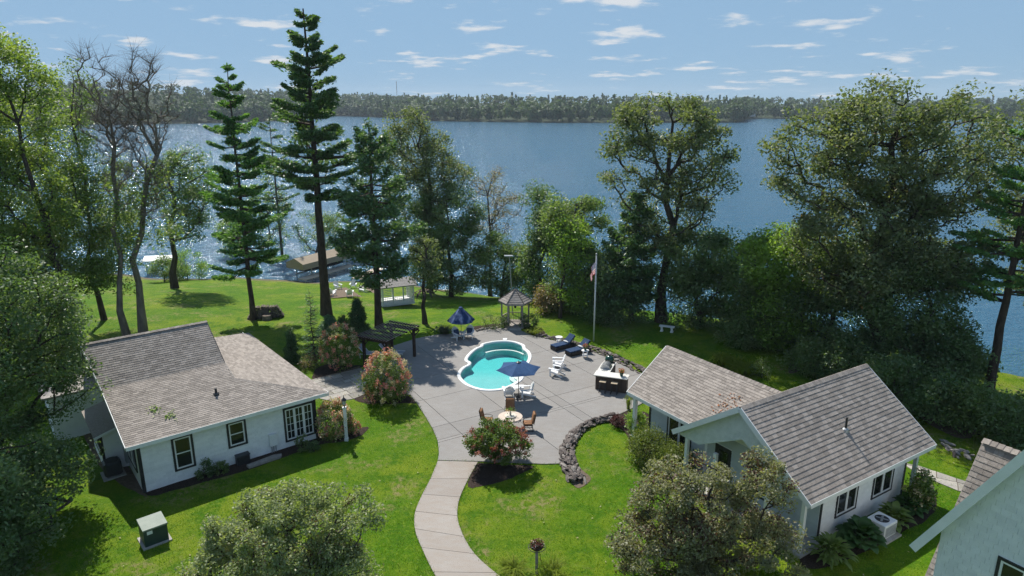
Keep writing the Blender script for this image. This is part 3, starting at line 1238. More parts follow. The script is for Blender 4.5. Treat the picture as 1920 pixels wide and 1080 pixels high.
# ------------------------------------------------------------------ white cottage on the left of the patio
def cottage():
    rg = random.Random(11)
    o = P(270, 925)
    root = thing("cottage", "white shingled cottage with steep grey roof, left of the patio", "house", (o.x, o.y, 0), R(39))
    W = Matrix.Translation((o.x, o.y, 0)) @ Matrix.Rotation(R(39), 4, 'Z')
    EZ, sl, BV, BZ = 2.75, 0.303, 4.0, 4.10
    e0 = -0.45
    # walls
    mb = MB()
    mb.bx(0, 8.72, 0, 0.18, 0, 2.62)
    mb.bx(8.54, 8.72, 0.18, 12.2, 0, 2.62)
    mb.bx(0, 8.54, 12.0, 12.2, 0, 2.62)
    mb.prism([(0.0, 0.18, 0), (0.0, 12.0, 0), (0.0, 12.0, 2.62), (0.0, 6.5, 5.70), (0.0, 4.0, 3.95), (0, 0.18, 2.78)], (0.18, 0, 0))
    mb.prism([(5.1, 2.4, 2.7), (5.1, 10.2, 2.7), (5.1, 6.5, 5.68), (5.1, 4.0, 3.93)], (0.15, 0, 0))
    mb.build("wall", M['white_wall'], root)
    # wall shingles on the front
    cut = [(1.45, 2.42, 0.62, 2.4), (4.02, 4.98, 0.98, 2.4), (6.92, 8.72, 0.36, 2.32)]
    T = []
    for (a, b, c, d) in [(0.13, 1.45, 0.05, 2.6), (2.42, 4.02, 0.05, 2.6), (4.98, 6.92, 0.05, 2.6), (1.45, 2.42, 0.05, 0.62), (4.02, 4.98, 0.05, 0.98), (6.92, 8.60, 0.05, 0.36), (1.45, 2.42, 2.4, 2.6), (4.02, 4.98, 2.4, 2.6), (6.92, 8.60, 2.32, 2.6)]:
        T.append([(a, c), (b, c), (b, d), (a, d)])
    shingle_plane(root, (0, -0.001, 0), UX, UZ, T, 0.125, 0.32, 0.026, M['white_wall'], rg, 0, "wall_shingle", "wall_shingles", W)
    # corner boards, base line
    mb = MB()
    mb.bx(-0.02, 0.12, -0.025, 0.0, 0, 2.6)
    mb.bx(-0.026, 0.0, 0.0, 0.14, 0, 2.6)
    mb.build("corner_board", M['black_trim'], root)
    mb = MB()
    mb.bx(8.62, 8.745, -0.025, 0.0, 0, 2.6)
    mb.build("corner_board", M['black_trim'], root)
    # windows of the front wall
    window(root, (0, 0, 0), UX, -UY, 1.45, 2.42, 0.62, 2.40, 1)
    window(root, (0, 0, 0), UX, -UY, 4.02, 4.98, 0.98, 2.40, 1)
    window(root, (0, 0, 0), UX, -UY, 6.92, 8.61, 0.36, 2.32, 3, (2, 4), rail=False)
    window(root, (0, 0, 0), -UY, -UX, -2.75, -0.75, 0.75, 2.30, 2, rail=False)
    # roof decks
    A0, A1, A2, A3, A4 = (-0.5, e0, EZ), (9.32, e0, EZ), (5.38, 2.5, EZ + (2.5 - e0) * sl), (5.36, BV, BZ), (-0.57, BV, BZ)
    RL, RR = (-0.9, 6.5, 5.88), (5.3, 6.5, 5.88)
    kr = (A2[2] - EZ) / (9.32 - 5.38)
    B0, B1 = (9.0, 12.6, EZ), (5.6, 10.4, EZ + (9.1 - 5.6) * kr)
    mb = MB()
    slab_roof(mb, [A0, A1, A2, A3, A4])
    slab_roof(mb, [A4, A3, RR, RL])
    slab_roof(mb, [RL, RR, (5.3, 10.6, 2.95), (-0.6, 10.6, 2.95)])
    slab_roof(mb, [A1, B0, B1, (5.2, 10.2, A2[2]), (5.2, 2.6, A2[2])], 0.13)
    slab_roof(mb, [B0, (-0.6, 12.6, EZ), (-0.6, 10.2, 3.3), B1], 0.13)
    roof = mb.build("roof", M['deck'], root)
    mb = MB()
    fascia(mb, A0, A1, 0.03, 0.19, (0, -0.02, 0))
    mb.build("fascia", M['white_trim'], root)
    mb = MB()
    fascia(mb, A1, B0, 0.03, 0.19, (0.02, 0, 0))
    mb.build("fascia", M['white_trim'], root)
    mb = MB()
    for p, q in ((A0, A4), (A4, RL), (RL, (-0.6, 10.6, 2.95))):
        fascia(mb, p, q, 0.03, 0.17, (-0.02, 0, 0))
    mb.build("rake_board", M['white_trim'], root)
    mb = MB()
    for p, q in ((A2, A3), (A3, RR), (RR, (5.3, 10.6, 2.95))):
        fascia(mb, p, q, 0.03, 0.15, (0.018, 0, 0))
    mb.build("rake_board", M['black_trim'], root)
    mb = MB()
    mb.bx(-0.45, 9.2, e0 + 0.03, -0.03, 2.55, 2.57)
    mb.build("soffit", M['soffit'], root)
    # shingles
    def plane(O, U, Vv, pts, nmax, course=0.142, tab=0.30):
        O, U = Vector(O), Vector(U).normalized()
        Vv = Vector(Vv).normalized()
        polys = []
        for pl in pts:
            polys.append([((Vector(p) - O).dot(U), (Vector(p) - O).dot(Vv)) for p in pl])
        shingle_plane(roof, O, U, Vv, polys, course, tab, 0.016, M['shingle'], rg, nmax, "shingle", "shingles", W, jit=0.002)
    sv = (0, 1, sl)
    mid = (-0.53, 2.5, EZ + (2.5 - e0) * sl)
    plane(A0, UX, sv, [[A0, A1, A2, mid], [mid, A2, A3, A4]], 300)
    plane(A4, UX, (0, 2.5, 5.88 - BZ), [[A4, A3, RR, RL]], 0)
    dn = Vector((9.0, 12.6, 0)) - Vector((9.32, e0, 0))
    plane(A1, UY, (-1, 0, kr), [[A1, (9.32, 12.6, EZ), (5.6, 10.4, EZ + (9.32 - 5.6) * kr), (5.2, 10.2, EZ + (9.32 - 5.2) * kr), (5.2, 2.63, EZ + (9.32 - 5.2) * kr), (5.38, 2.5, A2[2])]], 0)
    # ridge and hip caps
    def caps(p, q, name, step=0.24, w=0.30):
        p, q = Vector(p), Vector(q)
        d = q - p
        n = int(d.length / step)
        for i in range(n):
            mb = MB()
            a = p + d * (i / n) + Vector((0, 0, 0.012))
            b = p + d * ((i + 1.12) / n) + Vector((0, 0, 0.03))
            t = d.normalized()
            s_ = t.cross(UZ).normalized() * w / 2
            dz = Vector((0, 0, -0.055))
            mb.add([a - s_ + dz, a + Vector((0, 0, .01)), a + s_ + dz, b - s_ + dz, b + Vector((0, 0, .01)), b + s_ + dz], [(0, 1, 4, 3), (1, 2, 5, 4), (0, 3, 5, 2)])
            mb.build(name, M['shingle'], roof)
    caps(RL, RR, "ridge_cap")
    caps(A1, A2, "hip_cap")
    # vent pipe
    mb = MB()
    vp = Vector((4.15, 1.62, EZ + (1.62 - e0) * sl))
    mb.tube([vp - UZ * 0.05, vp + UZ * 0.34], 0.06, 10)
    mb.lathe([(0.16, -0.03), (0.15, 0.05), (0.07, 0.10)], 10, vp)
    mb.build("vent_pipe", M['dark_metal'], roof)
    # bump-out on the gable side
    mb = MB()
    mb.prism([(-1.05, 3.3, 0), (0, 3.3, 0), (0, 3.3, 2.35), (-1.05, 3.3, 2.05)], (0, 3.2, 0))
    mb.build("bay_wall", M['white_wall'], root)
    mb = MB()
    mb.bx(-1.09, -0.97, 3.265, 3.298, 0, 2.04)
    mb.bx(-1.085, -1.052, 3.3, 3.42, 0, 2.04)
    mb.build("corner_board", M['black_trim'], root)
    window(root, (-1.05, 6.5, 0), -UY, -UX, 0.35, 2.75, 0.75, 1.95, 2, rail=False, trim=0.07)
    mb = MB()
    mb.prism([(-1.35, 3.0, 2.06), (0.0, 3.0, 2.45), (0.0, 6.8, 2.45), (-1.35, 6.8, 2.06)], (0, 0, 0.07))
    br = mb.build("bay_roof", M['shingle'], root)
    mb = MB()
    fascia(mb, (-1.35, 3.0, 2.1), (0, 3.0, 2.49), 0.03, 0.12, (0, -0.02, 0))
    mb.build("fascia", M['white_trim'], br)
    # low annexe behind
    mb = MB()
    mb.bx(-2.6, -0.1, 8.6, 12.0, 0, 2.6)
    mb.build("annexe_wall", M['white_wall'], root)
    mb = MB()
    mb.prism([(-2.9, 8.3, 2.62), (0.0, 8.3, 2.62), (0.0, 12.3, 2.62), (-2.9, 12.3, 2.62)], (0, 0, 0.12))
    mb.build("annexe_roof", M['flatroof'], root)
    # meter box and conduits
    mb = MB()
    mb.bx(6.04, 6.46, -0.19, -0.016, 0.45, 1.12)
    mx = mb.build("meter_box", M['white_trim'], root, bevel=0.015)
    mb = MB()
    for u in (6.14, 6.24, 6.36):
        mb.tube([(u, -0.1, 0), (u, -0.1, 0.45)], 0.02, 6)
    mb.build("conduit", M['grey_metal'], mx)
    # electric panel on the gable wall
    mb = MB()
    mb.bx(-0.16, -0.002, 2.9, 3.25, 0.35, 1.15)
    mb.build("service_panel", M['grey_metal'], root)
    return root
M['flatroof'] = pmat('pale_roof_felt', (0.34, 0.31, 0.28), (0.28, 0.26, 0.24), 3, 0.9, 0.2, 40)
cottage()

# ------------------------------------------------------------------ gabled guest house on the right
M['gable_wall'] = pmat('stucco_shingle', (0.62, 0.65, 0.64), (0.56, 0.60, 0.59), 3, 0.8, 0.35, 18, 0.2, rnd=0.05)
def guest_house():
    rg = random.Random(12)
    o = P(1529, 1019)
    ang = R(32)
    root = thing("guest_house", "white guest house with two crossing grey gable roofs, right of the patio", "house", (o.x, o.y, 0), ang)
    W = Matrix.Translation((o.x, o.y, 0)) @ Matrix.Rotation(ang, 4, 'Z')
    EZ, RZ, RV = 2.70, 5.40, 3.2
    k = (RZ - EZ) / (RV + 0.55)
    UL, UR = -1.6, 7.65
    mb = MB()
    mb.bx(0, 6.42, 0, 0.18, 0, 2.9)
    mb.prism([(6.24, 0.18, 0), (6.24, 6.3, 0), (6.24, 6.3, 2.85), (6.24, RV, RZ - 0.15), (6.24, 0.18, 2.9)], (0.18, 0, 0))
    mb.bx(0, 6.24, 6.12, 6.3, 0, 2.9)
    mb.bx(0.0, 0.16, 0.18, 6.12, 0, 3.0)
    mb.build("wall", M['white_wall'], root)
    polys = []
    for a, b, c, d in [(0.14, 1.1, 0.05, 2.75), (2.62, 3.78, 0.05, 2.75), (5.38, 6.3, 0.05, 2.75), (1.1, 2.62, 0.05, 0.82), (3.78, 5.38, 0.05, 0.82), (1.1, 2.62, 2.13, 2.75), (3.78, 5.38, 2.13, 2.75)]:
        polys.append([(a, c), (b, c), (b, d), (a, d)])
    shingle_plane(root, (0, -0.001, 0), UX, UZ, polys, 0.15, 0.28, 0.020, M['white_wall'], rg, 0, "wall_shingle", "wall_shingles", W)
    window(root, (0, 0, 0), UX, -UY, 1.1, 2.62, 0.82, 2.13, 2, rail=False, trim=0.075)
    window(root, (0, 0, 0), UX, -UY, 3.78, 5.38, 0.82, 2.13, 2, rail=False, trim=0.075)
    mb = MB()
    mb.bx(0.0, 0.13, -0.03, 0.0, 0, 2.75)
    mb.build("corner_board", M['black_trim'], root)
    mb = MB()
    mb.bx(6.30, 6.44, -0.03, 0.0, 0, 2.75)
    mb.bx(6.42, 6.45, 0.0, 0.12, 0, 2.75)
    mb.build("corner_board", M['black_trim'], root)
    mb = MB()
    mb.bx(7.15, 7.31, -0.1, 0.06, 0, 2.72)
    mb.build("porch_post", M['white_trim'], root)
    # porch-side wall, lap siding under the gable, and the door
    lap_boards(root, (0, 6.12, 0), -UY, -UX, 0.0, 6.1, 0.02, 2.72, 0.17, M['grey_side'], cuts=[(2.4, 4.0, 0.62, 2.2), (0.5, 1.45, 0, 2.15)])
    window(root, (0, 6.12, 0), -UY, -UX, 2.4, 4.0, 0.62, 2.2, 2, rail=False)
    mb = MB()
    wall_box(mb, (0, 6.12, 0), -UY, -UX, 0.5, 1.45, 0, 2.15, 0.0, 0.05)
    dr = mb.build("door", M['black_trim'], root)
    mb = MB()
    wall_box(mb, (0, 6.12, 0), -UY, -UX, 0.68, 1.27, 0.9, 1.95, 0.05, 0.06)
    mb.build("pane", M['glass'], dr)
    mb = MB()
    wall_box(mb, (0, 6.12, 0), -UY, -UX, 1.33, 1.38, 0.95, 1.1, 0.05, 0.11)
    mb.build("handle", M['grey_metal'], dr)
    # gable front of the porch with a peaked opening, and its posts
    g = -1.25
    def zr(v):
        return RZ - abs(v - RV) * k - 0.2
    L_ = [(g, -0.4, zr(-0.4)), (g, RV, zr(RV)), (g, 6.8, zr(6.8))]
    inner = [(g, 6.8, 2.42), (g, 5.6, 2.42), (g, RV + 0.1, 3.75), (g, RV - 0.1, 3.75), (g, 0.8, 2.42), (g, -0.4, 2.42)]
    mb = MB()
    q = L_ + inner
    mb.prism([(g, -0.4, 2.42), (g, 0.8, 2.42), (g, 1.0, zr(1.0)), (g, -0.4, zr(-0.4))], (0.12, 0, 0))
    mb.prism([(g, 0.8, 2.42), (g, RV, 3.75), (g, RV, zr(RV)), (g, 1.0, zr(1.0))], (0.12, 0, 0))
    mb.prism([(g, RV, 3.75), (g, 5.6, 2.42), (g, 5.4, zr(5.4)), (g, RV, zr(RV))], (0.12, 0, 0))
    mb.prism([(g, 5.6, 2.42), (g, 6.8, 2.42), (g, 6.8, zr(6.8)), (g, 5.4, zr(5.4))], (0.12, 0, 0))
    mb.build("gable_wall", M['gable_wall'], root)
    gs = []
    for v0, v1 in ((-0.3, 0.8), (5.6, 6.7)):
        pass
    polyg = [[(-6.7, 2.45), (-5.62, 2.45), (-5.4, zr(5.4) - .03), (-6.7, zr(6.7) - .05)], [(-5.62, 2.45), (-RV, 3.78), (-RV, zr(RV) - .05), (-5.4, zr(5.4) - .05)],
             [(-RV, 3.78), (-0.78, 2.45), (-1.0, zr(1.0) - .05), (-RV, zr(RV) - .05)], [(-0.78, 2.45), (0.3, 2.45), (0.3, zr(-0.3) - .05), (-1.0, zr(1.0) - .05)]]
    shingle_plane(root, (g - 0.001, 0, 0), -UY, UZ, polyg, 0.17, 0.24, 0.012, M['gable_wall'], rg, 0, "wall_shingle", "wall_shingles", W)
    for v in (-0.05, 1.7, 4.6, 6.35):
        mb = MB()
        mb.bx(g - 0.02, g + 0.14, v - 0.08, v + 0.08, 0, 2.42)
        mb.build("porch_post", M['white_trim'], root)
    mb = MB()
    mb.bx(g - 0.2, 0.0, -0.3, 6.6, 0.0, 0.12)
    mb.build("porch_floor", M['concrete'], root)
    # roofs
    E1, E2, R1, R2 = (UL, -0.55, EZ), (UR, -0.55, EZ), (UL, RV, RZ), (UR, RV, RZ)
    N1, N2 = (UL, 6.95, EZ), (UR, 6.95, EZ)
    mb = MB()
    slab_roof(mb, [E1, E2, R2, R1])
    slab_roof(mb, [R1, R2, N2, N1])
    # wing roof, ridge along v
    WE, WR, WZ = -0.45, 2.55, 4.72
    kw = (WZ - EZ) / (WR - WE)
    vm = RV + (RZ - WZ) / k
    F0, F1 = (WE, 11.55, EZ), (WE, 6.6, EZ)
    T0, T1 = (WR, 11.75, WZ), (WR, vm, WZ)
    slab_roof(mb, [F1, (WE, 6.95, EZ), F0, T0, T1], 0.13)
    slab_roof(mb, [T1, T0, (5.55, 11.55, EZ), (5.55, 6.9, EZ)], 0.13)
    roof = mb.build("roof", M['deck'], root)
    mb = MB()
    fascia(mb, E1, E2, 0.03, 0.19, (0, -0.02, 0))
    mb.build("fascia", M['white_trim'], root)
    mb = MB()
    fascia(mb, F0, (WE, 6.4, EZ), 0.03, 0.19, (-0.02, 0, 0))
    mb.build("fascia", M['white_trim'], root)
    for p, q in ((E1, R1), (N1, R1)):
        mb = MB()
        fascia(mb, p, q, 0.04, 0.24, (-0.025, 0, 0))
        mb.build("rake_board", M['white_trim'], root)
    for p, q, off in ((E2, R2, (0.02, 0, 0)), (N2, R2, (0.02, 0, 0)), (F0, T0, (0, 0.02, 0))):
        mb = MB()
        fascia(mb, p, q, 0.03, 0.2, off)
        mb.build("rake_board", M['white_trim'], root)
    mb = MB()
    mb.prism([(UL + 0.05, -0.4, EZ - 0.2), (UL + 0.05, RV, RZ - 0.2), (UL + 0.33, RV, RZ - 0.2), (UL + 0.33, -0.4, EZ - 0.2)], (0, 0, 0.02))
    mb.prism([(UL + 0.05, 6.8, EZ - 0.2), (UL + 0.05, RV, RZ - 0.2), (UL + 0.33, RV, RZ - 0.2), (UL + 0.33, 6.8, EZ - 0.2)], (0, 0, 0.02))
    mb.build("soffit", M['soffit'], root)
    def plane(O, U, Vv, pts, nmax, course=0.20, tab=0.31):
        O, U, Vv = Vector(O), Vector(U).normalized(), Vector(Vv).normalized()
        polys = [[((Vector(p) - O).dot(U), (Vector(p) - O).dot(Vv)) for p in pl] for pl in pts]
        shingle_plane(roof, O, U, Vv, polys, course, tab, 0.022, M['shingle'], rg, nmax, "shingle", "shingles", W, jit=0.003)
    plane(E1, UX, (0, 1, k), [[E1, E2, R2, R1]], 300, 0.205, 0.30)
    # wing slope towards the porch: clipped by the main roof's back slope
    d = (RZ - EZ) / k
    plane(F0, -UY, (1, 0, kw), [[F0, (WE, 6.95, EZ), T1, T0]], 0, 0.165, 0.30)
    plane(N2, -UX, (0, -1, k), [[N2, (UL, 6.95, EZ), R1, R2]], 0, 0.205, 0.30)
    def caps(p, q, step=0.22, w=0.36):
        p, q = Vector(p), Vector(q)
        d = q - p
        n = int(d.length / step)
        for i in range(n):
            mb = MB()
            a = p + d * (i / n) + Vector((0, 0, 0.02))
            b = p + d * ((i + 1.15) / n) + Vector((0, 0, 0.045))
            s_ = d.normalized().cross(UZ).normalized() * w / 2
            dz = Vector((0, 0, -0.12))
            mb.add([a - s_ + dz, a, a + s_ + dz, b - s_ + dz, b, b + s_ + dz], [(0, 1, 4, 3), (1, 2, 5, 4), (0, 3, 5, 2)])
            mb.build("ridge_cap", M['shingle'], roof)
    caps(R1, R2)
    caps(T0, T1)
    # plumbing vent
    mb = MB()
    vp = Vector((3.05, 1.15, EZ + (1.15 + 0.55) * k))
    mb.tube([vp - UZ * 0.05, vp + UZ * 0.62], 0.05, 10)
    v = mb.build("vent_pipe", M['dark_metal'], roof)
    mb = MB()
    mb.lathe([(0.15, -0.07), (0.14, 0.07), (0.07, 0.13)], 10, vp)
    mb.build("flashing", M['grey_metal'], v)
    # wing walls
    wu, we = 0.15, 10.35
    mb = MB()
    mb.bx(wu, wu + 0.16, 6.32, we, 0, 2.85)
    mb.prism([(wu + 0.16, we, 0), (4.9, we, 0), (4.9, we, 2.8), (WR, we, WZ - 0.2), (wu + 0.16, we, 2.95)], (0, -0.16, 0))
    mb.bx(4.74, 4.9, 6.32, we - 0.16, 0, 2.8)
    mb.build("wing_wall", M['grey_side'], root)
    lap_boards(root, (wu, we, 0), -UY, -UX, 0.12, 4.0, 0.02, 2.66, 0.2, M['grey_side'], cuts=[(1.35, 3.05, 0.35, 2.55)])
    window(root, (wu, we, 0), -UY, -UX, 1.35, 3.05, 0.35, 2.55, 2, rail=False, trim=0.09)
    mb = MB()
    mb.bx(wu - 0.035, wu + 0.0, we - 0.12, we + 0.03, 0, 2.7)
    mb.bx(wu, wu + 0.12, we, we + 0.03, 0, 2.7)
    mb.build("corner_board", M['black_trim'], root)
    for u in (-0.15, 4.9):
        mb = MB()
        mb.bx(u - 0.09, u + 0.09, 11.1, 11.28, 0, EZ - 0.12)
        mb.build("porch_post", M['white_trim'], root)
    mb = MB()
    mb.bx(-0.3, 5.2, we + 0.03, 11.4, 0.046, 0.09)
    mb.build("porch_floor", M['concrete'], root)
    return root
guest_house()

# ------------------------------------------------------------------ near house at the lower right edge
def near_house():
    rg = random.Random(13)
    o = P(1529, 1019)
    ang = R(32)
    W = Matrix.Translation((o.x, o.y, 0)) @ Matrix.Rotation(ang, 4, 'Z')
    Wi = W.inverted()
    C_ = Wi @ Vector((0, 0, CAM_H))
    def at_u(px, py, u):
        d = Wi.to_3x3() @ ray(px, py)
        return C_ + d * ((u - C_.x) / d.x)
    def at_v(px, py, v):
        d = Wi.to_3x3() @ ray(px, py)
        return C_ + d * ((v - C_.y) / d.y)
    def at_z(px, py, z):
        d = Wi.to_3x3() @ ray(px, py)
        return C_ + d * ((z - C_.z) / d.z)
    tip = at_z(1713, 1022, 4.0)
    ug = tip.x
    up = at_u(1920, 851, ug)
    base = W @ Vector((tip.x + 0.4, tip.y - 2, 0))
    root = thing("near_house", "close corner of a pale shingled house with grey roof, cut by the picture edge", "house", (base.x, base.y, 0), ang)
    sh = Vector((tip.x + 0.4, tip.y - 2, 0))
    Wr = Matrix.Translation((base.x, base.y, 0)) @ Matrix.Rotation(ang, 4, 'Z')
    tip, up = tip - sh, up - sh
    kk = (up.z - tip.z) / (tip.y - up.y)
    u0 = tip.x
    wl = at_u(1757, 1040, ug + 0.32) - sh
    vl = wl.y
    apex_v = tip.y - 5.2
    az = tip.z + kk * 5.2
    uw = u0 + 0.32
    mb = MB()
    zl = tip.z + kk * (tip.y - vl) - 0.25
    mb.prism([(uw, vl, 0), (uw, vl, zl), (uw, apex_v, az - 0.25), (uw, apex_v - 5.2 + (tip.y - vl), zl), (uw, apex_v - 5.2 + (tip.y - vl), 0)], (4.5, 0, 0))
    mb.build("wall", M['near_wall'], root)
    # window
    wp = at_u(1873, 1041, ug + 0.32) - sh
    r0 = vl - wp.y
    window(root, (uw, vl, 0), -UY, -UX, r0, r0 + 1.5, wp.z - 1.35, wp.z, 2, rail=False, trim=0.09)
    # wall shingles
    H = lambda r_: min(tip.z + kk * (tip.y - vl + r_), 2 * az - (tip.z + kk * (tip.y - vl + r_))) - 0.3
    ra = vl - apex_v
    zb = wp.z - 1.35
    polys = [[(0.03, 0.5), (r0, 0.5), (r0, H(r0)), (0.03, H(0.03))],
             [(r0, wp.z), (r0 + 1.5, wp.z), (r0 + 1.5, H(r0 + 1.5)), (r0, H(r0))],
             [(r0, 0.5), (r0 + 1.5, 0.5), (r0 + 1.5, zb), (r0, zb)],
             [(r0 + 1.5, 0.5), (ra, 0.5), (ra, H(ra)), (r0 + 1.5, H(r0 + 1.5))]]
    shingle_plane(root, (uw - 0.001, vl, 0), -UY, UZ, polys, 0.20, 0.27, 0.016, M['near_wall'], rg, 300, "wall_shingle", "wall_shingles", Wr, jit=0.004)
    # gable roof over it (ridge along u) and its rakes
    mb = MB()
    t0, t1 = Vector((u0, tip.y, tip.z)), Vector((u0, apex_v, az))
    t2 = Vector((u0, 2 * apex_v - tip.y, tip.z))
    slab_roof(mb, [t0, t0 + UX * 4.8, t1 + UX * 4.8, t1], 0.12)
    slab_roof(mb, [t1, t1 + UX * 4.8, t2 + UX * 4.8, t2], 0.12)
    # main roof, ridge along v
    r1 = at_z(1845, 822, 6.3) - sh
    lo = at_v(1790, 950, r1.y + sh.y) - sh
    ks = (r1.z - lo.z) / (r1.x - lo.x)
    eu = uw + 0.05
    ez = r1.z - ks * (r1.x - eu)
    q0, q1, q2, q3 = Vector((r1.x, r1.y, r1.z)), Vector((r1.x, r1.y - 9, r1.z)), Vector((eu, r1.y - 9, ez)), Vector((eu, r1.y, ez))
    slab_roof(mb, [q3, q0, q1, q2], 0.12)
    slab_roof(mb, [q0, (2 * r1.x - eu, r1.y, ez), (2 * r1.x - eu, r1.y - 9, ez), q1], 0.12)
    roof = mb.build("roof", M['deck'], root)
    for p, q in ((t0, t1), (t2, t1)):
        mb = MB()
        fascia(mb, p, q, 0.05, 0.26, (-0.03, 0, 0))
        mb.build("rake_board", M['white_trim'], root)
    mb = MB()
    mb.prism([t0 + Vector((0.02, 0, -0.2)), t1 + Vector((0.02, 0, -0.2)), t1 + Vector((0.34, 0, -0.2)), t0 + Vector((0.34, 0, -0.2))], (0, 0, 0.02))
    mb.build("soffit", M['white_trim'], root)
    def plane(O, U, Vv, pts, nmax, course, tab):
        O, U, Vv = Vector(O), Vector(U).normalized(), Vector(Vv).normalized()
        polys = [[((Vector(p) - O).dot(U), (Vector(p) - O).dot(Vv)) for p in pl] for pl in pts]
        shingle_plane(roof, O, U, Vv, polys, course, tab, 0.022, M['shingle'], rg, nmax, "shingle", "shingles", Wr, jit=0.004)
    vv = (q0 - q3).normalized()
    a_ = q3.lerp(q0, 0.25)
    plane(q3, -UY, vv, [[q3, q0, q0 - UY * 4.2, q3 - UY * 4.2]], 300, 0.20, 0.30)
    plane(t0, UX, (t1 - t0), [[t0, t0 + UX * 4.8, t1 + UX * 4.8, t1]], 0, 0.20, 0.30)
    d = q1 - q0
    n = int(4.5 / 0.22)
    for i in range(n):
        mb = MB()
        a = q0 - UY * 0.22 * i + Vector((0, 0, 0.02))
        b = q0 - UY * 0.22 * (i + 1.15) + Vector((0, 0, 0.045))
        s_, dz = Vector((0.19, 0, 0)), Vector((0, 0, -0.13))
        mb.add([a - s_ + dz, a, a + s_ + dz, b - s_ + dz, b, b + s_ + dz], [(0, 1, 4, 3), (1, 2, 5, 4), (0, 3, 5, 2)])
        mb.build("ridge_cap", M['shingle'], roof)
    mb = MB()
    mb.bx(eu + 0.5, 2 * r1.x - eu - 0.5, r1.y - 8.6, r1.y - 0.3, 0, ez - 0.1)
    mb.prism([(eu + 0.5, r1.y - 0.3, ez - 0.1), (2 * r1.x - eu - 0.5, r1.y - 0.3, ez - 0.1), (r1.x, r1.y - 0.3, r1.z - 0.3)], (0, -0.15, 0))
    mb.build("main_wall", M['near_wall'], root)
M['near_wall'] = pmat('pale_blue_grey_shingle', (0.74, 0.75, 0.76), (0.67, 0.685, 0.70), 3, 0.75, 0.12, 40, 0.2, rnd=0.04)
near_house()
# ------------------------------------------------------------------ materials of the furniture
M['chair_white'] = pmat('white_poly_lumber', (0.80, 0.81, 0.82), (0.70, 0.71, 0.72), 5, 0.5, 0.05, 30, 0.35)
M['navy'] = pmat('navy_canvas', (0.036, 0.085, 0.19), (0.028, 0.068, 0.155), 6, 0.85, 0.2, 120, 0.15)
M['navy_tie'] = pmat('tie_dyed_navy', (0.018, 0.040, 0.115), (0.16, 0.22, 0.38), 2.6, 0.85, 0.1, 60, 0.15, stretch=(1, 1, 0.35), lo=0.48, hi=0.72)
M['navy_cushion'] = pmat('navy_cushion', (0.030, 0.055, 0.110), (0.040, 0.070, 0.135), 8, 0.9, 0.25, 90, 0.1)
M['wicker'] = pmat('dark_wicker', (0.022, 0.020, 0.020), (0.045, 0.040, 0.038), 40, 0.6, 0.6, 120, 0.3)
M['pillow'] = pmat('white_pillow', (0.66, 0.66, 0.64), (0.55, 0.55, 0.54), 9, 0.9, 0.2, 60, 0.1)
M['pergola'] = pmat('dark_stained_timber', (0.040, 0.026, 0.020), (0.065, 0.045, 0.036), 6, 0.75, 0.3, 30, 0.2, stretch=(1, 1, 1), rnd=0.15)
M['pergola_slat'] = pmat('weathered_sunlit_slat', (0.25, 0.21, 0.185), (0.16, 0.13, 0.115), 6, 0.8, 0.2, 30, 0.2, rnd=0.2)  # weathered tone, with the glancing sun on the slats put into the colour
M['grey_wood'] = pmat('weathered_grey_wood', (0.30, 0.27, 0.245), (0.20, 0.18, 0.165), 5, 0.85, 0.4, 30, 0.15, rnd=0.2)
M['bar_top'] = pmat('cream_stone_counter', (0.72, 0.70, 0.64), (0.62, 0.60, 0.55), 6, 0.45, 0.05, 30, 0.35)
M['bar_wood'] = pmat('brown_bar_panel', (0.085, 0.062, 0.050), (0.060, 0.044, 0.036), 5, 0.6, 0.2, 40, 0.25, stretch=(1, 1, 0.2), rnd=0.15)
M['steel'] = pmat('brushed_steel', (0.45, 0.46, 0.47), (0.36, 0.37, 0.38), 8, 0.32, 0.05, 60, 0.5, metal=0.8)
M['green_ceramic'] = pmat('green_ceramic', (0.015, 0.075, 0.055), (0.012, 0.055, 0.042), 30, 0.25, 0.1, 60, 0.5)
M['tan_cushion'] = pmat('tan_cushion', (0.32, 0.175, 0.095), (0.26, 0.135, 0.07), 6, 0.9, 0.2, 60, 0.1)
M['stool_seat'] = pmat('pale_stool_seat', (0.50, 0.40, 0.27), (0.42, 0.33, 0.22), 5, 0.7)
M['table_top'] = pmat('travertine_table', (0.50, 0.40, 0.32), (0.60, 0.50, 0.41), 5, 0.5, 0.05, 30, 0.3)
M['susan'] = pmat('pale_turntable', (0.66, 0.60, 0.50), (0.58, 0.52, 0.44), 5, 0.5)
M['trans_green'] = pmat('green_utility_paint', (0.032, 0.062, 0.050), (0.024, 0.050, 0.040), 3, 0.5, 0.05, 20, 0.3)
M['trans_top'] = pmat('faded_green_lid', (0.23, 0.27, 0.22), (0.18, 0.22, 0.18), 3, 0.6, 0.05, 20, 0.3)
M['terracotta'] = pmat('terracotta', (0.33, 0.13, 0.06), None, 6, 0.8)
M['orange'] = leafmat('orange_blossom', (0.50, 0.13, 0.02), (0.36, 0.07, 0.015), 0.25)
M['plant'] = leafmat('potted_plant_leaf', (0.10, 0.19, 0.03), (0.16, 0.25, 0.06), 0.3)
M['log'] = pmat('cut_log', (0.17, 0.14, 0.115), (0.10, 0.085, 0.07), 6, 0.9, 0.5, 25, 0.1, rnd=0.3)
M['rock'] = pmat('dark_lava_rock', (0.105, 0.088, 0.080), (0.175, 0.150, 0.135), 6, 0.9, 0.7, 22, 0.15, rnd=0.35)
M['pale_rock'] = pmat('pale_field_stone', (0.32, 0.29, 0.26), (0.22, 0.20, 0.18), 5, 0.9, 0.5, 20, 0.15, rnd=0.25)
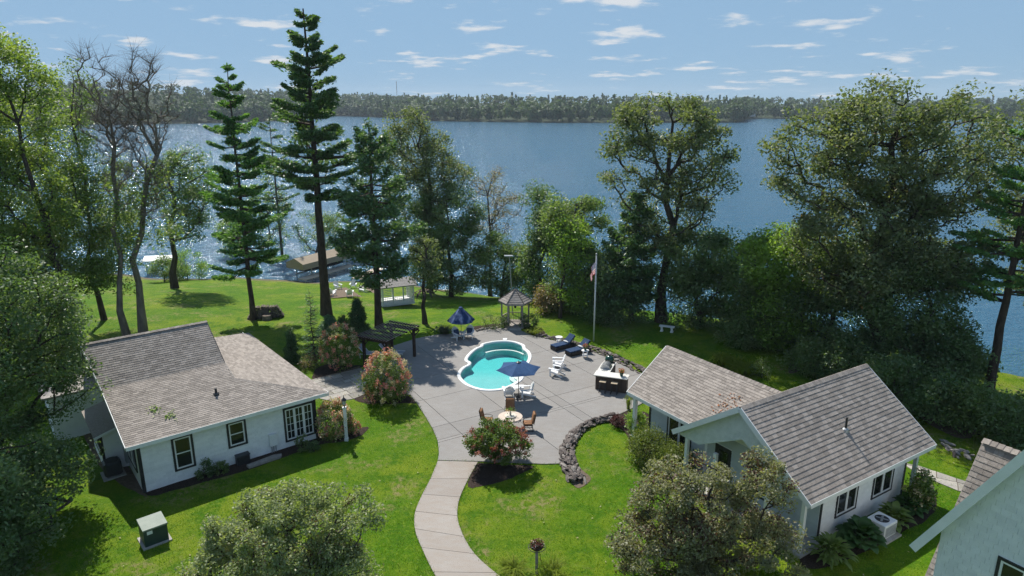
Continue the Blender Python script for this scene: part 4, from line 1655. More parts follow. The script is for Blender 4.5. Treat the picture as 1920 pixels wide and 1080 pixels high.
M['canopy_tan'] = pmat('tan_canopy_vinyl', (0.34, 0.27, 0.19), (0.30, 0.24, 0.17), 2, 0.7, 0.05, 10, 0.2)
M['dock'] = pmat('dock_plank', (0.52, 0.43, 0.33), (0.43, 0.36, 0.28), 4, 0.85, 0.2, 30, 0.2, rnd=0.12)
M['hull'] = pmat('black_hull', (0.012, 0.012, 0.015), None, 3, 0.25, 0, 10, 0.5)
M['pole_grey'] = pmat('aluminium_pole', (0.42, 0.43, 0.43), (0.36, 0.37, 0.37), 6, 0.4, 0.03, 30, 0.5, metal=0.6)
M['pole_white'] = pmat('pale_pole_paint', (0.60, 0.61, 0.61), (0.52, 0.53, 0.53), 6, 0.4, 0.03, 30, 0.5)
PZ = 0.047
NX = random.Random(77)

# ------------------------------------------------------------------ lawn chairs with slatted fan backs
def make_adirondack():
    root = empty("adirondack_chair")
    mb = MB()
    for i in range(6):
        y = -0.40 + i * 0.098
        z = 0.375 - i * 0.022
        mb.box((0, y, z), (0.52, 0.086, 0.022), m=Matrix.Rotation(-0.22, 3, 'X'))
    mb.build("seat", M['chair_white'], root)
    mb = MB()
    n = 7
    for i in range(n):
        t = (i - (n - 1) / 2)
        w = 0.076
        top = 0.74 - 0.022 * t * t
        bx_, tx = t * 0.066, t * 0.092
        lean = 0.40
        b0 = Vector((bx_, 0.16, 0.26))
        e1 = Vector((tx, 0.16 + math.sin(lean) * top, 0.26 + math.cos(lean) * top))
        mb.beam(b0, e1, w, 0.02, up=(0, -1, 0.4))
    mb.build("backrest", M['chair_white'], root)
    for s in (-1, 1):
        mb = MB()
        mb.prism([(s * 0.25, -0.46, 0.555), (s * 0.42, -0.46, 0.555), (s * 0.42, -0.1, 0.555), (s * 0.34, 0.33, 0.555), (s * 0.26, 0.33, 0.555), (s * 0.27, -0.1, 0.555)], (0, 0, 0.025))
        mb.build("arm", M['chair_white'], root, fixn=True)
        mb = MB()
        mb.box((s * 0.30, -0.36, 0.277), (0.03, 0.11, 0.553))
        mb.build("leg", M['chair_white'], root)
        mb = MB()
        mb.beam((s * 0.272, -0.40, 0.33), (s * 0.272, 0.52, 0.045), 0.026, 0.10)
        mb.build("stringer", M['chair_white'], root)
    mb = MB()
    mb.box((0, 0.30, 0.53), (0.66, 0.03, 0.07))
    mb.build("back_brace", M['chair_white'], root)
    return root
adk = make_adirondack()
adk_used = [False]
def adirondack(pos, facing, label, group):
    """facing = direction the sitter looks, degrees from +X"""
    rz = R(facing) + math.pi / 2
    if not adk_used[0]:
        adk_used[0] = True
        o = adk
        o.location = pos
        o.rotation_euler = (0, 0, rz)
        o["label"] = label
    else:
        o = copy_tree(adk, None, pos, rz, label)
    tag(o, None, "chair", group)
    return o
def on_patio(px, py):
    p = P(px, py, PZ)
    return p
GA = "white slatted lawn chairs by the pool"
adirondack(on_patio(954.5, 745), 95, "white slatted chair by the pool with its back to the dining table", GA)
adirondack(on_patio(988, 743), 190, "white slatted chair right of the blue umbrella pole, facing left", GA)
adirondack(on_patio(1044, 704), 152, "nearer of the two white chairs between the pool and the bar", GA)
adirondack(on_patio(1048, 688), 178, "farther of the two white chairs between the pool and the bar", GA)
ca = adirondack(on_patio(858, 636), -52, "white slatted chair on the left under the tie-dyed umbrella", GA)
cb = adirondack(on_patio(880, 633), -98, "white slatted chair on the right under the tie-dyed umbrella", GA)
for c, lab in ((ca, "navy cushion on the left chair under the tie-dyed umbrella"), (cb, "navy cushion on the right chair under the tie-dyed umbrella")):
    mb = MB()
    mb.box((0, 0.13, 0.56), (0.44, 0.10, 0.40), m=Matrix.Rotation(-0.40, 3, 'X'))
    q = mb.build("cushion", M['navy_cushion'], None, bevel=0.03)
    q.location = c.location
    q.rotation_euler = c.rotation_euler
    tag(q, lab, "cushion", "navy cushions on the poolside chairs")
GF = "white lawn chairs in a ring on the gravel"
fc = G(655, 547)
for (px, py), lab in (((622, 555), "white lawn chair of the gravel ring, half behind the tall pine trunk"), ((633, 543), "second white lawn chair from the pine trunk on the gravel, lake side"),
                      ((663, 541), "white lawn chair on the gravel facing the house, nearest the lake"), ((681, 548), "white lawn chair on the gravel nearest the white pavilion"),
                      ((656, 557), "white lawn chair on the gravel with its back to the house")):
    p = G(px, py)
    d = fc - p
    adirondack(p + Vector((0, 0, 0.03)), math.degrees(math.atan2(d.y, d.x)), lab, GF)

# ------------------------------------------------------------------ small tables
def side_table(pos, r, h, label, round_=True):
    t = thing("side_table", label, "table", pos, 0, "white side tables on the patio")
    mb = MB()
    if round_:
        mb.lathe([(r, h - 0.03), (r, h)], 18)
    else:
        for i in range(5):
            mb.bx(-0.42, 0.42, -0.29 + i * 0.118, -0.29 + i * 0.118 + 0.105, h - 0.03, h)
    mb.build("table_top", M['chair_white'], t)
    rr = r * 0.72 if round_ else 0.0
    for k in range(4):
        a = math.pi / 4 + k * math.pi / 2
        x, y = (math.cos(a) * rr, math.sin(a) * rr) if round_ else ((0.36 if k in (0, 3) else -0.36), (0.24 if k < 2 else -0.24))
        mb = MB()
        mb.box((x, y, (h - 0.03) / 2), (0.05, 0.05, h - 0.032))
        mb.build("leg", M['chair_white'], t)
    if round_:
        mb = MB()
        mb.lathe([(rr, h * 0.35), (rr, h * 0.35 + 0.02)], 12)
        mb.build("shelf", M['chair_white'], t)
    return t
side_table(on_patio(970, 737), 0.4, 0.45, "white slatted low table beside the blue umbrella pole", False)
side_table(on_patio(868.5, 633), 0.26, 0.45, "small white table between the chairs under the tie-dyed umbrella")
side_table(on_patio(1048, 643), 0.28, 0.50, "small round white table beyond the rear sun lounger")
tb = side_table(on_patio(1097, 670), 0.28, 0.55, "small round white table with flower pot by the front sun lounger")
def flower_pot(pos, label, pot='terracotta', sc=1.0, seed=1, group="potted orange flowers"):
    t = thing("flower_pot", label, "flower pot", pos, 0, group)
    mb = MB()
    mb.lathe([(0.07 * sc, 0), (0.10 * sc, 0.16 * sc), (0.115 * sc, 0.16 * sc), (0.115 * sc, 0.19 * sc), (0.09 * sc, 0.185 * sc)], 12)
    mb.build("pot", M[pot], t)
    rg = np.random.default_rng(seed)
    n = 130
    c = rg.normal(0, 1, (n, 3))
    c /= np.linalg.norm(c, axis=1)[:, None]
    c = c * rg.uniform(0.5, 1.0, (n, 1)) * np.array([0.20, 0.20, 0.13]) * sc + np.array([0, 0, 0.30 * sc])
    o = leaf_object("flowers", c, 0.06 * sc, rg, M['orange'], t)
    n = 70
    c = rg.normal(0, 0.09 * sc, (n, 3)) + np.array([0, 0, 0.23 * sc])
    leaf_object("leaves", c, 0.08 * sc, rg, M['plant'], t)
    return t
def leaf_quads(C, size, rg, up=0.35, aspect=0.55, var=0.35, dirs=None):
    """one pointed leaf face per centre"""
    n = len(C)
    nr = rg.normal(0, 1, (n, 3))
    nr[:, 2] = np.abs(nr[:, 2]) + up
    nr /= np.linalg.norm(nr, axis=1)[:, None]
    a = dirs if dirs is not None else rg.normal(0, 1, (n, 3))
    a = a - (a * nr).sum(1)[:, None] * nr
    a /= np.linalg.norm(a, axis=1)[:, None] + 1e-9
    b = np.cross(nr, a)
    s = (size if np.ndim(size) else np.full(n, size)) * (1 + var * rg.uniform(-1, 1, n))
    s = s[:, None]
    fold = nr * s * 0.10
    V = np.empty((n, 4, 3))
    V[:, 0] = C - a * s * 0.5
    V[:, 1] = C - b * s * 0.5 * aspect + fold
    V[:, 2] = C + a * s * 0.5
    V[:, 3] = C + b * s * 0.5 * aspect + fold
    return V.reshape(-1, 3)
def quads_mesh(name, V, rnd, mat, parent=None):
    n = len(V) // 4
    me = npmesh(name, V, np.arange(4 * n).reshape(n, 4), rnd)
    me.materials.append(mat)
    return link(bpy.data.objects.new(name, me), parent)
def leaf_object(name, C, size, rg, mat, parent, **k):
    V = leaf_quads(C, size, rg, **k)
    return quads_mesh(name, V, rg.uniform(0, 1, len(C)), mat, parent)
flower_pot(tb.location + Vector((0, 0, 0.55)), "orange flowers in a pot on the small white table", "green_ceramic", 1.2, 3)

# ------------------------------------------------------------------ sun loungers
def lounger(foot, ang, label):
    t = thing("sun_lounger", label, "lounger", foot, ang, "navy sun loungers on the patio")
    mb = MB()
    mb.bx(0.0, 1.95, -0.36, 0.36, 0.03, 0.31)
    mb.build("base", M['wicker'], t, bevel=0.015)
    for x, y in ((0.08, -0.3), (0.08, 0.3), (1.87, -0.3), (1.87, 0.3)):
        mb = MB()
        mb.bx(x - 0.03, x + 0.03, y - 0.03, y + 0.03, 0, 0.031)
        mb.build("leg", M['dark_metal'], t)
    mb = MB()
    mb.bx(-0.02, 1.22, -0.34, 0.34, 0.312, 0.40)
    mb.build("cushion", M['navy_cushion'], t, bevel=0.025)
    mb = MB()
    a = R(42)
    Rm = Matrix.Rotation(-a, 3, 'Y')
    mb.box(Vector((1.22, 0, 0.355)) + Rm @ Vector((0.42, 0, 0.0)), (0.84, 0.68, 0.08), m=Rm)
    mb.build("back_cushion", M['navy_cushion'], t, bevel=0.025)
    mb = MB()
    mb.box(Vector((1.22, 0, 0.30)) + Rm @ Vector((0.42, 0, 0.0)), (0.86, 0.71, 0.04), m=Rm)
    mb.beam((1.75, -0.25, 0.30), (1.75, -0.25, 0.68), 0.03, 0.03)
    mb.beam((1.75, 0.25, 0.30), (1.75, 0.25, 0.68), 0.03, 0.03)
    mb.build("back_frame", M['wicker'], t)
    return t
la = R(34)
for q, l1, l2 in (((1037, 657), "rear navy sun lounger on black wicker base, nearer the gazebo", "white pillow on the rear sun lounger"), ((1064.5, 667), "front navy sun lounger on black wicker base, nearer the bar", "white pillow on the front sun lounger")):
    p = on_patio(*q)
    lo_ = lounger(p, la, l1)
    mb = MB()
    mb.ball((1.20, 0, 0.475), 0.1, 12, 8, (0.9, 2.9, 0.72))
    pl = mb.build("pillow", M['pillow'], None, smooth=True)
    pl.location, pl.rotation_euler = p, (0, 0, la)
    tag(pl, l2, "pillow", "white pillows on the sun loungers")

# ------------------------------------------------------------------ umbrellas
def umbrella(pos, label, nseg, r, ze, za, mat, a0, vent=False):
    t = thing("patio_umbrella", label, "umbrella", pos)
    mb = MB()
    mb.tube([(0, 0, 0.05), (0, 0, za + 0.04)], 0.024, 10)
    mb.build("pole", M['dark_metal'], t, smooth=True)
    mb = MB()
    mb.lathe([(0.26, 0), (0.26, 0.05), (0.09, 0.09), (0.05, 0.22)], 16)
    mb.build("base", M['dark_metal'], t)
    mb = MB()
    for k in range(nseg):
        a, b = a0 + 2 * math.pi * k / nseg, a0 + 2 * math.pi * (k + 1) / nseg
        ce, cb_ = Vector((math.cos(a), math.sin(a), 0)), Vector((math.cos(b), math.sin(b), 0))
        rows = []
        for i in range(6):
            f_ = i / 5
            row = []
            for j in range(5):
                g = j / 4
                p = ce.lerp(cb_, g) * r * (0.05 + 0.95 * f_)
                sag = math.sin(math.pi * g) * f_ * 0.055
                zz = za + (ze - za) * (f_ ** 1.08) - sag
                if i == 5:
                    p *= 1 - 0.07 * math.sin(math.pi * g)
                row.append((p.x, p.y, zz))
            rows.append(row)
        flat = [p for r_ in rows for p in r_]
        mb.add(flat, [(5 * i + j, 5 * (i + 1) + j, 5 * (i + 1) + j + 1, 5 * i + j + 1) for i in range(5) for j in range(4)])
    cn = mb.build("canopy", mat, t)
    for k in range(nseg):
        a = a0 + 2 * math.pi * k / nseg
        mb = MB()
        mb.beam((0.05 * math.cos(a), 0.05 * math.sin(a), za - 0.03), (r * 0.99 * math.cos(a), r * 0.99 * math.sin(a), ze - 0.02), 0.016, 0.016)
        mb.build("rib", M['dark_metal'], t)
    mb = MB()
    mb.lathe([(0.17, za - 0.025), (0.15, za + 0.01), (0.03, za + 0.06), (0.02, za + 0.11)], nseg, a0=a0)
    mb.build("cap", M['dark_metal'] if not vent else mat, t)
    return t
umbrella(on_patio(972, 747), "flat blue six-sided umbrella at the near edge of the pool", 6, 1.42, 2.0, 2.42, M['navy'], R(12))
umbrella(on_patio(865, 632), "steep tie-dyed navy umbrella over two white chairs beyond the pool", 8, 1.12, 1.40, 2.45, M['navy_tie'], R(10), True)

# ------------------------------------------------------------------ pergola with chaises under it
def pergola():
    c = [P(667, 627.8, 2.5), P(724.4, 636.7, 2.5), P(785.6, 606.7, 2.5), P(724.4, 600, 2.5)]
    o = c[1]
    ax = (c[2] - c[1]).normalized()
    ang = math.atan2(ax.y, ax.x)
    t = thing("pergola", "dark brown timber pergola with slatted top beside the patio", "pergola", (o.x, o.y, 0), ang)
    LN, WD = 3.85, 2.5            # local x along the slats, y across
    for x in (0.35, LN - 0.35):
        for y in (0.25, WD - 0.25):
            mb = MB()
            mb.bx(x - 0.085, x + 0.085, y - 0.085, y + 0.085, 0, 2.18)
            pst = mb.build("post", M['pergola'], t)
            for sx in (-1, 1):
                mb = MB()
                mb.beam((x, y + sx * 0.04, 1.62), (x, y + sx * 0.52, 2.16), 0.07, 0.07)
                mb.build("brace", M['pergola'], pst)
    for x in (0.35, LN - 0.35):
        for s in (-0.115, 0.115):
            mb = MB()
            mb.bx(x + s - 0.025, x + s + 0.025, -0.12, WD + 0.12, 2.06, 2.25)
            mb.build("beam", M['pergola'], t)
    for i in range(6):
        x = 0.1 + i * (LN - 0.2) / 5
        mb = MB()
        mb.bx(x - 0.022, x + 0.022, -0.08, WD + 0.08, 2.252, 2.38)
        mb.build("rafter", M['pergola'], t)
    n = 13
    for i in range(n):
        y = -0.03 + i * (WD + 0.06) / (n - 1)
        mb = MB()
        mb.bx(-0.12, LN + 0.12, y - 0.026, y + 0.026, 2.382, 2.404)
        mb.build("slat", M['pergola_slat'], t)
pergola()
def chaise(pos, ang, label):
    t = thing("chaise_lounge", label, "chaise", pos, ang, "grey sling chaises under the pergola")
    mb = MB()
    mb.bx(0, 1.25, -0.3, 0.3, 0.33, 0.355)
    mb.build("sling", M['sling'], t)
    a = R(48)
    Rm = Matrix.Rotation(-a, 3, 'Y')
    mb = MB()
    mb.box(Vector((1.25, 0, 0.35)) + Rm @ Vector((0.38, 0, 0)), (0.78, 0.6, 0.025), m=Rm)
    mb.build("back_sling", M['sling'], t)
    for s in (-0.32, 0.32):
        mb = MB()
        mb.beam((0, s, 0.335), (1.75, s, 0.335), 0.035, 0.045)
        e = Vector((1.25, s, 0.35)) + Rm @ Vector((0.78, 0, 0))
        mb.beam((1.25, s, 0.35), e, 0.03, 0.035)
        mb.build("side_rail", M['white_trim'], t)
        for x in (0.2, 1.6):
            mb = MB()
            mb.beam((x, s, 0), (x + 0.05, s, 0.32), 0.03, 0.035)
            mb.build("leg", M['white_trim'], t)
M['sling'] = pmat('grey_sling', (0.30, 0.33, 0.37), (0.26, 0.29, 0.33), 6, 0.85, 0.15, 90, 0.1)
chaise(on_patio(757, 669), R(168), "grey sling chaise with white frame at the pergola's open end")
chaise(on_patio(718, 672), R(168), "grey sling chaise half hidden behind the rounded hydrangea")

# ------------------------------------------------------------------ outdoor bar
def bar():
    p = P(1116, 729.4, PZ)
    ang = R(-20)
    t = thing("outdoor_bar", "L-shaped brown outdoor bar with cream counter", "bar", (p.x, p.y, PZ), ang)
    L1, D1, L2, H = 1.98, 0.58, 2.75, 1.05
    def panels(x0, x1, y0, y1, nx, along):
        mb = MB()
        mb.bx(x0, x1, y0, y1, 0, H - 0.06)
        mb.build("cabinet", M['bar_wood'], t)
    panels(0, L1, 0, D1, 1, 'x')
    panels(0.02, 0.72, D1 + 0.001, L2, 1, 'y')
    n = 9
    for i in range(n):
        w = L1 / n
        mb = MB()
        mb.bx(i * w + 0.006, (i + 1) * w - 0.006, -0.022, -0.001, 0.06, H - 0.075)
        mb.build("panel", M['bar_wood'], t)
    for i in range(3):
        w = D1 / 3
        mb = MB()
        mb.bx(L1 + 0.001, L1 + 0.022, i * w + 0.006, (i + 1) * w - 0.006, 0.06, H - 0.075)
        mb.build("panel", M['bar_wood'], t)
    for i in range(4):
        w = (L2 - D1) / 4
        mb = MB()
        mb.bx(0.721, 0.742, D1 + i * w + 0.02, D1 + (i + 1) * w - 0.02, 0.10, H - 0.11)
        mb.build("cabinet_door", M['bar_wood'], t)
    mb = MB()
    mb.bx(-0.10, L1 + 0.10, -0.20, D1 + 0.05, H - 0.058, H)
    mb.build("counter", M['bar_top'], t, bevel=0.012)
    mb = MB()
    mb.bx(-0.06, 0.80, D1 + 0.052, L2 - 0.62, H - 0.06, H - 0.004)
    mb.bx(-0.06, 0.80, L2 - 0.62, L2 + 0.02, H - 0.16, H - 0.10)
    mb.build("counter", M['bar_top'], t, bevel=0.012)
    # built-in grill
    mb = MB()
    mb.bx(0.05, 0.70, 1.02, 1.75, H - 0.004, H + 0.05)
    g = mb.build("grill", M['steel'], t)
    prof = [(math.cos(a) * 0.31, math.sin(a) * 0.24) for a in [math.pi * k / 8 for k in range(9)]]
    mb = MB()
    mb.prism([(0.375 + x, 1.05, H + 0.05 + z) for x, z in prof], (0, 0.66, 0))
    mb.build("lid", M['steel'], g, fixn=True)
    mb = MB()
    mb.tube([(0.70, 1.1, H + 0.13), (0.74, 1.1, H + 0.13), (0.74, 1.66, H + 0.13), (0.70, 1.66, H + 0.13)], 0.012, 6)
    mb.build("handle", M['dark_metal'], g)
    mb = MB()
    mb.tube([(0.2, 0.75, H), (0.2, 0.75, H + 0.22), (0.28, 0.75, H + 0.26), (0.34, 0.75, H + 0.18)], 0.014, 8)
    mb.build("tap", M['steel'], t)
    mb = MB()
    mb.bx(0.25, 0.6, 0.7, 0.92, H - 0.003, H + 0.003)
    mb.build("sink", M['steel'], t)
    W = Matrix.Translation((p.x, p.y, PZ)) @ Matrix.Rotation(ang, 4, 'Z')
    k = thing("kamado_grill", "round dark green ceramic grill at the far end of the bar", "grill", W @ Vector((0.36, L2 - 0.28, H - 0.10)), ang)
    mb = MB()
    mb.lathe([(0.14, 0.0), (0.24, 0.06), (0.29, 0.18), (0.295, 0.22)], 20)
    mb.build("bowl", M['green_ceramic'], k, smooth=True)
    mb = MB()
    mb.lathe([(0.298, 0.225), (0.30, 0.25), (0.27, 0.37), (0.19, 0.47), (0.08, 0.52), (0.05, 0.52)], 20)
    mb.build("dome_lid", M['green_ceramic'], k, smooth=True)
    mb = MB()
    mb.lathe([(0.055, 0.52), (0.055, 0.57), (0.07, 0.575), (0.07, 0.59)], 12)
    mb.build("chimney_cap", M['dark_metal'], k)
    mb = MB()
    mb.lathe([(0.304, 0.205), (0.304, 0.24)], 20)
    mb.build("band", M['dark_metal'], k)
    mb = MB()
    mb.tube([(-0.1, -0.29, 0.27), (-0.1, -0.36, 0.27), (0.1, -0.36, 0.27), (0.1, -0.29, 0.27)], 0.014, 6)
    mb.build("handle", M['log'], k)
    flower_pot(W @ Vector((1.62, 0.22, H)), "orange flowers in a green pot on the bar counter", 'green_ceramic', 1.25, 5)
    for i, (x, lab) in enumerate(((0.55, "bar stool with pale seat, nearer the pool side of the bar"), (1.30, "bar stool with pale seat, nearer the guest house end of the bar"))):
        s = thing("bar_stool", lab, "stool", W @ Vector((x, -0.34, 0)), ang, "bar stools at the outdoor bar")
        mb = MB()
        mb.bx(-0.21, 0.21, -0.16, 0.16, 0.72, 0.765)
        mb.build("seat", M['stool_seat'], s, bevel=0.012)
        for sx in (-1, 1):
            for sy in (-1, 1):
                mb = MB()
                mb.beam((sx * 0.20, sy * 0.15, 0), (sx * 0.16, sy * 0.12, 0.72), 0.035, 0.035)
                mb.build("leg", M['dark_metal'], s)
        for z in (0.22, 0.48):
            mb = MB()
            mb.beam((-0.18, -0.135, z), (0.18, -0.135, z), 0.022, 0.022)
            mb.beam((-0.18, 0.135, z), (0.18, 0.135, z), 0.022, 0.022)
            mb.build("footrest", M['dark_metal'], s)
bar()

# ------------------------------------------------------------------ dining set
def dining():
    p = P(957, 803, PZ)
    t = thing("round_table", "round stone-topped dining table near the small flowering tree", "table", p)
    mb = MB()
    mb.lathe([(0.66, 0.70), (0.69, 0.715), (0.69, 0.74), (0.67, 0.75)], 36)
    mb.build("table_top", M['table_top'], t)
    mb = MB()
    mb.lathe([(0.36, 0), (0.34, 0.04), (0.10, 0.10), (0.09, 0.62), (0.28, 0.70)], 14)
    mb.build("pedestal", M['dark_metal'], t)
    s = thing("turntable", "round pale serving turntable on the dining table", "turntable", p + Vector((0, 0.02, 0.75)))
    mb = MB()
    mb.lathe([(0.10, 0), (0.10, 0.03)], 14)
    mb.build("foot", M['dark_metal'], s)
    mb = MB()
    mb.lathe([(0.34, 0.03), (0.34, 0.05)], 30)
    mb.build("plate", M['susan'], s)
    v = thing("vase", "leafy green cutting in a small glass vase on the turntable", "vase", p + Vector((0, 0.06, 0.80)))
    mb = MB()
    mb.lathe([(0.05, 0), (0.06, 0.10), (0.035, 0.16), (0.045, 0.19)], 12)
    mb.build("jar", M['steel'], v, smooth=True)
    rg = np.random.default_rng(9)
    C = rg.normal(0, 1, (110, 3)) * np.array([0.13, 0.11, 0.07]) + np.array([0, 0, 0.32])
    leaf_object("leaves", C, 0.09, rg, M['plant'], v)
    def chair(pos, facing, label):
        c = thing("dining_chair", label, "chair", pos, R(facing) + math.pi / 2, "tan cushioned dining chairs round the table")
        mb = MB()
        mb.bx(-0.27, 0.27, -0.27, 0.25, 0.36, 0.39)
        mb.tube([(-0.25, -0.2, 0.03), (-0.25, 0.3, 0.03)], 0.016, 6)
        mb.tube([(0.25, -0.2, 0.03), (0.25, 0.3, 0.03)], 0.016, 6)
        mb.build("frame", M['dark_metal'], c)
        for sx in (-1, 1):
            for y in (-0.2, 0.24):
                mb = MB()
                mb.tube([(sx * 0.25, y, 0.0), (sx * 0.25, y, 0.37)], 0.017, 6)
                mb.build("leg", M['dark_metal'], c)
            mb = MB()
            mb.tube([(sx * 0.28, -0.2, 0.38), (sx * 0.30, -0.24, 0.58), (sx * 0.30, -0.1, 0.64), (sx * 0.29, 0.22, 0.62)], 0.016, 6)
            mb.build("armrest", M['dark_metal'], c)
        mb = MB()
        mb.bx(-0.26, 0.26, -0.29, 0.22, 0.392, 0.50)
        mb.build("seat_cushion", M['tan_cushion'], c, bevel=0.035)
        mb = MB()
        mb.box((0, 0.30, 0.76), (0.52, 0.11, 0.62), m=Matrix.Rotation(-0.20, 3, 'X'))
        mb.build("back_cushion", M['tan_cushion'], c, bevel=0.04)
        mb = MB()
        mb.box((0, 0.375, 0.74), (0.54, 0.02, 0.66), m=Matrix.Rotation(-0.20, 3, 'X'))
        mb.build("back_frame", M['bar_wood'], c)
    chair(P(990, 806, PZ), 184, "tan dining chair on the right of the round table")
    chair(P(914, 800, PZ), -8, "tan dining chair left of the round table, behind the small flowering tree")
    chair(P(956, 783, PZ), -92, "tan dining chair on the pool side of the round table")
dining()

# ------------------------------------------------------------------ gazebo
def gazebo():
    p = G(966, 609)
    t = thing("gazebo", "small six-sided weathered wood gazebo at the far edge of the patio", "gazebo", p)
    r = 1.12
    ang = [math.pi / 3 * k for k in range(6)]
    for a in ang:
        mb = MB()
        mb.box((r * math.cos(a), r * math.sin(a), 1.06), (0.13, 0.13, 2.12), rz=a)
        mb.build("post", M['grey_wood'], t)
    mb = MB()
    mb.lathe([(1.28, 0.0), (1.28, 0.10)], 6)
    mb.build("floor", M['grey_wood'], t)
    zE, zA, rE = 2.10, 3.05, 1.42
    mb = MB()
    mb.lathe([(rE, zE - 0.10), (rE, zE), (0.04, zA)], 6)
    roof = mb.build("roof", M['grey_wood'], t)
    rows = 7
    for k in range(6):
        a, b = ang[k], ang[(k + 1) % 6]
        A, B = Vector((math.cos(a), math.sin(a), 0)), Vector((math.cos(b), math.sin(b), 0))
        for i in range(rows):
            f0, f1 = i / rows, (i + 1) / rows
            r0, r1 = rE * (1 - f0) + 0.02, rE * (1 - f1) + 0.02
            z0, z1 = zE + (zA - zE) * f0, zE + (zA - zE) * f1
            mb = MB()
            q = [A * r0, B * r0, B * r1, A * r1]
            zz = [z0, z0, z1, z1]
            top = [(v.x * 0.985, v.y * 0.985, z + (0.05 if j < 2 else 0.022)) for j, (v, z) in enumerate(zip(q, zz))]
            bot = [(v.x * 0.985, v.y * 0.985, z + 0.004) for v, z in zip(q, zz)]
            mb.add(top + bot, [(0, 1, 2, 3), (0, 4, 5, 1), (1, 5, 6, 2), (3, 7, 4, 0)])
            mb.build("shingle_course", M['grey_wood'], roof)
        mb = MB()
        mb.beam(A * rE + Vector((0, 0, zE + 0.045)), A * 0.05 + Vector((0, 0, zA + 0.045)), 0.07, 0.03)
        mb.build("hip_board", M['dark_grey_wood'], roof)
    for k in range(6):
        if k == 4:
            continue                       # entrance towards the patio
        A = Vector((math.cos(ang[k]), math.sin(ang[k]), 0)) * r
        B = Vector((math.cos(ang[(k + 1) % 6]), math.sin(ang[(k + 1) % 6]), 0)) * r
        mb = MB()
        mb.beam(A + UZ * 0.78, B + UZ * 0.78, 0.07, 0.05)
        rail = mb.build("railing", M['grey_wood'], t)
        for i in range(1, 8):
            q = A.lerp(B, i / 8)
            mb = MB()
            mb.beam(q + UZ * 0.10, q + UZ * 0.76, 0.035, 0.035)
            mb.build("baluster", M['grey_wood'], rail)
    mb = MB()
    mb.tube([(0, 0, 2.95), (0, 0, 1.75)], 0.012, 6)
    mb.lathe([(0.03, 1.45), (0.10, 1.50), (0.10, 1.68), (0.03, 1.76)], 8)
    mb.build("hanging_lantern", M['dark_metal'], t)
    mb = MB()
    mb.box((0, -1.35, 0.035), (0.95, 0.5, 0.05))
    mb.build("step", M['concrete'], t)
M['dark_grey_wood'] = pmat('dark_weathered_wood', (0.10, 0.09, 0.082), None, 6, 0.85)
gazebo()

# ------------------------------------------------------------------ flag pole, light pole, lamp post
def flag_mat():
    m, nt, b, N, L = new_mat('stars_and_stripes')
    b.inputs['Roughness'].default_value = 0.8
    at = N("ShaderNodeUVMap")
    sp = N("ShaderNodeSeparateXYZ")
    L(at.outputs[0], sp.inputs[0])
    def math_(op, a, v=None, c=None):
        x = N("ShaderNodeMath")
        x.operation = op
        L(a, x.inputs[0])
        if v is not None:
            if isinstance(v, float):
                x.inputs[1].default_value = v
            else:
                L(v, x.inputs[1])
        return x.outputs[0]
    st = math_('MULTIPLY', sp.outputs['Y'], 6.5)
    st = math_('FRACT', st)
    st = math_('LESS_THAN', st, 0.5)
    mx = N("ShaderNodeMix")
    mx.data_type = 'RGBA'
    mx.inputs[6].default_value = (0.80, 0.79, 0.78, 1)
    mx.inputs[7].default_value = (0.55, 0.018, 0.04, 1)
    L(st, mx.inputs[0])
    u = math_('LESS_THAN', sp.outputs['X'], 0.4)
    v = math_('GREATER_THAN', sp.outputs['Y'], 0.4615)
    cant = math_('MULTIPLY', u, v)
    # stars: staggered dots on the blue field
    su = math_('FRACT', math_('MULTIPLY', sp.outputs['X'], 15.0))
    sv = math_('FRACT', math_('MULTIPLY', sp.outputs['Y'], 9.3))
    du = math_('POWER', math_('SUBTRACT', su, 0.5), 2.0)
    dv = math_('POWER', math_('SUBTRACT', sv, 0.5), 2.0)
    dd = math_('LESS_THAN', math_('ADD', du, dv), 0.07)
    m2 = N("ShaderNodeMix")
    m2.data_type = 'RGBA'
    m2.inputs[6].default_value = (0.018, 0.028, 0.115, 1)
    m2.inputs[7].default_value = (0.75, 0.75, 0.75, 1)
    L(dd, m2.inputs[0])
    m3 = N("ShaderNodeMix")
    m3.data_type = 'RGBA'
    L(cant, m3.inputs[0])
    L(mx.outputs[2], m3.inputs[6])
    L(m2.outputs[2], m3.inputs[7])
    L(m3.outputs[2], b.inputs['Base Color'])
    tr = N("ShaderNodeBsdfTranslucent")
    L(m3.outputs[2], tr.inputs[0])
    ms = N("ShaderNodeMixShader")
    ms.inputs[0].default_value = 0.45
    L(b.outputs[0], ms.inputs[1])
    L(tr.outputs[0], ms.inputs[2])
    L(ms.outputs[0], nt.nodes["Material Output"].inputs[0])
    return m
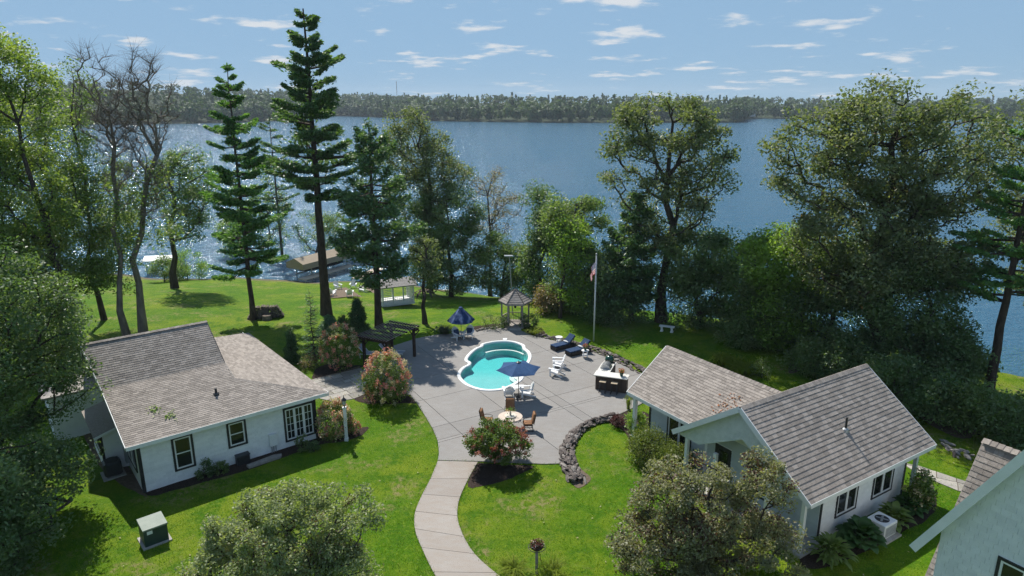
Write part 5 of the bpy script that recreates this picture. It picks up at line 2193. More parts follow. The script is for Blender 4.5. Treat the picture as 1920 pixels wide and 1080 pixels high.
def flagpole():
    p = G(1113, 640)
    t = thing("flagpole", "tall silver flagpole on the lawn beside the sun loungers", "flagpole", p)
    mb = MB()
    mb.tube([(0, 0, 0), (0, 0, 3), (0, 0, 6.85)], [0.065, 0.058, 0.042], 12)
    mb.build("pole", M['pole_white'], t, smooth=True)
    mb = MB()
    mb.ball((0, 0, 6.92), 0.075, 12, 8)
    mb.build("finial", M['pole_grey'], t, smooth=True)
    mb = MB()
    mb.tube([(0.055, -0.02, 1.2), (0.06, -0.02, 6.6)], 0.006, 4)
    mb.build("halyard", M['white_plastic'], t)
    # flag hanging slack: fly end drops down beside the pole
    f = thing("flag", "red, white and blue striped flag hanging slack from the flagpole", "flag", p)
    me = bpy.data.meshes.new("flag_cloth")
    nu, nv = 28, 12
    H, Lf = 1.0, 1.65
    V, UV = [], []
    for i in range(nu + 1):
        u = i / nu
        for j in range(nv + 1):
            v = j / nv
            hx = -0.04 - 0.42 * (1 - math.exp(-2.2 * u)) * (0.75 + 0.25 * v)
            fold = 0.11 * math.sin(u * 11 + v * 1.3) * (0.3 + u)
            z = 6.45 - (1 - v) * H * (1 - 0.25 * u) - u * 1.12 * (0.75 + 0.25 * v)
            V.append((hx + 0.06 * math.sin(u * 9 + 1), fold, z))
            UV.append((u, v))
    F = [(i * (nv + 1) + j, (i + 1) * (nv + 1) + j, (i + 1) * (nv + 1) + j + 1, i * (nv + 1) + j + 1) for i in range(nu) for j in range(nv)]
    me.from_pydata(V, [], F)
    uv = me.uv_layers.new(name="UVMap")
    for lp in me.loops:
        uv.data[lp.index].uv = UV[lp.vertex_index]
    me.polygons.foreach_set("use_smooth", [True] * len(me.polygons))
    me.materials.append(flag_mat())
    link(bpy.data.objects.new("cloth", me), f)
flagpole()
def light_pole():
    p = Vector((0.05, 57.5, zg(0.05, 57.5)))
    t = thing("light_pole", "tall grey light pole with flat head behind the gazebo", "lamp", p)
    zt = ATY(957, 480, 57.5).z - p.z
    mb = MB()
    mb.tube([(0, 0, 0), (-0.1, 0, zt * 0.5), (-0.28, 0, zt)], [0.06, 0.055, 0.045], 10)
    mb.build("pole", M['pole_grey'], t)
    mb = MB()
    mb.box((-0.35, -0.1, zt + 0.03), (0.75, 0.3, 0.10))
    mb.build("lamp_head", M['grey_metal'], t, bevel=0.02)
light_pole()
def lamp_post():
    p = P(650, 826)
    t = thing("lamp_post", "white square lamp post with black lantern on the lawn by the cottage", "lamp", p)
    mb = MB()
    mb.bx(-0.075, 0.075, -0.075, 0.075, 0, 1.95)
    mb.bx(-0.10, 0.10, -0.10, 0.10, 1.95, 2.0)
    mb.bx(-0.10, 0.10, -0.10, 0.10, 0.0, 0.16)
    mb.build("post", M['white_trim'], t)
    mb = MB()
    mb.lathe([(0.04, 2.0), (0.04, 2.12), (0.10, 2.14)], 8)
    mb.lathe([(0.15, 2.40), (0.16, 2.42), (0.05, 2.53), (0.02, 2.60), (0.015, 2.70)], 8)
    for k in range(4):
        a = math.pi / 4 + k * math.pi / 2
        mb.beam((0.09 * math.cos(a), 0.09 * math.sin(a), 2.14), (0.13 * math.cos(a), 0.13 * math.sin(a), 2.41), 0.014, 0.014)
    ln = mb.build("lantern", M['dark_metal'], t)
    mb = MB()
    mb.lathe([(0.085, 2.145), (0.12, 2.40)], 8)
    mb.build("pane", M['frost'], ln)
def frost():
    m, nt, b, N, L = new_mat('lantern_glass')
    b.inputs['Base Color'].default_value = (0.5, 0.5, 0.47, 1)
    b.inputs['Roughness'].default_value = 0.2
    n = N("ShaderNodeTexNoise")
    r = N("ShaderNodeMapRange")
    r.inputs[3].default_value = 0.12
    r.inputs[4].default_value = 0.3
    L(n.outputs[0], r.inputs[0])
    L(r.outputs[0], b.inputs['Roughness'])
    return m
M['frost'] = frost()
lamp_post()

# ------------------------------------------------------------------ garden benches, planter, utilities
def bench(px, py, ang, label):
    p = G(px, py)
    t = thing("stone_bench", label, "bench", p, ang, "pale stone garden benches")
    mb = MB()
    mb.bx(-0.62, 0.62, -0.19, 0.19, 0.42, 0.50)
    mb.build("seat", M['white_trim'], t, bevel=0.02)
    for s in (-0.40, 0.40):
        mb = MB()
        mb.prism([(s - 0.12, -0.15, 0), (s + 0.12, -0.15, 0), (s + 0.12, -0.15, 0.07), (s + 0.07, -0.15, 0.14), (s + 0.07, -0.15, 0.33), (s + 0.13, -0.15, 0.419), (s - 0.13, -0.15, 0.419), (s - 0.07, -0.15, 0.33), (s - 0.07, -0.15, 0.14), (s - 0.12, -0.15, 0.07)], (0, 0.30, 0))
        mb.build("leg", M['white_trim'], t, fixn=True)
bench(1250, 622, R(-22), "pale stone bench on the lawn under the big oak")
bench(845, 551, R(-5), "pale stone bench at the tree line between the pavilion and gazebo")
def utilities():
    p = (P(253, 1019) + P(297, 1007)) / 2
    t = thing("transformer_box", "dark green utility box with pale lid on the lawn near the cottage", "utility box", (-15.2, 25.2, 0), R(41))
    mb = MB()
    mb.bx(-0.56, 0.56, -0.53, 0.53, 0, 0.06)
    mb.build("pad", M['concrete'], t)
    mb = MB()
    mb.bx(-0.46, 0.46, -0.44, 0.44, 0.061, 0.80)
    mb.build("cabinet", M['trans_green'], t, bevel=0.015)
    mb = MB()
    mb.prism([(-0.48, -0.47, 0.80), (-0.48, 0.47, 0.80), (-0.48, 0.47, 0.96), (-0.48, -0.47, 0.87)], (0.96, 0, 0))
    mb.build("lid", M['trans_top'], t)
    mb = MB()
    mb.bx(-0.33, -0.12, -0.448, -0.441, 0.60, 0.75)
    mb.build("warning_label", M['white_plastic'], t)
    mb = MB()
    mb.bx(-0.005, 0.005, -0.446, -0.441, 0.08, 0.78)
    mb.build("door_seam", M['dark_metal'], t)
    q = P(213, 890)
    a = thing("air_conditioner", "dark round-cornered air conditioner beside the cottage gable", "air conditioner", q, R(39))
    mb = MB()
    mb.bx(-0.5, 0.5, -0.5, 0.5, 0, 0.08)
    mb.build("pad", M['concrete'], a)
    mb = MB()
    mb.bx(-0.38, 0.38, -0.38, 0.38, 0.08, 0.80)
    mb.build("housing", M['ac_dark'], a, bevel=0.08)
    mb = MB()
    for i in range(14):
        z = 0.16 + i * 0.042
        mb.bx(-0.386, 0.386, -0.30, 0.30, z, z + 0.012)
        mb.bx(-0.30, 0.30, -0.386, 0.386, z, z + 0.012)
    mb.build("grille", M['dark_metal'], a)
    mb = MB()
    mb.lathe([(0.31, 0.80), (0.31, 0.83), (0.27, 0.835)], 24)
    mb.build("fan_guard", M['dark_metal'], a)
    o = P(1529, 1019)
    W = Matrix.Translation((o.x, o.y, 0)) @ Matrix.Rotation(R(32), 4, 'Z')
    b = thing("heat_pump", "pale grey air conditioner among leafy plants beside the guest house", "air conditioner", W @ Vector((2.95, -1.05, 0)), R(32))
    mb = MB()
    mb.bx(-0.55, 0.62, -0.6, 0.5, 0, 0.09)
    mb.build("pad", M['concrete'], b)
    mb = MB()
    mb.bx(-0.46, 0.46, -0.42, 0.42, 0.09, 0.74)
    mb.build("housing", M['white_trim'], b, bevel=0.02)
    mb = MB()
    for i in range(12):
        z = 0.17 + i * 0.04
        mb.bx(-0.40, 0.40, -0.432, -0.42, z, z + 0.016)
        mb.bx(0.46, 0.472, -0.36, 0.36, z, z + 0.016)
    mb.build("grille", M['grey_metal'], b)
    mb = MB()
    mb.lathe([(0.29, 0.742), (0.29, 0.752)], 26)
    fg = mb.build("fan_well", M['dark_metal'], b)
    for k in range(4):
        a_ = k * math.pi / 2 + 0.4
        mb = MB()
        mb.box((0.13 * math.cos(a_), 0.13 * math.sin(a_), 0.762), (0.24, 0.09, 0.008), rz=a_)
        mb.build("fan_blade", M['grey_metal'], fg)
    d = thing("well_cover_box", "small black vented box against the cottage wall", "utility box", P(455, 868), R(39))
    mb = MB()
    mb.bx(-0.32, 0.32, -0.28, 0.28, 0, 0.50)
    mb.build("body", M['dark_metal'], d, bevel=0.02)
    mb = MB()
    mb.bx(-0.35, 0.35, -0.31, 0.31, 0.501, 0.56)
    mb.build("lid", M['ac_dark'], d, bevel=0.02)
    s = MB()
    q = P(497, 866)
    s.prism([(q.x - 0.75, q.y - 0.55, 0.0), (q.x - 0.55, q.y - 0.72, 0), (q.x + 0.72, q.y + 0.35, 0), (q.x + 0.68, q.y + 0.62, 0), (q.x + 0.3, q.y + 0.5, 0)], (0, 0, 0.16))
    tag(s.build("stone_slab", M['pale_rock'], None, bevel=0.02), "long flat pale stone in the mulch bed by the cottage wall", "stone")
M['ac_dark'] = pmat('charcoal_housing', (0.055, 0.058, 0.062), (0.042, 0.045, 0.05), 4, 0.5, 0.05, 30, 0.3)
utilities()
def planter():
    p = P(1006, 1075)
    t = thing("flower_stand", "wooden post carrying a round basket of dark red flowers on the near lawn", "planter", p)
    mb = MB()
    mb.bx(-0.055, 0.055, -0.055, 0.055, 0, 1.12)
    mb.build("post", M['grey_wood'], t)
    mb = MB()
    n = 24
    mb.tube([(0.33 * math.cos(2 * math.pi * k / n), 0.33 * math.sin(2 * math.pi * k / n), 1.20) for k in range(n + 1)], 0.014, 6)
    mb.tube([(-0.33, 0, 1.2), (-0.15, 0, 1.13), (0.15, 0, 1.13), (0.33, 0, 1.2)], 0.012, 6)
    mb.tube([(0, -0.33, 1.2), (0, -0.15, 1.13), (0, 0.15, 1.13), (0, 0.33, 1.2)], 0.012, 6)
    mb.build("hoop", M['dark_metal'], t)
    mb = MB()
    mb.lathe([(0.10, 1.13), (0.22, 1.17), (0.27, 1.25), (0.25, 1.27)], 16)
    mb.build("basket", M['mulch'], t)
    rg = np.random.default_rng(21)
    C = rg.normal(0, 1, (420, 3))
    C /= np.linalg.norm(C, axis=1)[:, None]
    C = C * rg.uniform(0.4, 1, (420, 1)) * np.array([0.29, 0.29, 0.17]) + np.array([0, 0, 1.36])
    leaf_object("foliage", C[:210], 0.075, rg, M['bronze_leaf'], t)
    leaf_object("red_flowers", C[210:385], 0.06, rg, M['wine_petal'], t)
    leaf_object("pink_flowers", C[385:], 0.075, rg, M['pink_petal'], t)
    mb = MB()
    mb.tube([(0.07, 0, 1.05), (0.12, 0.02, 0.9), (0.2, 0.02, 0.3), (0.24, 0, 0.02)], 0.009, 5)
    mb.build("drip_hose", M['dark_metal'], t)
M['bronze_leaf'] = leafmat('bronze_leaf', (0.07, 0.045, 0.03), (0.09, 0.10, 0.03), 0.25)
M['wine_petal'] = leafmat('wine_petal', (0.16, 0.02, 0.03), (0.26, 0.06, 0.06), 0.25)
M['pink_petal'] = leafmat('pink_petal', (0.66, 0.36, 0.42), (0.72, 0.62, 0.62), 0.25)
planter()

# ------------------------------------------------------------------ white garden pavilion, wood pile, docks and boat
def pavilion():
    p = G(719, 576)
    t = thing("garden_pavilion", "white lattice garden pavilion with shingled roof beyond the pergola", "pavilion", p, R(24))
    Wd, D, H = 3.0, 2.3, 1.85
    mb = MB()
    mb.bx(-0.1, Wd + 0.1, -0.1, D + 0.1, 0.02, 0.20)
    mb.build("floor", M['white_trim'], t)
    posts = [(0, 0), (1.0, 0), (2.0, 0), (Wd, 0), (0, D), (Wd, D), (1.5, D)]
    for x, y in posts:
        mb = MB()
        mb.bx(x - 0.06, x + 0.06, y - 0.06, y + 0.06, 0.20, H)
        mb.build("post", M['white_trim'], t)
    def lattice(a, b, z0, z1, name="lattice_panel"):
        a, b = Vector((a[0], a[1], 0)), Vector((b[0], b[1], 0))
        ln = (b - a).length
        mb = MB()
        n = max(3, int(ln / 0.16))
        for i in range(n + 1):
            q = a.lerp(b, i / n)
            mb.beam(q + UZ * z0, q + UZ * z1, 0.045, 0.014)
        m_ = max(3, int((z1 - z0) / 0.16))
        for i in range(m_ + 1):
            z = z0 + (z1 - z0) * i / m_
            mb.beam(a + UZ * z, b + UZ * z, 0.02, 0.045)
        mb.build(name, M['white_trim'], t)
    lattice((0.06, 0), (0.94, 0), 0.25, H - 0.05)
    lattice((1.06, 0), (1.94, 0), 0.25, 0.85)
    lattice((2.06, 0), (2.94, 0), 0.25, H - 0.05)
    lattice((0, 0.06), (0, D - 0.06), 0.25, H - 0.05)
    lattice((Wd, 0.06), (Wd, D - 0.06), 0.25, H - 0.05)
    mb = MB()
    mb.bx(-0.06, Wd + 0.06, -0.05, 0.05, H, H + 0.12)
    mb.bx(-0.06, Wd + 0.06, D - 0.05, D + 0.05, H, H + 0.12)
    mb.build("beam", M['white_trim'], t)
    z0, z1 = H + 0.12, H + 0.60
    mb = MB()
    mb.prism([(-0.35, -0.4, z0), (-0.35, D / 2, z1), (-0.35, D + 0.4, z0), (-0.35, D + 0.4, z0 - 0.06), (-0.35, D / 2, z1 - 0.06), (-0.35, -0.4, z0 - 0.06)], (Wd + 0.7, 0, 0))
    roof = mb.build("roof", M['grey_wood'], t, fixn=True)
    for i in range(8):
        f0, f1 = i / 8, (i + 1) / 8
        mb = MB()
        y0, y1 = -0.42 + (D / 2 + 0.42) * f0, -0.42 + (D / 2 + 0.42) * f1
        a0, a1 = z0 + (z1 - z0) * f0, z0 + (z1 - z0) * f1
        mb.add([(-0.37, y0, a0 + 0.035), (Wd + 0.37, y0, a0 + 0.035), (Wd + 0.37, y1, a1 + 0.012), (-0.37, y1, a1 + 0.012), (-0.37, y0, a0), (Wd + 0.37, y0, a0)], [(0, 1, 2, 3), (4, 5, 1, 0)])
        mb.build("shingle_course", M['roof_grey'], roof)
    mb = MB()
    mb.tube([(1.55, 0.75, z0 + 0.33), (1.55, 0.75, z0 + 0.58)], 0.06, 8)
    mb.build("vent", M['dark_metal'], roof)
M['roof_grey'] = pmat('aged_grey_shingle', (0.36, 0.34, 0.32), (0.28, 0.265, 0.25), 8, 0.9, 0.3, 40, 0.1, rnd=0.15)
pavilion()
def woodpile():
    p = G(499, 596)
    t = thing("wood_pile", "stacked pile of grey split logs beside the white pine", "wood pile", p, R(15))
    rg = random.Random(6)
    r = 0.13
    for k in range(5):
        n = 13 - k
        for i in range(n):
            mb = MB()
            rr = r * rg.uniform(0.8, 1.12)
            x = (i - (n - 1) / 2) * 0.235 + rg.uniform(-.03, .03)
            z = 0.12 + k * 0.215
            y = rg.uniform(-.12, .12)
            mb.tube([(x, y - 0.32, z), (x + rg.uniform(-.03, .03), y + 0.32, z)], rr, 7)
            mb.build("log", M['log'], t)
    q = MB()
    q.lathe([(0.42, 0), (0.38, 0.45), (0.36, 0.47)], 14, (0.15, -0.75, 0))
    q.build("stump", M['log'], t)
woodpile()
def docks():
    a, b = P(566, 524, -3.9), P(660, 497, -3.9)
    def dock(name, a, b, w, label):
        d = (b - a)
        ang = math.atan2(d.y, d.x)
        t = thing(name, label, "dock", (a.x, a.y, 0), ang, "wooden docks on the lake")
        ln = math.hypot(d.x, d.y)
        n = int(ln / 0.9)
        for i in range(n):
            mb = MB()
            mb.bx(i * ln / n + 0.01, (i + 1) * ln / n - 0.01, -w / 2, w / 2, -3.95, -3.86)
            mb.build("deck_panel", M['dock'], t)
        for i in range(0, n + 1, 3):
            for s in (-1, 1):
                mb = MB()
                mb.tube([(min(i * ln / n, ln - 0.1), s * (w / 2 - 0.05), -7.5), (min(i * ln / n, ln - 0.1), s * (w / 2 - 0.05), -3.951)], 0.05, 6)
                mb.build("pile", M['grey_metal'], t)
    dock("dock", a, b, 1.3, "tan wooden dock beside the covered boat lift")
    dock("dock", P(668, 523, -3.9), P(712, 503, -3.9), 1.5, "pinkish wooden dock behind the pines, right of the boat lift")
    # boat lift
    c0, c1 = P(552, 494, -2.2), P(662, 466, -2.2)
    d = c1 - c0
    ang = math.atan2(d.y, d.x)
    ln = min(d.length, 9.5)
    t = thing("boat_lift", "boat lift with a tan peaked canopy on the lake", "boat lift", (c0.x, c0.y, 0), ang)
    h = 1.55
    mb = MB()
    z = -2.2
    pr = [(0, -h, z - 0.75), (0, -h, z), (0, 0, z + 0.65), (0, h, z), (0, h, z - 0.75)]
    mb.prism(pr + [(0, h - 0.03, z - 0.75), (0, h - 0.03, z - 0.02), (0, 0, z + 0.60), (0, -h + 0.03, z - 0.02), (0, -h + 0.03, z - 0.75)], (ln, 0, 0))
    mb.prism([(0.0, -h, z - 0.75), (0.0, h, z - 0.75), (0.0, h, z - 0.02), (0.0, 0, z + 0.6), (0.0, -h, z - 0.02)], (0.03, 0, 0))
    mb.build("canopy", M['canopy_tan'], t)
    for x in (1.5, ln - 1.5):
        for s in (-1, 1):
            mb = MB()
            mb.tube([(x, s * (h - 0.15), -7.5), (x, s * (h - 0.15), z - 0.1)], 0.06, 8)
            mb.build("post", M['grey_metal'], t)
    for s in (-1, 1):
        mb = MB()
        mb.beam((1.0, s * (h - 0.5), -3.95), (ln - 1.0, s * (h - 0.5), -3.95), 0.12, 0.15)
        mb.build("bunk_rail", M['grey_metal'], t)
    W = Matrix.Translation((c0.x, c0.y, 0)) @ Matrix.Rotation(ang, 4, 'Z')
    b = thing("motor_boat", "black-hulled boat hanging in the covered boat lift", "boat", W @ Vector((0.8, 0, -3.87)), ang)
    mb = MB()
    secs = [(0.0, 0.15, 0.55), (0.9, 0.75, 0.25), (2.2, 1.02, 0.05), (5.5, 1.05, 0.0), (7.0, 1.0, 0.02)]
    vs_ = []
    for x, w, k in secs:
        vs_ += [(x, -w, 0.95), (x, -w * 0.85, 0.35 + k * 0.5), (x, 0, k), (x, w * 0.85, 0.35 + k * 0.5), (x, w, 0.95)]
    f = []
    for i in range(len(secs) - 1):
        for j in range(4):
            f.append((5 * i + j, 5 * i + j + 1, 5 * i + j + 6, 5 * i + j + 5))
        f.append((5 * i + 4, 5 * i, 5 * i + 5, 5 * i + 9))
    f.append((20, 21, 22, 23, 24))
    f.append((0, 1, 2, 3, 4))
    mb.add(vs_, f)
    mb.build("hull", M['hull'], b, fixn=True)
    mb = MB()
    mb.bx(2.4, 2.46, -0.8, 0.8, 0.951, 1.35)
    mb.build("windscreen", M['glass'], b)
    # distant canopy at the left shore
    q = P(272, 486, -2.6)
    t = thing("boat_shelter", "small white boat shelter roof at the far left shore", "boat lift", (q.x, q.y, 0), R(12))
    mb = MB()
    mb.prism([(0, -1.4, -2.6), (0, 0, -2.15), (0, 1.4, -2.6), (0, 1.4, -2.7), (0, 0, -2.25), (0, -1.4, -2.7)], (4.0, 0, 0))
    mb.build("canopy", M['white_plastic'], t)
    for x in (0.4, 3.6):
        for s in (-1.2, 1.2):
            mb = MB()
            mb.tube([(x, s, -7.5), (x, s, -2.6)], 0.05, 6)
            mb.build("post", M['grey_metal'], t)
docks()

# ------------------------------------------------------------------ rock borders
def rock_mesh(seed):
    rg = random.Random(seed)
    mb = MB()
    mb.ball((0, 0, 0), 0.5, 7, 5, (1, 1, 1), 0.22, rg)
    me = bpy.data.meshes.new("rock")
    me.from_pydata(mb.v, [], mb.f)
    return me
ROCKS = [rock_mesh(s) for s in range(10)]
for me in ROCKS:
    me.materials.append(M['rock'])
ROCKS2 = [m.copy() for m in ROCKS]
for me in ROCKS2:
    me.materials.clear()
    me.materials.append(M['pale_rock'])
def rock_wall(name, label, px, width, n, size, hgt, seed, upright=0.0, pale=0.0):
    rg = random.Random(seed)
    c = catmull([V2(P(*q)) for q in px], 10, False)
    L_ = [0]
    for i in range(1, len(c)):
        L_.append(L_[-1] + (c[i] - c[i - 1]).length)
    root = thing(name, label, "stone border", (c[0].x, c[0].y, 0))
    for k in range(n):
        s = (k + rg.random()) / n * L_[-1]
        i = max(j for j in range(len(L_) - 1) if L_[j] <= s)
        f_ = (s - L_[i]) / (L_[i + 1] - L_[i] + 1e-9)
        p = c[i].lerp(c[i + 1], f_)
        tn = (c[i + 1] - c[i]).normalized()
        nn = Vector((-tn.y, tn.x))
        w = rg.uniform(-0.5, 0.5)
        wd = width(s / L_[-1])
        q = p + nn * w * wd
        a = math.atan2(tn.y, tn.x) + rg.uniform(-.5, .5)
        sz = size * rg.uniform(0.6, 1.35)
        z = 0.06 + hgt * (1 - abs(2 * w)) * rg.uniform(0.5, 1.0)
        o = link(bpy.data.objects.new("rock", rg.choice(ROCKS2 if rg.random() < pale else ROCKS)), root)
        o.location = (q.x - c[0].x, q.y - c[0].y, z)
        o.rotation_euler = (rg.uniform(-.4, .4) + upright, rg.uniform(-.4, .4), a)
        o.scale = (sz * rg.uniform(0.9, 1.6), sz * rg.uniform(0.4, 0.9), sz * rg.uniform(0.22, 0.55))
    return root
rock_wall("rock_border", "curved border of stacked dark stones between the patio and the near lawn", [(1083, 905), (1072, 885), (1063, 862), (1064, 843), (1073, 823), (1087, 808), (1108, 796), (1135, 788), (1150, 783)],
          lambda t: 0.95 - 0.55 * t, 290, 0.30, 0.26, 31, pale=0.16)
rock_wall("rock_border", "low border of dark stones along the lawn behind the bar and loungers", [(1008, 630), (1030, 635), (1055, 640), (1085, 648), (1112, 656), (1140, 667), (1165, 678), (1190, 690), (1212, 702)],
          lambda t: 0.35 + 0.75 * t, 260, 0.27, 0.22, 32, pale=0.16)
rock_wall("rock_border", "small stones scattered along the bed left of the gazebo", [(893, 622), (905, 619), (920, 617), (934, 615)], lambda t: 0.35, 26, 0.24, 0.08, 33, pale=0.4)
rock_wall("rock_border", "loose pale stones by the shaded side walk", [(1765, 828), (1785, 842), (1800, 850), (1812, 862)], lambda t: 1.0, 16, 0.36, 0.03, 34, pale=0.5)
sheet("soil_strip", [p for p in catmull(PX([(1052, 873), (1075, 910), (1090, 914), (1108, 898), (1090, 880), (1078, 862), (1072, 850), (1062, 860)]), 4)], 0.02, M['soil'], "bare soil at the foot of the curved stone border", grid=0.4)
# ------------------------------------------------------------------ foliage and bark
M['bark'] = pmat('grey_brown_bark', (0.085, 0.068, 0.055), (0.045, 0.036, 0.030), 5, 0.95, 0.9, 14, 0.1, stretch=(1, 1, 0.25))
M['bark_pine'] = pmat('pine_bark', (0.105, 0.075, 0.058), (0.05, 0.038, 0.032), 5, 0.95, 0.9, 14, 0.1, stretch=(1, 1, 0.3))
M['bark_pale'] = pmat('pale_bare_bark', (0.23, 0.195, 0.16), (0.14, 0.118, 0.10), 4, 0.95, 0.7, 14, 0.1, stretch=(1, 1, 0.25))
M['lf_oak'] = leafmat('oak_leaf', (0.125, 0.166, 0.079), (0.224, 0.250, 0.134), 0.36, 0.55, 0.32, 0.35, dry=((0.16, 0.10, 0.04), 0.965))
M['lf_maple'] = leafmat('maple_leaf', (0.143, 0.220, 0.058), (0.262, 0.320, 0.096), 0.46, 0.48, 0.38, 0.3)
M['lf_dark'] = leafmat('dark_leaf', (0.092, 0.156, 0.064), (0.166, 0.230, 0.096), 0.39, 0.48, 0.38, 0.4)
M['lf_light'] = leafmat('light_leaf', (0.162, 0.270, 0.043), (0.270, 0.378, 0.086), 0.45, 0.48, 0.38, 0.4)
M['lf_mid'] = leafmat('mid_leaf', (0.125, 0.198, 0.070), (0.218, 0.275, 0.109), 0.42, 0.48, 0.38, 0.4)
M['lf_brown'] = leafmat('rusty_leaf', (0.248, 0.162, 0.097), (0.184, 0.184, 0.086), 0.38, 0.48, 0.38, 0.5)
M['lf_crab'] = leafmat('crab_apple_leaf', (0.211, 0.262, 0.122), (0.371, 0.397, 0.224), 0.42, 0.48, 0.38, 0.9, dry=((0.10, 0.06, 0.045), 0.86))
M['lf_purple'] = leafmat('bronze_crab_leaf', (0.192, 0.192, 0.115), (0.333, 0.339, 0.192), 0.40, 0.48, 0.38, 0.7, dry=((0.115, 0.055, 0.045), 0.74))
M['needle'] = leafmat('pine_needle', (0.078, 0.183, 0.060), (0.166, 0.305, 0.083), 0.34, 0.48, 0.38, 0.5)
M['needle_dk'] = leafmat('dark_pine_needle', (0.073, 0.143, 0.060), (0.143, 0.236, 0.088), 0.32, 0.48, 0.38, 0.5)
M['needle_bl'] = leafmat('bluish_needle', (0.110, 0.207, 0.138), (0.193, 0.305, 0.193), 0.32, 0.48, 0.38, 0.6)
M['hyd_leaf'] = leafmat('hydrangea_leaf', (0.085, 0.150, 0.026), (0.170, 0.230, 0.050), 0.38, 0.45, 0.4, 1.2)
M['hyd_pink'] = leafmat('hydrangea_pink', (0.66, 0.22, 0.20), (0.60, 0.34, 0.25), 0.22, 0.7, 0.15, 1.5)
M['hyd_cream'] = leafmat('hydrangea_cream', (0.60, 0.46, 0.30), (0.52, 0.50, 0.32), 0.22, 0.7, 0.15, 1.5)
M['rose_red'] = leafmat('dusky_red_bloom', (0.30, 0.075, 0.065), (0.36, 0.16, 0.12), 0.25, 0.7, 0.15, 1.5)
M['box_leaf'] = leafmat('boxwood_leaf', (0.110, 0.160, 0.025), (0.185, 0.215, 0.045), 0.34, 0.5, 0.3, 1.6)
M['barberry'] = leafmat('barberry_leaf', (0.065, 0.018, 0.024), (0.14, 0.045, 0.045), 0.25, 0.5, 0.3, 1.6)
M['lily'] = leafmat('day_lily_blade', (0.135, 0.190, 0.016), (0.215, 0.255, 0.030), 0.42, 0.7, 0.12, 1.2)
M['blade_dk'] = leafmat('dark_blade', (0.035, 0.055, 0.022), (0.065, 0.085, 0.04), 0.25, 0.45, 0.4, 1.2)
M['hosta_dk'] = leafmat('dark_hosta_leaf', (0.050, 0.115, 0.030), (0.085, 0.150, 0.050), 0.30, 0.5, 0.3, 1.5)
M['hosta_lt'] = leafmat('light_hosta_leaf', (0.150, 0.215, 0.055), (0.235, 0.275, 0.100), 0.34, 0.5, 0.3, 1.5)

def ell(px0, px1, py0, py1, y, dy=None):
    """ellipsoid whose outline fills the pixel box when it stands at distance y"""
    a, b = ATY(px0, (py0 + py1) / 2, y), ATY(px1, (py0 + py1) / 2, y)
    t, u = ATY((px0 + px1) / 2, py0, y), ATY((px0 + px1) / 2, py1, y)
    rx = (b.x - a.x) / 2
    return ((a.x + b.x) / 2, y, (t.z + u.z) / 2, rx, dy or rx * 0.9, (t.z - u.z) / 2)
def sample_ells(ells, n, rg, shell=0.55):
    vol = np.array([e[3] * e[4] * e[5] for e in ells]) ** 0.8
    ks = rg.choice(len(ells), n, p=vol / vol.sum())
    d = rg.normal(0, 1, (n, 3))
    d /= np.linalg.norm(d, axis=1)[:, None]
    r = rg.uniform(0, 1, n) ** (1 / 3)
    r = np.where(rg.uniform(0, 1, n) < shell, rg.uniform(0.72, 1.0, n), r)
    E = np.array(ells)[ks]
    return E[:, :3] + d * r[:, None] * E[:, 3:]
def skeleton(trunk, C, rg, pen=0.3, kink=0.10):
    """grow limbs from a trunk polyline to every clump centre; returns nodes, parents, tip index per clump"""
    nodes = [np.array(p, float) for p in trunk]
    par = [-1] + list(range(len(trunk) - 1))
    plen = [0.0]
    for i in range(1, len(nodes)):
        plen.append(plen[-1] + np.linalg.norm(nodes[i] - nodes[i - 1]))
    ax = np.array(trunk)
    dist = np.min(np.linalg.norm(C[:, None, :] - ax[None], axis=2), axis=1)
    arr = np.array(nodes)
    pl = np.array(plen)
    tips = {}
    lo = max(1, int(len(trunk) * 0.3))
    for ci in np.argsort(dist):
        c = C[ci]
        dd = np.linalg.norm(arr - c, axis=1)
        cost = dd + pen * pl + np.maximum(0, arr[:, 2] - c[2] + 0.15 * dd) * 2.0
        cost[:lo] += 50
        j = int(np.argmin(cost))
        p0 = arr[j]
        l = dd[j]
        m1 = p0 + (c - p0) * 0.38 + rg.normal(0, kink * l, 3) * np.array([1, 1, 0.6]) + np.array([0, 0, 0.03 * l])
        m2 = p0 + (c - p0) * 0.72 + rg.normal(0, kink * l * 0.7, 3) + np.array([0, 0, 0.05 * l])
        k = len(nodes)
        new = [m1, m2, c] if l > 0.8 else [c]
        last = j
        for q in new:
            nodes.append(q)
            par.append(last)
            pl = np.append(pl, pl[last] + np.linalg.norm(q - nodes[last]))
            last = len(nodes) - 1
        arr = np.array(nodes)
        tips[ci] = last
    return nodes, par, tips
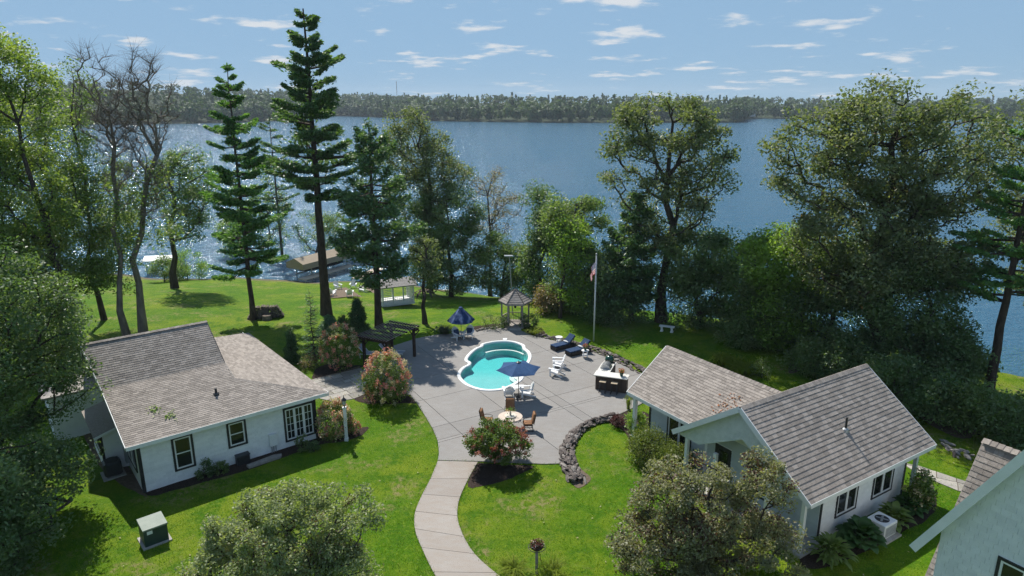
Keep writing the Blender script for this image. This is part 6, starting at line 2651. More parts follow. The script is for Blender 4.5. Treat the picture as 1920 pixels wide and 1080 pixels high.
def limb_mesh(name, nodes, par, trunk_n, trunk_r, mat, parent, tip_r=0.02, top_r=None, power=0.5):
    n = len(nodes)
    cnt = np.zeros(n)
    ch = np.zeros(n)
    for i in range(n - 1, 0, -1):
        if ch[i] == 0:
            cnt[i] += 1
        cnt[par[i]] += cnt[i]
        ch[par[i]] += 1
    mx = cnt[0]
    rad = tip_r + (trunk_r - tip_r) * (cnt / mx) ** power * 0.75
    for i in range(trunk_n):
        t = i / max(1, trunk_n - 1)
        rad[i] = max(rad[i] * 0.9, trunk_r * (1 - t * (1 - (top_r if top_r is not None else 0.25))))
    rad[0] = trunk_r * 1.45
    if trunk_n > 1:
        rad[1] = max(rad[1], trunk_r * 1.02)
    V, F = [], []
    for i in range(1, n):
        a, b = Vector(nodes[par[i]]), Vector(nodes[i])
        d = b - a
        if d.length < 1e-4:
            continue
        ra, rb = rad[par[i]], rad[i]
        if i >= trunk_n:
            ra = min(ra, rb * 1.7)
        k = 8 if rb > 0.12 else (5 if rb > 0.045 else 3)
        d.normalize()
        s = d.cross(Vector((0, 0, 1)) if abs(d.z) < 0.9 else Vector((1, 0, 0))).normalized()
        u = d.cross(s)
        v0 = len(V)
        for p, r_ in ((a, ra), (b + d * rb * 0.3, rb)):
            for m_ in range(k):
                t = 2 * math.pi * m_ / k
                V.append(p + (s * math.cos(t) + u * math.sin(t)) * r_)
        for m_ in range(k):
            F.append((v0 + m_, v0 + (m_ + 1) % k, v0 + k + (m_ + 1) % k, v0 + k + m_))
    me = bpy.data.meshes.new(name)
    me.from_pydata(V, [], F)
    me.polygons.foreach_set("use_smooth", [True] * len(F))
    me.materials.append(mat)
    return link(bpy.data.objects.new(name, me), parent)
LEAFN, LEAFS = 1.36, 0.85
def broadleaf(name, label, base, ells, nclump, nleaf, leaf, mat, trunk_r, seed, cat="tree", group=None, bark='bark', clump_r=None, shell=0.6, trunk_top=None, flat=0.7, hole=0.0, bare=0.0, fork=None, kink=0.10):
    """tree: trunk and limbs as one part, crown of leaf faces as another; all coordinates relative to the base"""
    rg = np.random.default_rng(seed)
    b = np.array(base)
    root = thing(name, label, cat, base, 0, group)
    E = [(e[0] - b[0], e[1] - b[1], e[2] - b[2], e[3], e[4], e[5]) for e in ells]
    C = sample_ells(E, nclump, rg, shell)
    C = C[C[:, 2] > 0.4]
    top = trunk_top - b if trunk_top is not None else np.array([np.mean([e[0] for e in E]) * 0.8, np.mean([e[1] for e in E]) * 0.8, max(e[2] + e[5] * 0.55 for e in E)])
    nt = 9
    tr = []
    for i in range(nt):
        t = i / (nt - 1)
        p = top * t
        p = p * np.array([t ** 0.5 if t > 0 else 0, t ** 0.5 if t > 0 else 0, 1.0])
        w = 0.018 * np.linalg.norm(top)
        if 0 < i < nt - 1:
            p = p + rg.normal(0, w, 3) * np.array([1, 1, 0.2])
        tr.append(p)
    tr[0] = np.array([0, 0, -0.4])
    nodes, par, tips = skeleton(tr, C, rg, kink=kink)
    limb_mesh("trunk", nodes, par, nt, trunk_r, M[bark], root, tip_r=0.009 if bare else 0.02)
    cr = clump_r or 0.22 * float(np.mean([min(e[3], e[5]) for e in E]))
    keep = rg.uniform(0, 1, len(C)) > bare
    if nleaf and keep.any():
        Ck = C[keep]
        n = (nleaf * LEAFN * rg.uniform(0.55, 1.45, len(Ck))).astype(int)
        idx = np.repeat(np.arange(len(Ck)), n)
        sz = cr * rg.uniform(0.7, 1.35, len(Ck))
        off = rg.normal(0, 0.5, (len(idx), 3))
        nm = np.linalg.norm(off, axis=1)[:, None]
        off *= np.minimum(1.0, 1.05 / nm)
        P_ = Ck[idx] + off * sz[idx][:, None] * np.array([1, 1, flat])
        tint = rg.uniform(0, 1, len(Ck))[idx] * 0.45 + rg.uniform(0, 1, len(idx)) * 0.55
        ok = P_[:, 2] > 0.05
        V = leaf_quads(P_[ok], leaf * LEAFS, rg)
        quads_mesh("crown", V, tint[ok], M[mat], root)
    return root
def twig_spray(root, C, rg, mat, n=7, ln=0.8, r=0.008):
    """bare twigs at the ends of the limbs"""
    V, F = [], []
    for c in C:
        for k in range(n):
            d = rg.normal(0, 1, 3)
            d[2] = abs(d[2]) * 0.9 + 0.25
            d /= np.linalg.norm(d)
            e = c + d * ln * rg.uniform(0.5, 1.2)
            s = np.cross(d, [0.3, 0.2, 1.0])
            s /= np.linalg.norm(s)
            u = np.cross(d, s)
            v0 = len(V)
            for p, rr in ((c, r * 1.6), (e, r * 0.5)):
                for m_ in range(3):
                    t = 2 * math.pi * m_ / 3
                    V.append(p + (s * math.cos(t) + u * math.sin(t)) * rr)
            for m_ in range(3):
                F.append((v0 + m_, v0 + (m_ + 1) % 3, v0 + 3 + (m_ + 1) % 3, v0 + 3 + m_))
    me = npmesh("twigs", V, F)
    me.materials.append(mat)
    return link(bpy.data.objects.new("twigs", me), root)
def pine(name, label, base, height, prof, seed, mat='needle', bark='bark_pine', trunk_r=0.22, tiers=26, per=5, nn=150, needle=0.34, group=None, lean=(0, 0), first=0.25, droop=0.05, flat=0.32, width=0.13, gaps=0.0, up=0.22, scat=1.0):
    """conifer with whorled branches; prof(t) = branch length at relative height t"""
    rg = np.random.default_rng(seed)
    root = thing(name, label, "tree", base, 0, group)
    nt = 12
    tr = [np.array([lean[0] * (i / (nt - 1)) ** 1.3 * height + rg.normal(0, 0.03), lean[1] * (i / (nt - 1)) * height + rg.normal(0, 0.03), height * i / (nt - 1)]) for i in range(nt)]
    tr[0] = np.array([0, 0, -0.4])
    trA = np.array(tr)
    V, F = [], []
    def seg(a, b, ra, rb, k):
        d = Vector(b) - Vector(a)
        if d.length < 1e-4:
            return
        d.normalize()
        s = d.cross(Vector((0, 0, 1)) if abs(d.z) < 0.9 else Vector((1, 0, 0))).normalized()
        u = d.cross(s)
        v0 = len(V)
        for p, r_ in ((Vector(a), ra), (Vector(b), rb)):
            for m_ in range(k):
                t = 2 * math.pi * m_ / k
                V.append(p + (s * math.cos(t) + u * math.sin(t)) * r_)
        for m_ in range(k):
            F.append((v0 + m_, v0 + (m_ + 1) % k, v0 + k + (m_ + 1) % k, v0 + k + m_))
    for i in range(nt - 1):
        seg(tr[i], tr[i + 1], trunk_r * (1.35 if i == 0 else 1 - 0.88 * i / (nt - 1)), trunk_r * (1 - 0.88 * (i + 1) / (nt - 1)), 9)
    pts, dirs = [], []
    for ti in range(tiers):
        t = first + (1 - first) * (ti + rg.uniform(-.25, .25)) / tiers
        t = min(max(t, first), 0.995)
        z = t * height
        ax = np.array([np.interp(z, trA[:, 2], trA[:, 0]), np.interp(z, trA[:, 2], trA[:, 1]), z])
        a0 = rg.uniform(0, 6.28)
        for k in range(per):
            if rg.uniform() < gaps:
                continue
            t = first + (1 - first) * (ti + rg.uniform(-scat, scat)) / tiers
            t = min(max(t, first), 0.995)
            z = t * height
            ax = np.array([np.interp(z, trA[:, 2], trA[:, 0]), np.interp(z, trA[:, 2], trA[:, 1]), z])
            a = a0 + 2 * math.pi * k / per + rg.normal(0, 0.25)
            L_ = prof(t) * rg.uniform(0.45, 1.25)
            if L_ < 0.12:
                continue
            h = np.array([math.cos(a), math.sin(a), 0])
            side = np.array([-math.sin(a), math.cos(a), 0])
            rise = up * (0.4 + t) - droop + rg.normal(0, 0.10)
            mid = ax + h * L_ * 0.5 + np.array([0, 0, L_ * (rise * 0.35 - droop)])
            end = ax + h * L_ + np.array([0, 0, L_ * rise])
            rb = 0.012 + 0.018 * L_
            seg(ax, mid, rb * 1.3, rb, 4)
            seg(mid, end, rb, 0.008, 3)
            n = int(nn * 1.5 * L_ / 2.5)
            s = rg.uniform(0.30, 1.06, n) ** 0.7
            lat = np.round(rg.normal(0, 1, n) * 1.6) / 1.6 * (0.12 + 0.21 * L_ * np.sin(np.clip(s, 0, 1) * math.pi * 0.85 + 0.25)) * 0.75
            c = np.where((s < 0.5)[:, None], ax + (mid - ax) * (s / 0.5)[:, None], mid + (end - mid) * ((s - 0.5) / 0.5)[:, None])
            c = c + side * (lat + rg.normal(0, 0.07, n))[:, None] + np.array([0, 0, 1]) * (rg.normal(0, 1, n) * flat * 0.18 + 0.04)[:, None]
            pts.append(c)
            d = h[None] * rg.uniform(0.3, 1.2, n)[:, None] + side[None] * np.sign(lat)[:, None] * rg.uniform(0.2, 1.1, n)[:, None] + np.array([0, 0, 1.0])[None] * rg.normal(0.25, 0.35, n)[:, None]
            dirs.append(d)
    me = bpy.data.meshes.new("trunk")
    me.from_pydata(V, [], F)
    me.polygons.foreach_set("use_smooth", [True] * len(F))
    me.materials.append(M[bark])
    link(bpy.data.objects.new("trunk", me), root)
    C = np.concatenate(pts)
    D = np.concatenate(dirs)
    Vq = leaf_quads(C, needle * 0.82, rg, up=0.35, aspect=width / needle * 0.85, dirs=D)
    quads_mesh("crown", Vq, rg.uniform(0, 1, len(C)), M[mat], root)
    return root
def GB(px, py):
    p = G(px, py)
    return p

# ------------------------------------------------------------------ the trees, left to right
GT = "trees along the lake shore"
b = Vector((-23.6, 27.6, 0))
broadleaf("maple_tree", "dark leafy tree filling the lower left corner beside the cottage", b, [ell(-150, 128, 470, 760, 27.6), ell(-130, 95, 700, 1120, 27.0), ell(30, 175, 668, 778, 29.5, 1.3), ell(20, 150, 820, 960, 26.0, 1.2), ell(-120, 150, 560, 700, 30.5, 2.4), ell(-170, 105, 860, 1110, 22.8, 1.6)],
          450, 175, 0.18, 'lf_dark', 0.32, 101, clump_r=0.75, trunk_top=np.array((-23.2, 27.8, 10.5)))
b = GB(140, 657)
broadleaf("maple_tree", "tall yellow-green tree at the left picture edge", b, [ell(-190, 105, 30, 340, 49), ell(-160, 165, 250, 520, 50), ell(-60, 205, 420, 560, 51, 3), ell(-180, 60, 450, 640, 47)],
          440, 190, 0.26, 'lf_maple', 0.30, 102, clump_r=1.1, trunk_top=np.array((b.x - 1.5, b.y, 19.0)))
b = GB(196, 600)
broadleaf("maple_tree", "pale green tree behind the bare tree at the left", b, [ell(105, 250, 265, 470, b.y), ell(150, 260, 380, 545, b.y - 2), ell(90, 180, 120, 300, b.y + 2, 2)], 110, 120, 0.25, 'lf_mid', 0.2, 103, clump_r=1.1, bare=0.12)
def bare_tree(label, base, ells, n, tr, seed, leafy=(), top=None):
    rg = np.random.default_rng(seed)
    t = broadleaf("bare_tree", label, base, ells, n, 0, 0.2, 'lf_mid', tr, seed, bark='bark_pale', shell=0.5, trunk_top=top, kink=0.07, bare=1.0, group="bare-topped trees behind the cottage")
    bb = np.array(base)
    E = [(e[0] - bb[0], e[1] - bb[1], e[2] - bb[2], e[3], e[4], e[5]) for e in ells]
    C = sample_ells(E, n, np.random.default_rng(seed), 0.5)
    C = C[C[:, 2] > 0.4]
    twig_spray(t, C, rg, M['bark_pale'], 11, 1.3, 0.007)['kind'] = 'stuff'
    if leafy:
        E = [(e[0] - bb[0], e[1] - bb[1], e[2] - bb[2], e[3], e[4], e[5]) for e in leafy]
        C = sample_ells(E, 26, rg, 0.4)
        P_ = np.repeat(C, 60, axis=0) + rg.normal(0, 0.42, (26 * 60, 3))
        leaf_object("crown", P_, 0.24, rg, M['lf_mid'], t)
    return t
b = GB(268, 622)
bare_tree("large bare-topped tree with forked trunk behind the cottage roof", b, [ell(215, 330, 95, 300, b.y), ell(245, 315, 200, 420, b.y, 2)], 150, 0.30, 104, [ell(255, 330, 300, 470, b.y)], np.array(ATY(292, 240, b.y)))
b = GB(238, 627)
bare_tree("slimmer bare-topped tree left of the forked bare tree", b, [ell(130, 245, 85, 290, b.y), ell(190, 250, 180, 400, b.y, 2)], 140, 0.24, 105, [ell(195, 260, 330, 500, b.y)], np.array(ATY(205, 220, b.y)))
b = GB(328, 541)
broadleaf("oak_tree", "dark open oak on the lawn by the lake, left of the pines", b, [ell(288, 402, 268, 420, b.y), ell(300, 385, 380, 450, b.y)], 75, 95, 0.30, 'lf_dark', 0.36, 106, clump_r=1.15, group=GT)
b = GB(350, 524)
for i, (x0, x1, y0, y1) in enumerate(((318, 385, 472, 524), (282, 335, 478, 528))):
    bb = GB((x0 + x1) / 2, y1)
    broadleaf("shore_bush", ("rounded green bush at the water's edge, right of the oak trunk", "rounded green bush at the water's edge, left of the oak trunk")[i], bb, [ell(x0, x1, y0, y1 + 4, bb.y)], 34, 110, 0.22, 'lf_light' if i == 0 else 'lf_mid', 0.08, 107 + i, cat="bush", clump_r=0.8)
b = GB(475, 600)
hp = ATY(432, 124, b.y).z - b.z
pine("white_pine", "full bright green white pine beside the wood pile", b, hp, lambda t: 4.6 * (1 - t) ** 0.75 * (0.55 + 0.45 * min(1, (t - 0.2) / 0.15)) + 0.25, 110, 'needle', trunk_r=0.23, tiers=19, per=6, nn=330, first=0.20, needle=0.40, width=0.16, group=GT, gaps=0.12, up=0.30, droop=0.12)
b = GB(533, 524)
hp = ATY(535, 214, b.y).z - b.z
pine("red_pine", "slender red pine with thin crown near the boat lift", b, hp, lambda t: 4.4 * (1 - t) ** 0.5 * (0.5 + 0.5 * min(1, (t - 0.35) / 0.2)) + 0.2, 111, 'needle_dk', trunk_r=0.24, tiers=14, per=5, nn=120, first=0.36, needle=0.42, width=0.17, group=GT, gaps=0.28)
for i, (bx_, by_, x0, x1, y0, y1) in enumerate(((432, 519, 405, 465, 400, 480), (448, 516, 430, 480, 340, 450), (505, 521, 478, 545, 330, 470))):
    bb = GB(bx_, by_)
    broadleaf("young_tree", ("thin-trunked young tree left of the white pine at the shore", "thin-trunked young tree just behind the white pine at the shore", "young tree between the white pine and the red pine")[i], bb, [ell(x0, x1, y0, y1, bb.y)], 34, 60, 0.3, 'lf_mid', 0.17, 112 + i, group=GT, clump_r=0.9)
b = GB(612, 590)
hp = ATY(621, 16, b.y).z - b.z
def pf(t):
    if t < 0.44:
        return 1.6
    return 8.6 * (1 - t) ** 0.78 * (0.8 + 0.2 * math.sin(t * 40)) + 0.35
pine("tall_pine", "tallest pine, bare-trunked below, rising above the lake horizon", b, hp, pf, 116, 'needle_dk', trunk_r=0.44, tiers=19, per=5, nn=330, first=0.40, needle=0.44, width=0.19, group=GT, gaps=0.16, droop=0.02, up=0.26, flat=0.4, scat=0.55)
bb = GB(590, 527)
broadleaf("stub_tree", "low multi-stemmed tree by the dock behind the tall pine", bb, [ell(548, 640, 395, 470, bb.y), ell(600, 650, 400, 455, bb.y)], 46, 60, 0.28, 'lf_mid', 0.2, 117, group=GT, clump_r=0.9)
bb = GB(663, 525)
hp = ATY(666, 395, bb.y).z - bb.z
pine("shore_pine", "short pine with reddish trunk beside the pinkish dock", bb, hp, lambda t: 2.6 * (1 - t) ** 0.5 + 0.3, 118, 'needle', trunk_r=0.26, tiers=10, per=5, nn=110, first=0.42, needle=0.42, width=0.17, group=GT, gaps=0.2)
b = GB(711, 614)
hp = ATY(706, 232, b.y).z - b.z
pine("dark_fir", "dense dark evergreen with straight trunk behind the pergola", b, hp, lambda t: 5.0 * (1 - t) ** 0.55 * min(1, 0.55 + (t - 0.22) * 1.6), 119, 'needle_dk', trunk_r=0.33, tiers=17, per=6, nn=200, first=0.26, needle=0.40, width=0.18, group=GT, gaps=0.34, flat=1.2, droop=0.10)
b = GB(806, 549)
broadleaf("oak_tree", "tall brownish-green oak at the shore, right of the dark evergreen", b, [ell(715, 815, 195, 360, b.y), ell(770, 880, 240, 400, b.y), ell(745, 850, 340, 510, b.y)], 180, 95, 0.31, 'lf_oak', 0.30, 120, clump_r=1.0, group=GT)
b = GB(797, 607)
sn = broadleaf("slim_tree", "slim tree with drooping pale fronds on its trunk, behind the pergola", b, [ell(768, 830, 440, 530, b.y, 1.4)], 26, 90, 0.25, 'lf_oak', 0.2, 146, clump_r=0.7, group=GT, trunk_top=np.array(ATY(799, 470, b.y)))
_z = ATY(798, 546, b.y).z - b.z
mb = MB()
for k in range(9):
    a_ = 2 * math.pi * k / 9
    h_ = Vector((math.cos(a_), math.sin(a_), 0))
    s_ = Vector((-h_.y, h_.x, 0)) * 0.11
    q = [h_ * 0.15 + UZ * _z, h_ * 0.5 + UZ * (_z + 0.08), h_ * 0.85 + UZ * (_z - 0.12), h_ * 1.0 + UZ * (_z - 0.45)]
    mb.add([q[0] - s_ * .4, q[0] + s_ * .4, q[1] - s_, q[1] + s_, q[2] - s_, q[2] + s_, q[3] - s_ * .2, q[3] + s_ * .2], [(0, 1, 3, 2), (2, 3, 5, 4), (4, 5, 7, 6)])
mb.build("fronds", M['log'], sn)
def tl(name, label, px, py, ells, nc, nl, mat, tr, seed, leaf=0.27, cr=1.0, yo=0, **k):
    bb = GB(px, py)
    bb = Vector((bb.x, bb.y + yo, zg(bb.x, bb.y + yo)))
    return broadleaf(name, label, bb, [ell(*e, bb.y) for e in ells], nc, nl, leaf, mat, tr, seed, clump_r=cr, group=GT, **k)
tl("lakeside_tree", "dark green tree between the tall oak and the rusty tree", 846, 556, [(770, 905, 345, 470), (780, 900, 440, 555)], 110, 175, 'lf_dark', 0.22, 121)
tl("rusty_tree", "thin rusty-brown tree with nearly bare branches behind the gazebo", 920, 556, [(862, 985, 318, 420), (880, 960, 380, 450)], 80, 42, 'lf_brown', 0.22, 122, bare=0.2, leaf=0.22)
tl("lakeside_tree", "low green tree below the rusty tree's crown", 940, 560, [(880, 1000, 440, 560), (930, 1010, 470, 560)], 80, 175, 'lf_mid', 0.18, 123)
tl("lakeside_tree", "narrow upright tree right of the rusty tree", 1012, 566, [(985, 1040, 345, 470), (985, 1050, 430, 560)], 62, 165, 'lf_dark', 0.18, 124)
tl("lakeside_tree", "light green tree behind the flagpole's left side", 1075, 580, [(1020, 1135, 355, 480), (1025, 1140, 450, 590)], 110, 175, 'lf_mid', 0.2, 125)
tl("lakeside_tree", "small bright green tree left of the flag", 1048, 590, [(1030, 1100, 400, 500), (1055, 1110, 480, 585)], 46, 90, 'lf_light', 0.14, 126, yo=-1.0)
bb = GB(1183, 600)
hp = ATY(1180, 360, bb.y).z - bb.z
pine("dark_cedar", "dark feathery evergreen behind the flag", bb, hp, lambda t: 2.9 * (1 - t) ** 0.55 + 0.2, 127, 'needle_dk', trunk_r=0.22, tiers=18, per=6, nn=170, first=0.14, needle=0.40, width=0.17, group=GT, gaps=0.1, flat=0.9)
b = GB(1240, 603)
broadleaf("oak_tree", "large open oak standing alone against the lake, behind the stone bench", b, [ell(1150, 1345, 178, 290, b.y), ell(1128, 1240, 230, 380, b.y), ell(1235, 1375, 200, 400, b.y), ell(1170, 1330, 330, 460, b.y)], 190, 78, 0.30, 'lf_oak', 0.42, 128, clump_r=0.88, shell=0.65, group=GT, trunk_top=np.array(ATY(1262, 230, b.y)))
tl("lakeside_tree", "dark leafy tree right of the big oak trunk", 1305, 612, [(1235, 1395, 420, 540), (1250, 1390, 500, 615)], 110, 175, 'lf_dark', 0.2, 129)
tl("lakeside_tree", "low dark tree between the flagpole and the big oak trunk", 1150, 600, [(1100, 1190, 470, 600), (1185, 1240, 500, 600)], 70, 165, 'lf_dark', 0.16, 130)
tl("lakeside_tree", "grey-green bank tree at the water, right of the bench", 1425, 640, [(1365, 1470, 440, 560), (1360, 1480, 530, 650)], 95, 165, 'lf_mid', 0.18, 131)
tl("lakeside_tree", "bright yellow-green tree in front of the big right-hand oak", 1470, 655, [(1395, 1560, 425, 550), (1410, 1540, 520, 660)], 120, 175, 'lf_light', 0.2, 132)
b = GB(1640, 700)
broadleaf("oak_tree", "huge spreading oak towering behind the guest house", b, [ell(1440, 1640, 185, 400, b.y + 1), ell(1540, 1760, 145, 380, b.y), ell(1690, 1880, 165, 420, b.y - 1), ell(1490, 1740, 350, 560, b.y), ell(1640, 1850, 370, 560, b.y - 1)], 480, 92, 0.27, 'lf_oak', 0.5, 133, clump_r=0.88, shell=0.6, group=GT)
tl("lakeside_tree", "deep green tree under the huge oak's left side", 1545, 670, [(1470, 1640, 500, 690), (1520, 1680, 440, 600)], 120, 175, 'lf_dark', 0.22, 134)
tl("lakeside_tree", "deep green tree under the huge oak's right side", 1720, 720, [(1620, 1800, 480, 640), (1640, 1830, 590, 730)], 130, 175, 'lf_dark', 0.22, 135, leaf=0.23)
b = GB(1850, 748)
hp = 17.5
pine("shore_pine", "straight-trunked pine at the right picture edge above the water", b, hp, lambda t: 3.6 * (1 - t) ** 0.5 + 0.3, 136, 'needle', trunk_r=0.30, tiers=16, per=5, nn=200, first=0.36, needle=0.36, width=0.15, group=GT, gaps=0.25)
broadleaf("oak_tree", "tall oak reaching in from beyond the right picture edge", Vector((38, 45, zg(38, 45))), [ell(1800, 2150, 170, 420, 45), ell(1880, 2200, 300, 600, 46)], 180, 120, 0.27, 'lf_oak', 0.4, 137, clump_r=0.95, group=GT)
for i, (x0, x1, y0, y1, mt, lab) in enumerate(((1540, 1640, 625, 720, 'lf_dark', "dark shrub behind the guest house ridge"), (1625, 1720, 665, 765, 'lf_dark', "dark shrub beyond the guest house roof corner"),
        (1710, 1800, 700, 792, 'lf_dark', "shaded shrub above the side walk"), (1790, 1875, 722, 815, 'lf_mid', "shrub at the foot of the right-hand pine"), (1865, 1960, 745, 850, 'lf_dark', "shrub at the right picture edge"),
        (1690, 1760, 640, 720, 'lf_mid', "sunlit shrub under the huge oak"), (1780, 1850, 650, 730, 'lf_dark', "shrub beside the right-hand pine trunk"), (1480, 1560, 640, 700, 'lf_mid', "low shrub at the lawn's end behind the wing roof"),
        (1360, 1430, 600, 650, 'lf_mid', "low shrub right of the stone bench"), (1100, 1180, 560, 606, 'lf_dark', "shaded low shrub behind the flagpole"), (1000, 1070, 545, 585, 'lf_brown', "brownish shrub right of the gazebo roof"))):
    bb = GB((x0 + x1) / 2, y1)
    broadleaf("bank_shrub", lab, bb, [ell(x0, x1, y0, y1 + 6, bb.y)], 44, 120, 0.2, mt, 0.06, 150 + i, cat="shrub", clump_r=0.75, group="shrubs on the lake bank")

# ------------------------------------------------------------------ foreground crab apples
b = Vector((-8.1, 20.6, 0))
broadleaf("crab_apple", "grey-green crab apple crown at the bottom edge below the cottage", b, [ell(385, 660, 925, 1130, 20.6), ell(345, 560, 990, 1220, 20.4), ell(560, 712, 905, 1060, 20.8, 1.0), ell(540, 715, 1010, 1220, 20.4)], 300, 200, 0.125, 'lf_crab', 0.13, 160, clump_r=0.40, shell=0.5)
b = Vector((7.0, 22.6, 0))
broadleaf("crab_apple", "bronze-leaved crab apple in front of the guest house porch", b, [ell(1190, 1400, 865, 1040, 22.6), ell(1150, 1360, 930, 1150, 22.4), ell(1330, 1485, 850, 960, 22.8, 1.0), ell(1300, 1510, 960, 1180, 22.5)], 320, 200, 0.13, 'lf_purple', 0.14, 161, clump_r=0.42, shell=0.5)

# ------------------------------------------------------------------ shrubs and flowers
def shrub(name, label, px0, px1, py0, py1, base, mat, leaf, n, seed, bloom=None, nb=0, bs=0.1, cat="shrub", stem=0.03, ry=None, group=None, topb=0.55, clumps=40, blob=0.17):
    rg = np.random.default_rng(seed)
    bx_ = Vector(base)
    e = ell(px0, px1, py0, py1, bx_.y)
    root = thing(name, label, cat, base, 0, group)
    E = [(e[0] - bx_.x, 0, max(e[2] - bx_.z, e[5] * 0.75), e[3] * 0.88, (ry or e[3]) * 0.88, e[5] * 0.88)]
    C = sample_ells(E, clumps, rg, 0.8)
    C = C[C[:, 2] > 0.08]
    tr = [np.array([0, 0, -0.05]), np.array([0.01, 0, 0.10 * e[5] + .1]), np.array([0, 0.02, E[0][2] * 0.6]), np.array([0, 0, E[0][2]])]
    nodes, par, tips = skeleton(tr, C, rg)
    limb_mesh("stem", nodes, par, 4, stem * 1.6, M['bark'], root, tip_r=0.006)
    idx = rg.integers(0, len(C), n)
    P_ = C[idx] + rg.normal(0, 0.17, (n, 3)) * e[3] * np.array([1, 1, 0.9])
    P_ = P_[P_[:, 2] > 0.03]
    leaf_object("foliage", P_, leaf, rg, M[mat], root)
    for bi, (bm_, frac) in enumerate(bloom or ()):
        k = int(nb * frac)
        d = rg.normal(0, 1, (k, 3))
        d[:, 2] = d[:, 2] + topb
        d /= np.linalg.norm(d, axis=1)[:, None]
        ctr = np.array(E[0][:3]) + d * np.array(E[0][3:]) * rg.uniform(0.97, 1.16, (k, 1))
        ctr = ctr[ctr[:, 2] > 0.15]
        per = 30
        Q = np.repeat(ctr, per, axis=0) + rg.normal(0, 1, (len(ctr) * per, 3)) * np.array([blob * 0.25, blob * 0.25, blob * 0.36])
        leaf_object("blossom", Q, bs, rg, M[bm_], root, aspect=0.9)
    return root
shrub("hydrangea", "large rounded hydrangea with pink blooms beside the curving patio edge", 680, 770, 660, 758, P(722, 752), 'hyd_leaf', 0.125, 7000, 170, (('hyd_pink', 0.62), ('hyd_cream', 0.38)), 150, 0.085, clumps=60, blob=0.27)
shrub("hydrangea", "pink hydrangea tree beside the dark pergola", 598, 676, 608, 690, P(634, 693), 'hyd_leaf', 0.12, 3600, 171, (('hyd_pink', 0.6), ('hyd_cream', 0.4)), 105, 0.085, clumps=46, blob=0.26)
shrub("hydrangea", "cream and pink hydrangea between the cottage corner and lamp post", 594, 660, 752, 826, P(624, 818), 'hyd_leaf', 0.115, 3600, 172, (('hyd_cream', 0.62), ('hyd_pink', 0.38)), 105, 0.085, clumps=46, blob=0.26)
shrub("hydrangea", "low pink hydrangea right of the lamp post", 644, 676, 788, 818, P(660, 816), 'hyd_leaf', 0.10, 900, 173, (('hyd_pink', 1),), 26, 0.065, clumps=26)
b = P(927, 871)
e1 = ell(873, 998, 800, 856, b.y)
broadleaf("flowering_tree", "small vase-shaped tree with reddish blooms in the round mulch bed", b, [e1, ell(893, 965, 786, 835, b.y)], 95, 120, 0.125, 'hyd_leaf', 0.06, 174, clump_r=0.30)
ft = [o for o in COL.objects if o.name.startswith("flowering_tree")][0]
rg = np.random.default_rng(175)
Cn = sample_ells([(e1[0] - b.x, 0, e1[2], e1[3] * 1.02, e1[4] * 1.02, e1[5] * 1.08)], 170, rg, 1.0)
Cn = Cn[Cn[:, 2] > 0.95]
Q = np.repeat(Cn, 24, axis=0) + rg.normal(0, 0.055, (len(Cn) * 24, 3))
leaf_object("blossom", Q, 0.075, rg, M['rose_red'], ft, aspect=0.9)
shrub("boxwood", "clipped olive-green shrub against the guest house wing", 1172, 1262, 814, 884, P(1212, 868), 'box_leaf', 0.085, 9500, 176, clumps=90, cat="shrub")
shrub("boxwood", "second olive-green shrub nearer the porch posts", 1225, 1300, 842, 905, P(1262, 890), 'box_leaf', 0.085, 8000, 177, clumps=80)
shrub("corner_shrub", "upright light green shrub at the wing's corner post", 1172, 1212, 768, 820, P(1192, 815), 'lf_light', 0.11, 3000, 178, clumps=36)
shrub("barberry", "small dark red shrub at the end of the curved stone border", 1144, 1172, 777, 804, P(1158, 800), 'barberry', 0.06, 1500, 179, clumps=30)
for i, (x0, x1, y0, y1, bx_, by_, mt, lab) in enumerate(((367, 402, 862, 902, 384, 896, 'lf_dark', "leafy dark shrub under the cottage's left window"), (402, 428, 866, 892, 415, 888, 'lf_mid', "small green shrub left of the black box by the cottage"),
        (553, 578, 808, 852, 566, 846, 'lf_mid', "upright young shrub under the cottage's triple window"), (575, 600, 826, 850, 588, 846, 'lf_dark', "low dark shrub at the cottage's right corner"), (560, 598, 668, 692, 580, 690, 'lf_brown', "brownish shrub beside the pergola hydrangea"),
        (1405, 1450, 672, 712, 1428, 708, 'lf_mid', "grey-green shrub behind the wing ridge"), (898, 945, 590, 622, 925, 616, 'lf_mid', "flowering shrub at the gazebo's left railing"), (988, 1012, 585, 618, 1000, 614, 'lf_mid', "flowering shrub at the gazebo's right railing"), (934, 958, 588, 616, 946, 614, 'lf_dark', "dark planting at the gazebo's front left post"), (972, 994, 588, 617, 983, 615, 'lf_dark', "dark planting at the gazebo's front right post"))):
    shrub("garden_shrub", lab, x0, x1, y0, y1, P(bx_, by_), mt, 0.09, 900, 180 + i, clumps=24, group="small shrubs in the beds")
def small_conifer(label, px, top, base, w, seed, mat='needle_dk', nn=260, tiers=12, thin=1.0, needle=0.16):
    bb = G(*base)
    h = ATY(px, top, bb.y).z - bb.z
    pine("young_spruce", label, bb, h, lambda t: w * (1 - t) ** 0.85 + 0.04, seed, mat, trunk_r=0.05, tiers=tiers, per=7, nn=nn, first=0.05, needle=needle, width=0.05, group="young spruces behind the pergola bed", gaps=0.0, flat=0.5 * thin, droop=0.12)
small_conifer("dark dwarf spruce at the cottage end of the pergola bed", 549, 610, (549, 680), 0.55, 190, 'needle_dk', 420, 14)
small_conifer("bluish young spruce with thin open branches, tallest of the bed", 588, 542, (590, 678), 1.15, 191, 'needle_bl', 55, 16, needle=0.18)
small_conifer("dense dark spruce beside the fir trunk", 665, 556, (672, 625), 1.0, 192, 'needle_dk', 420, 16, needle=0.20)
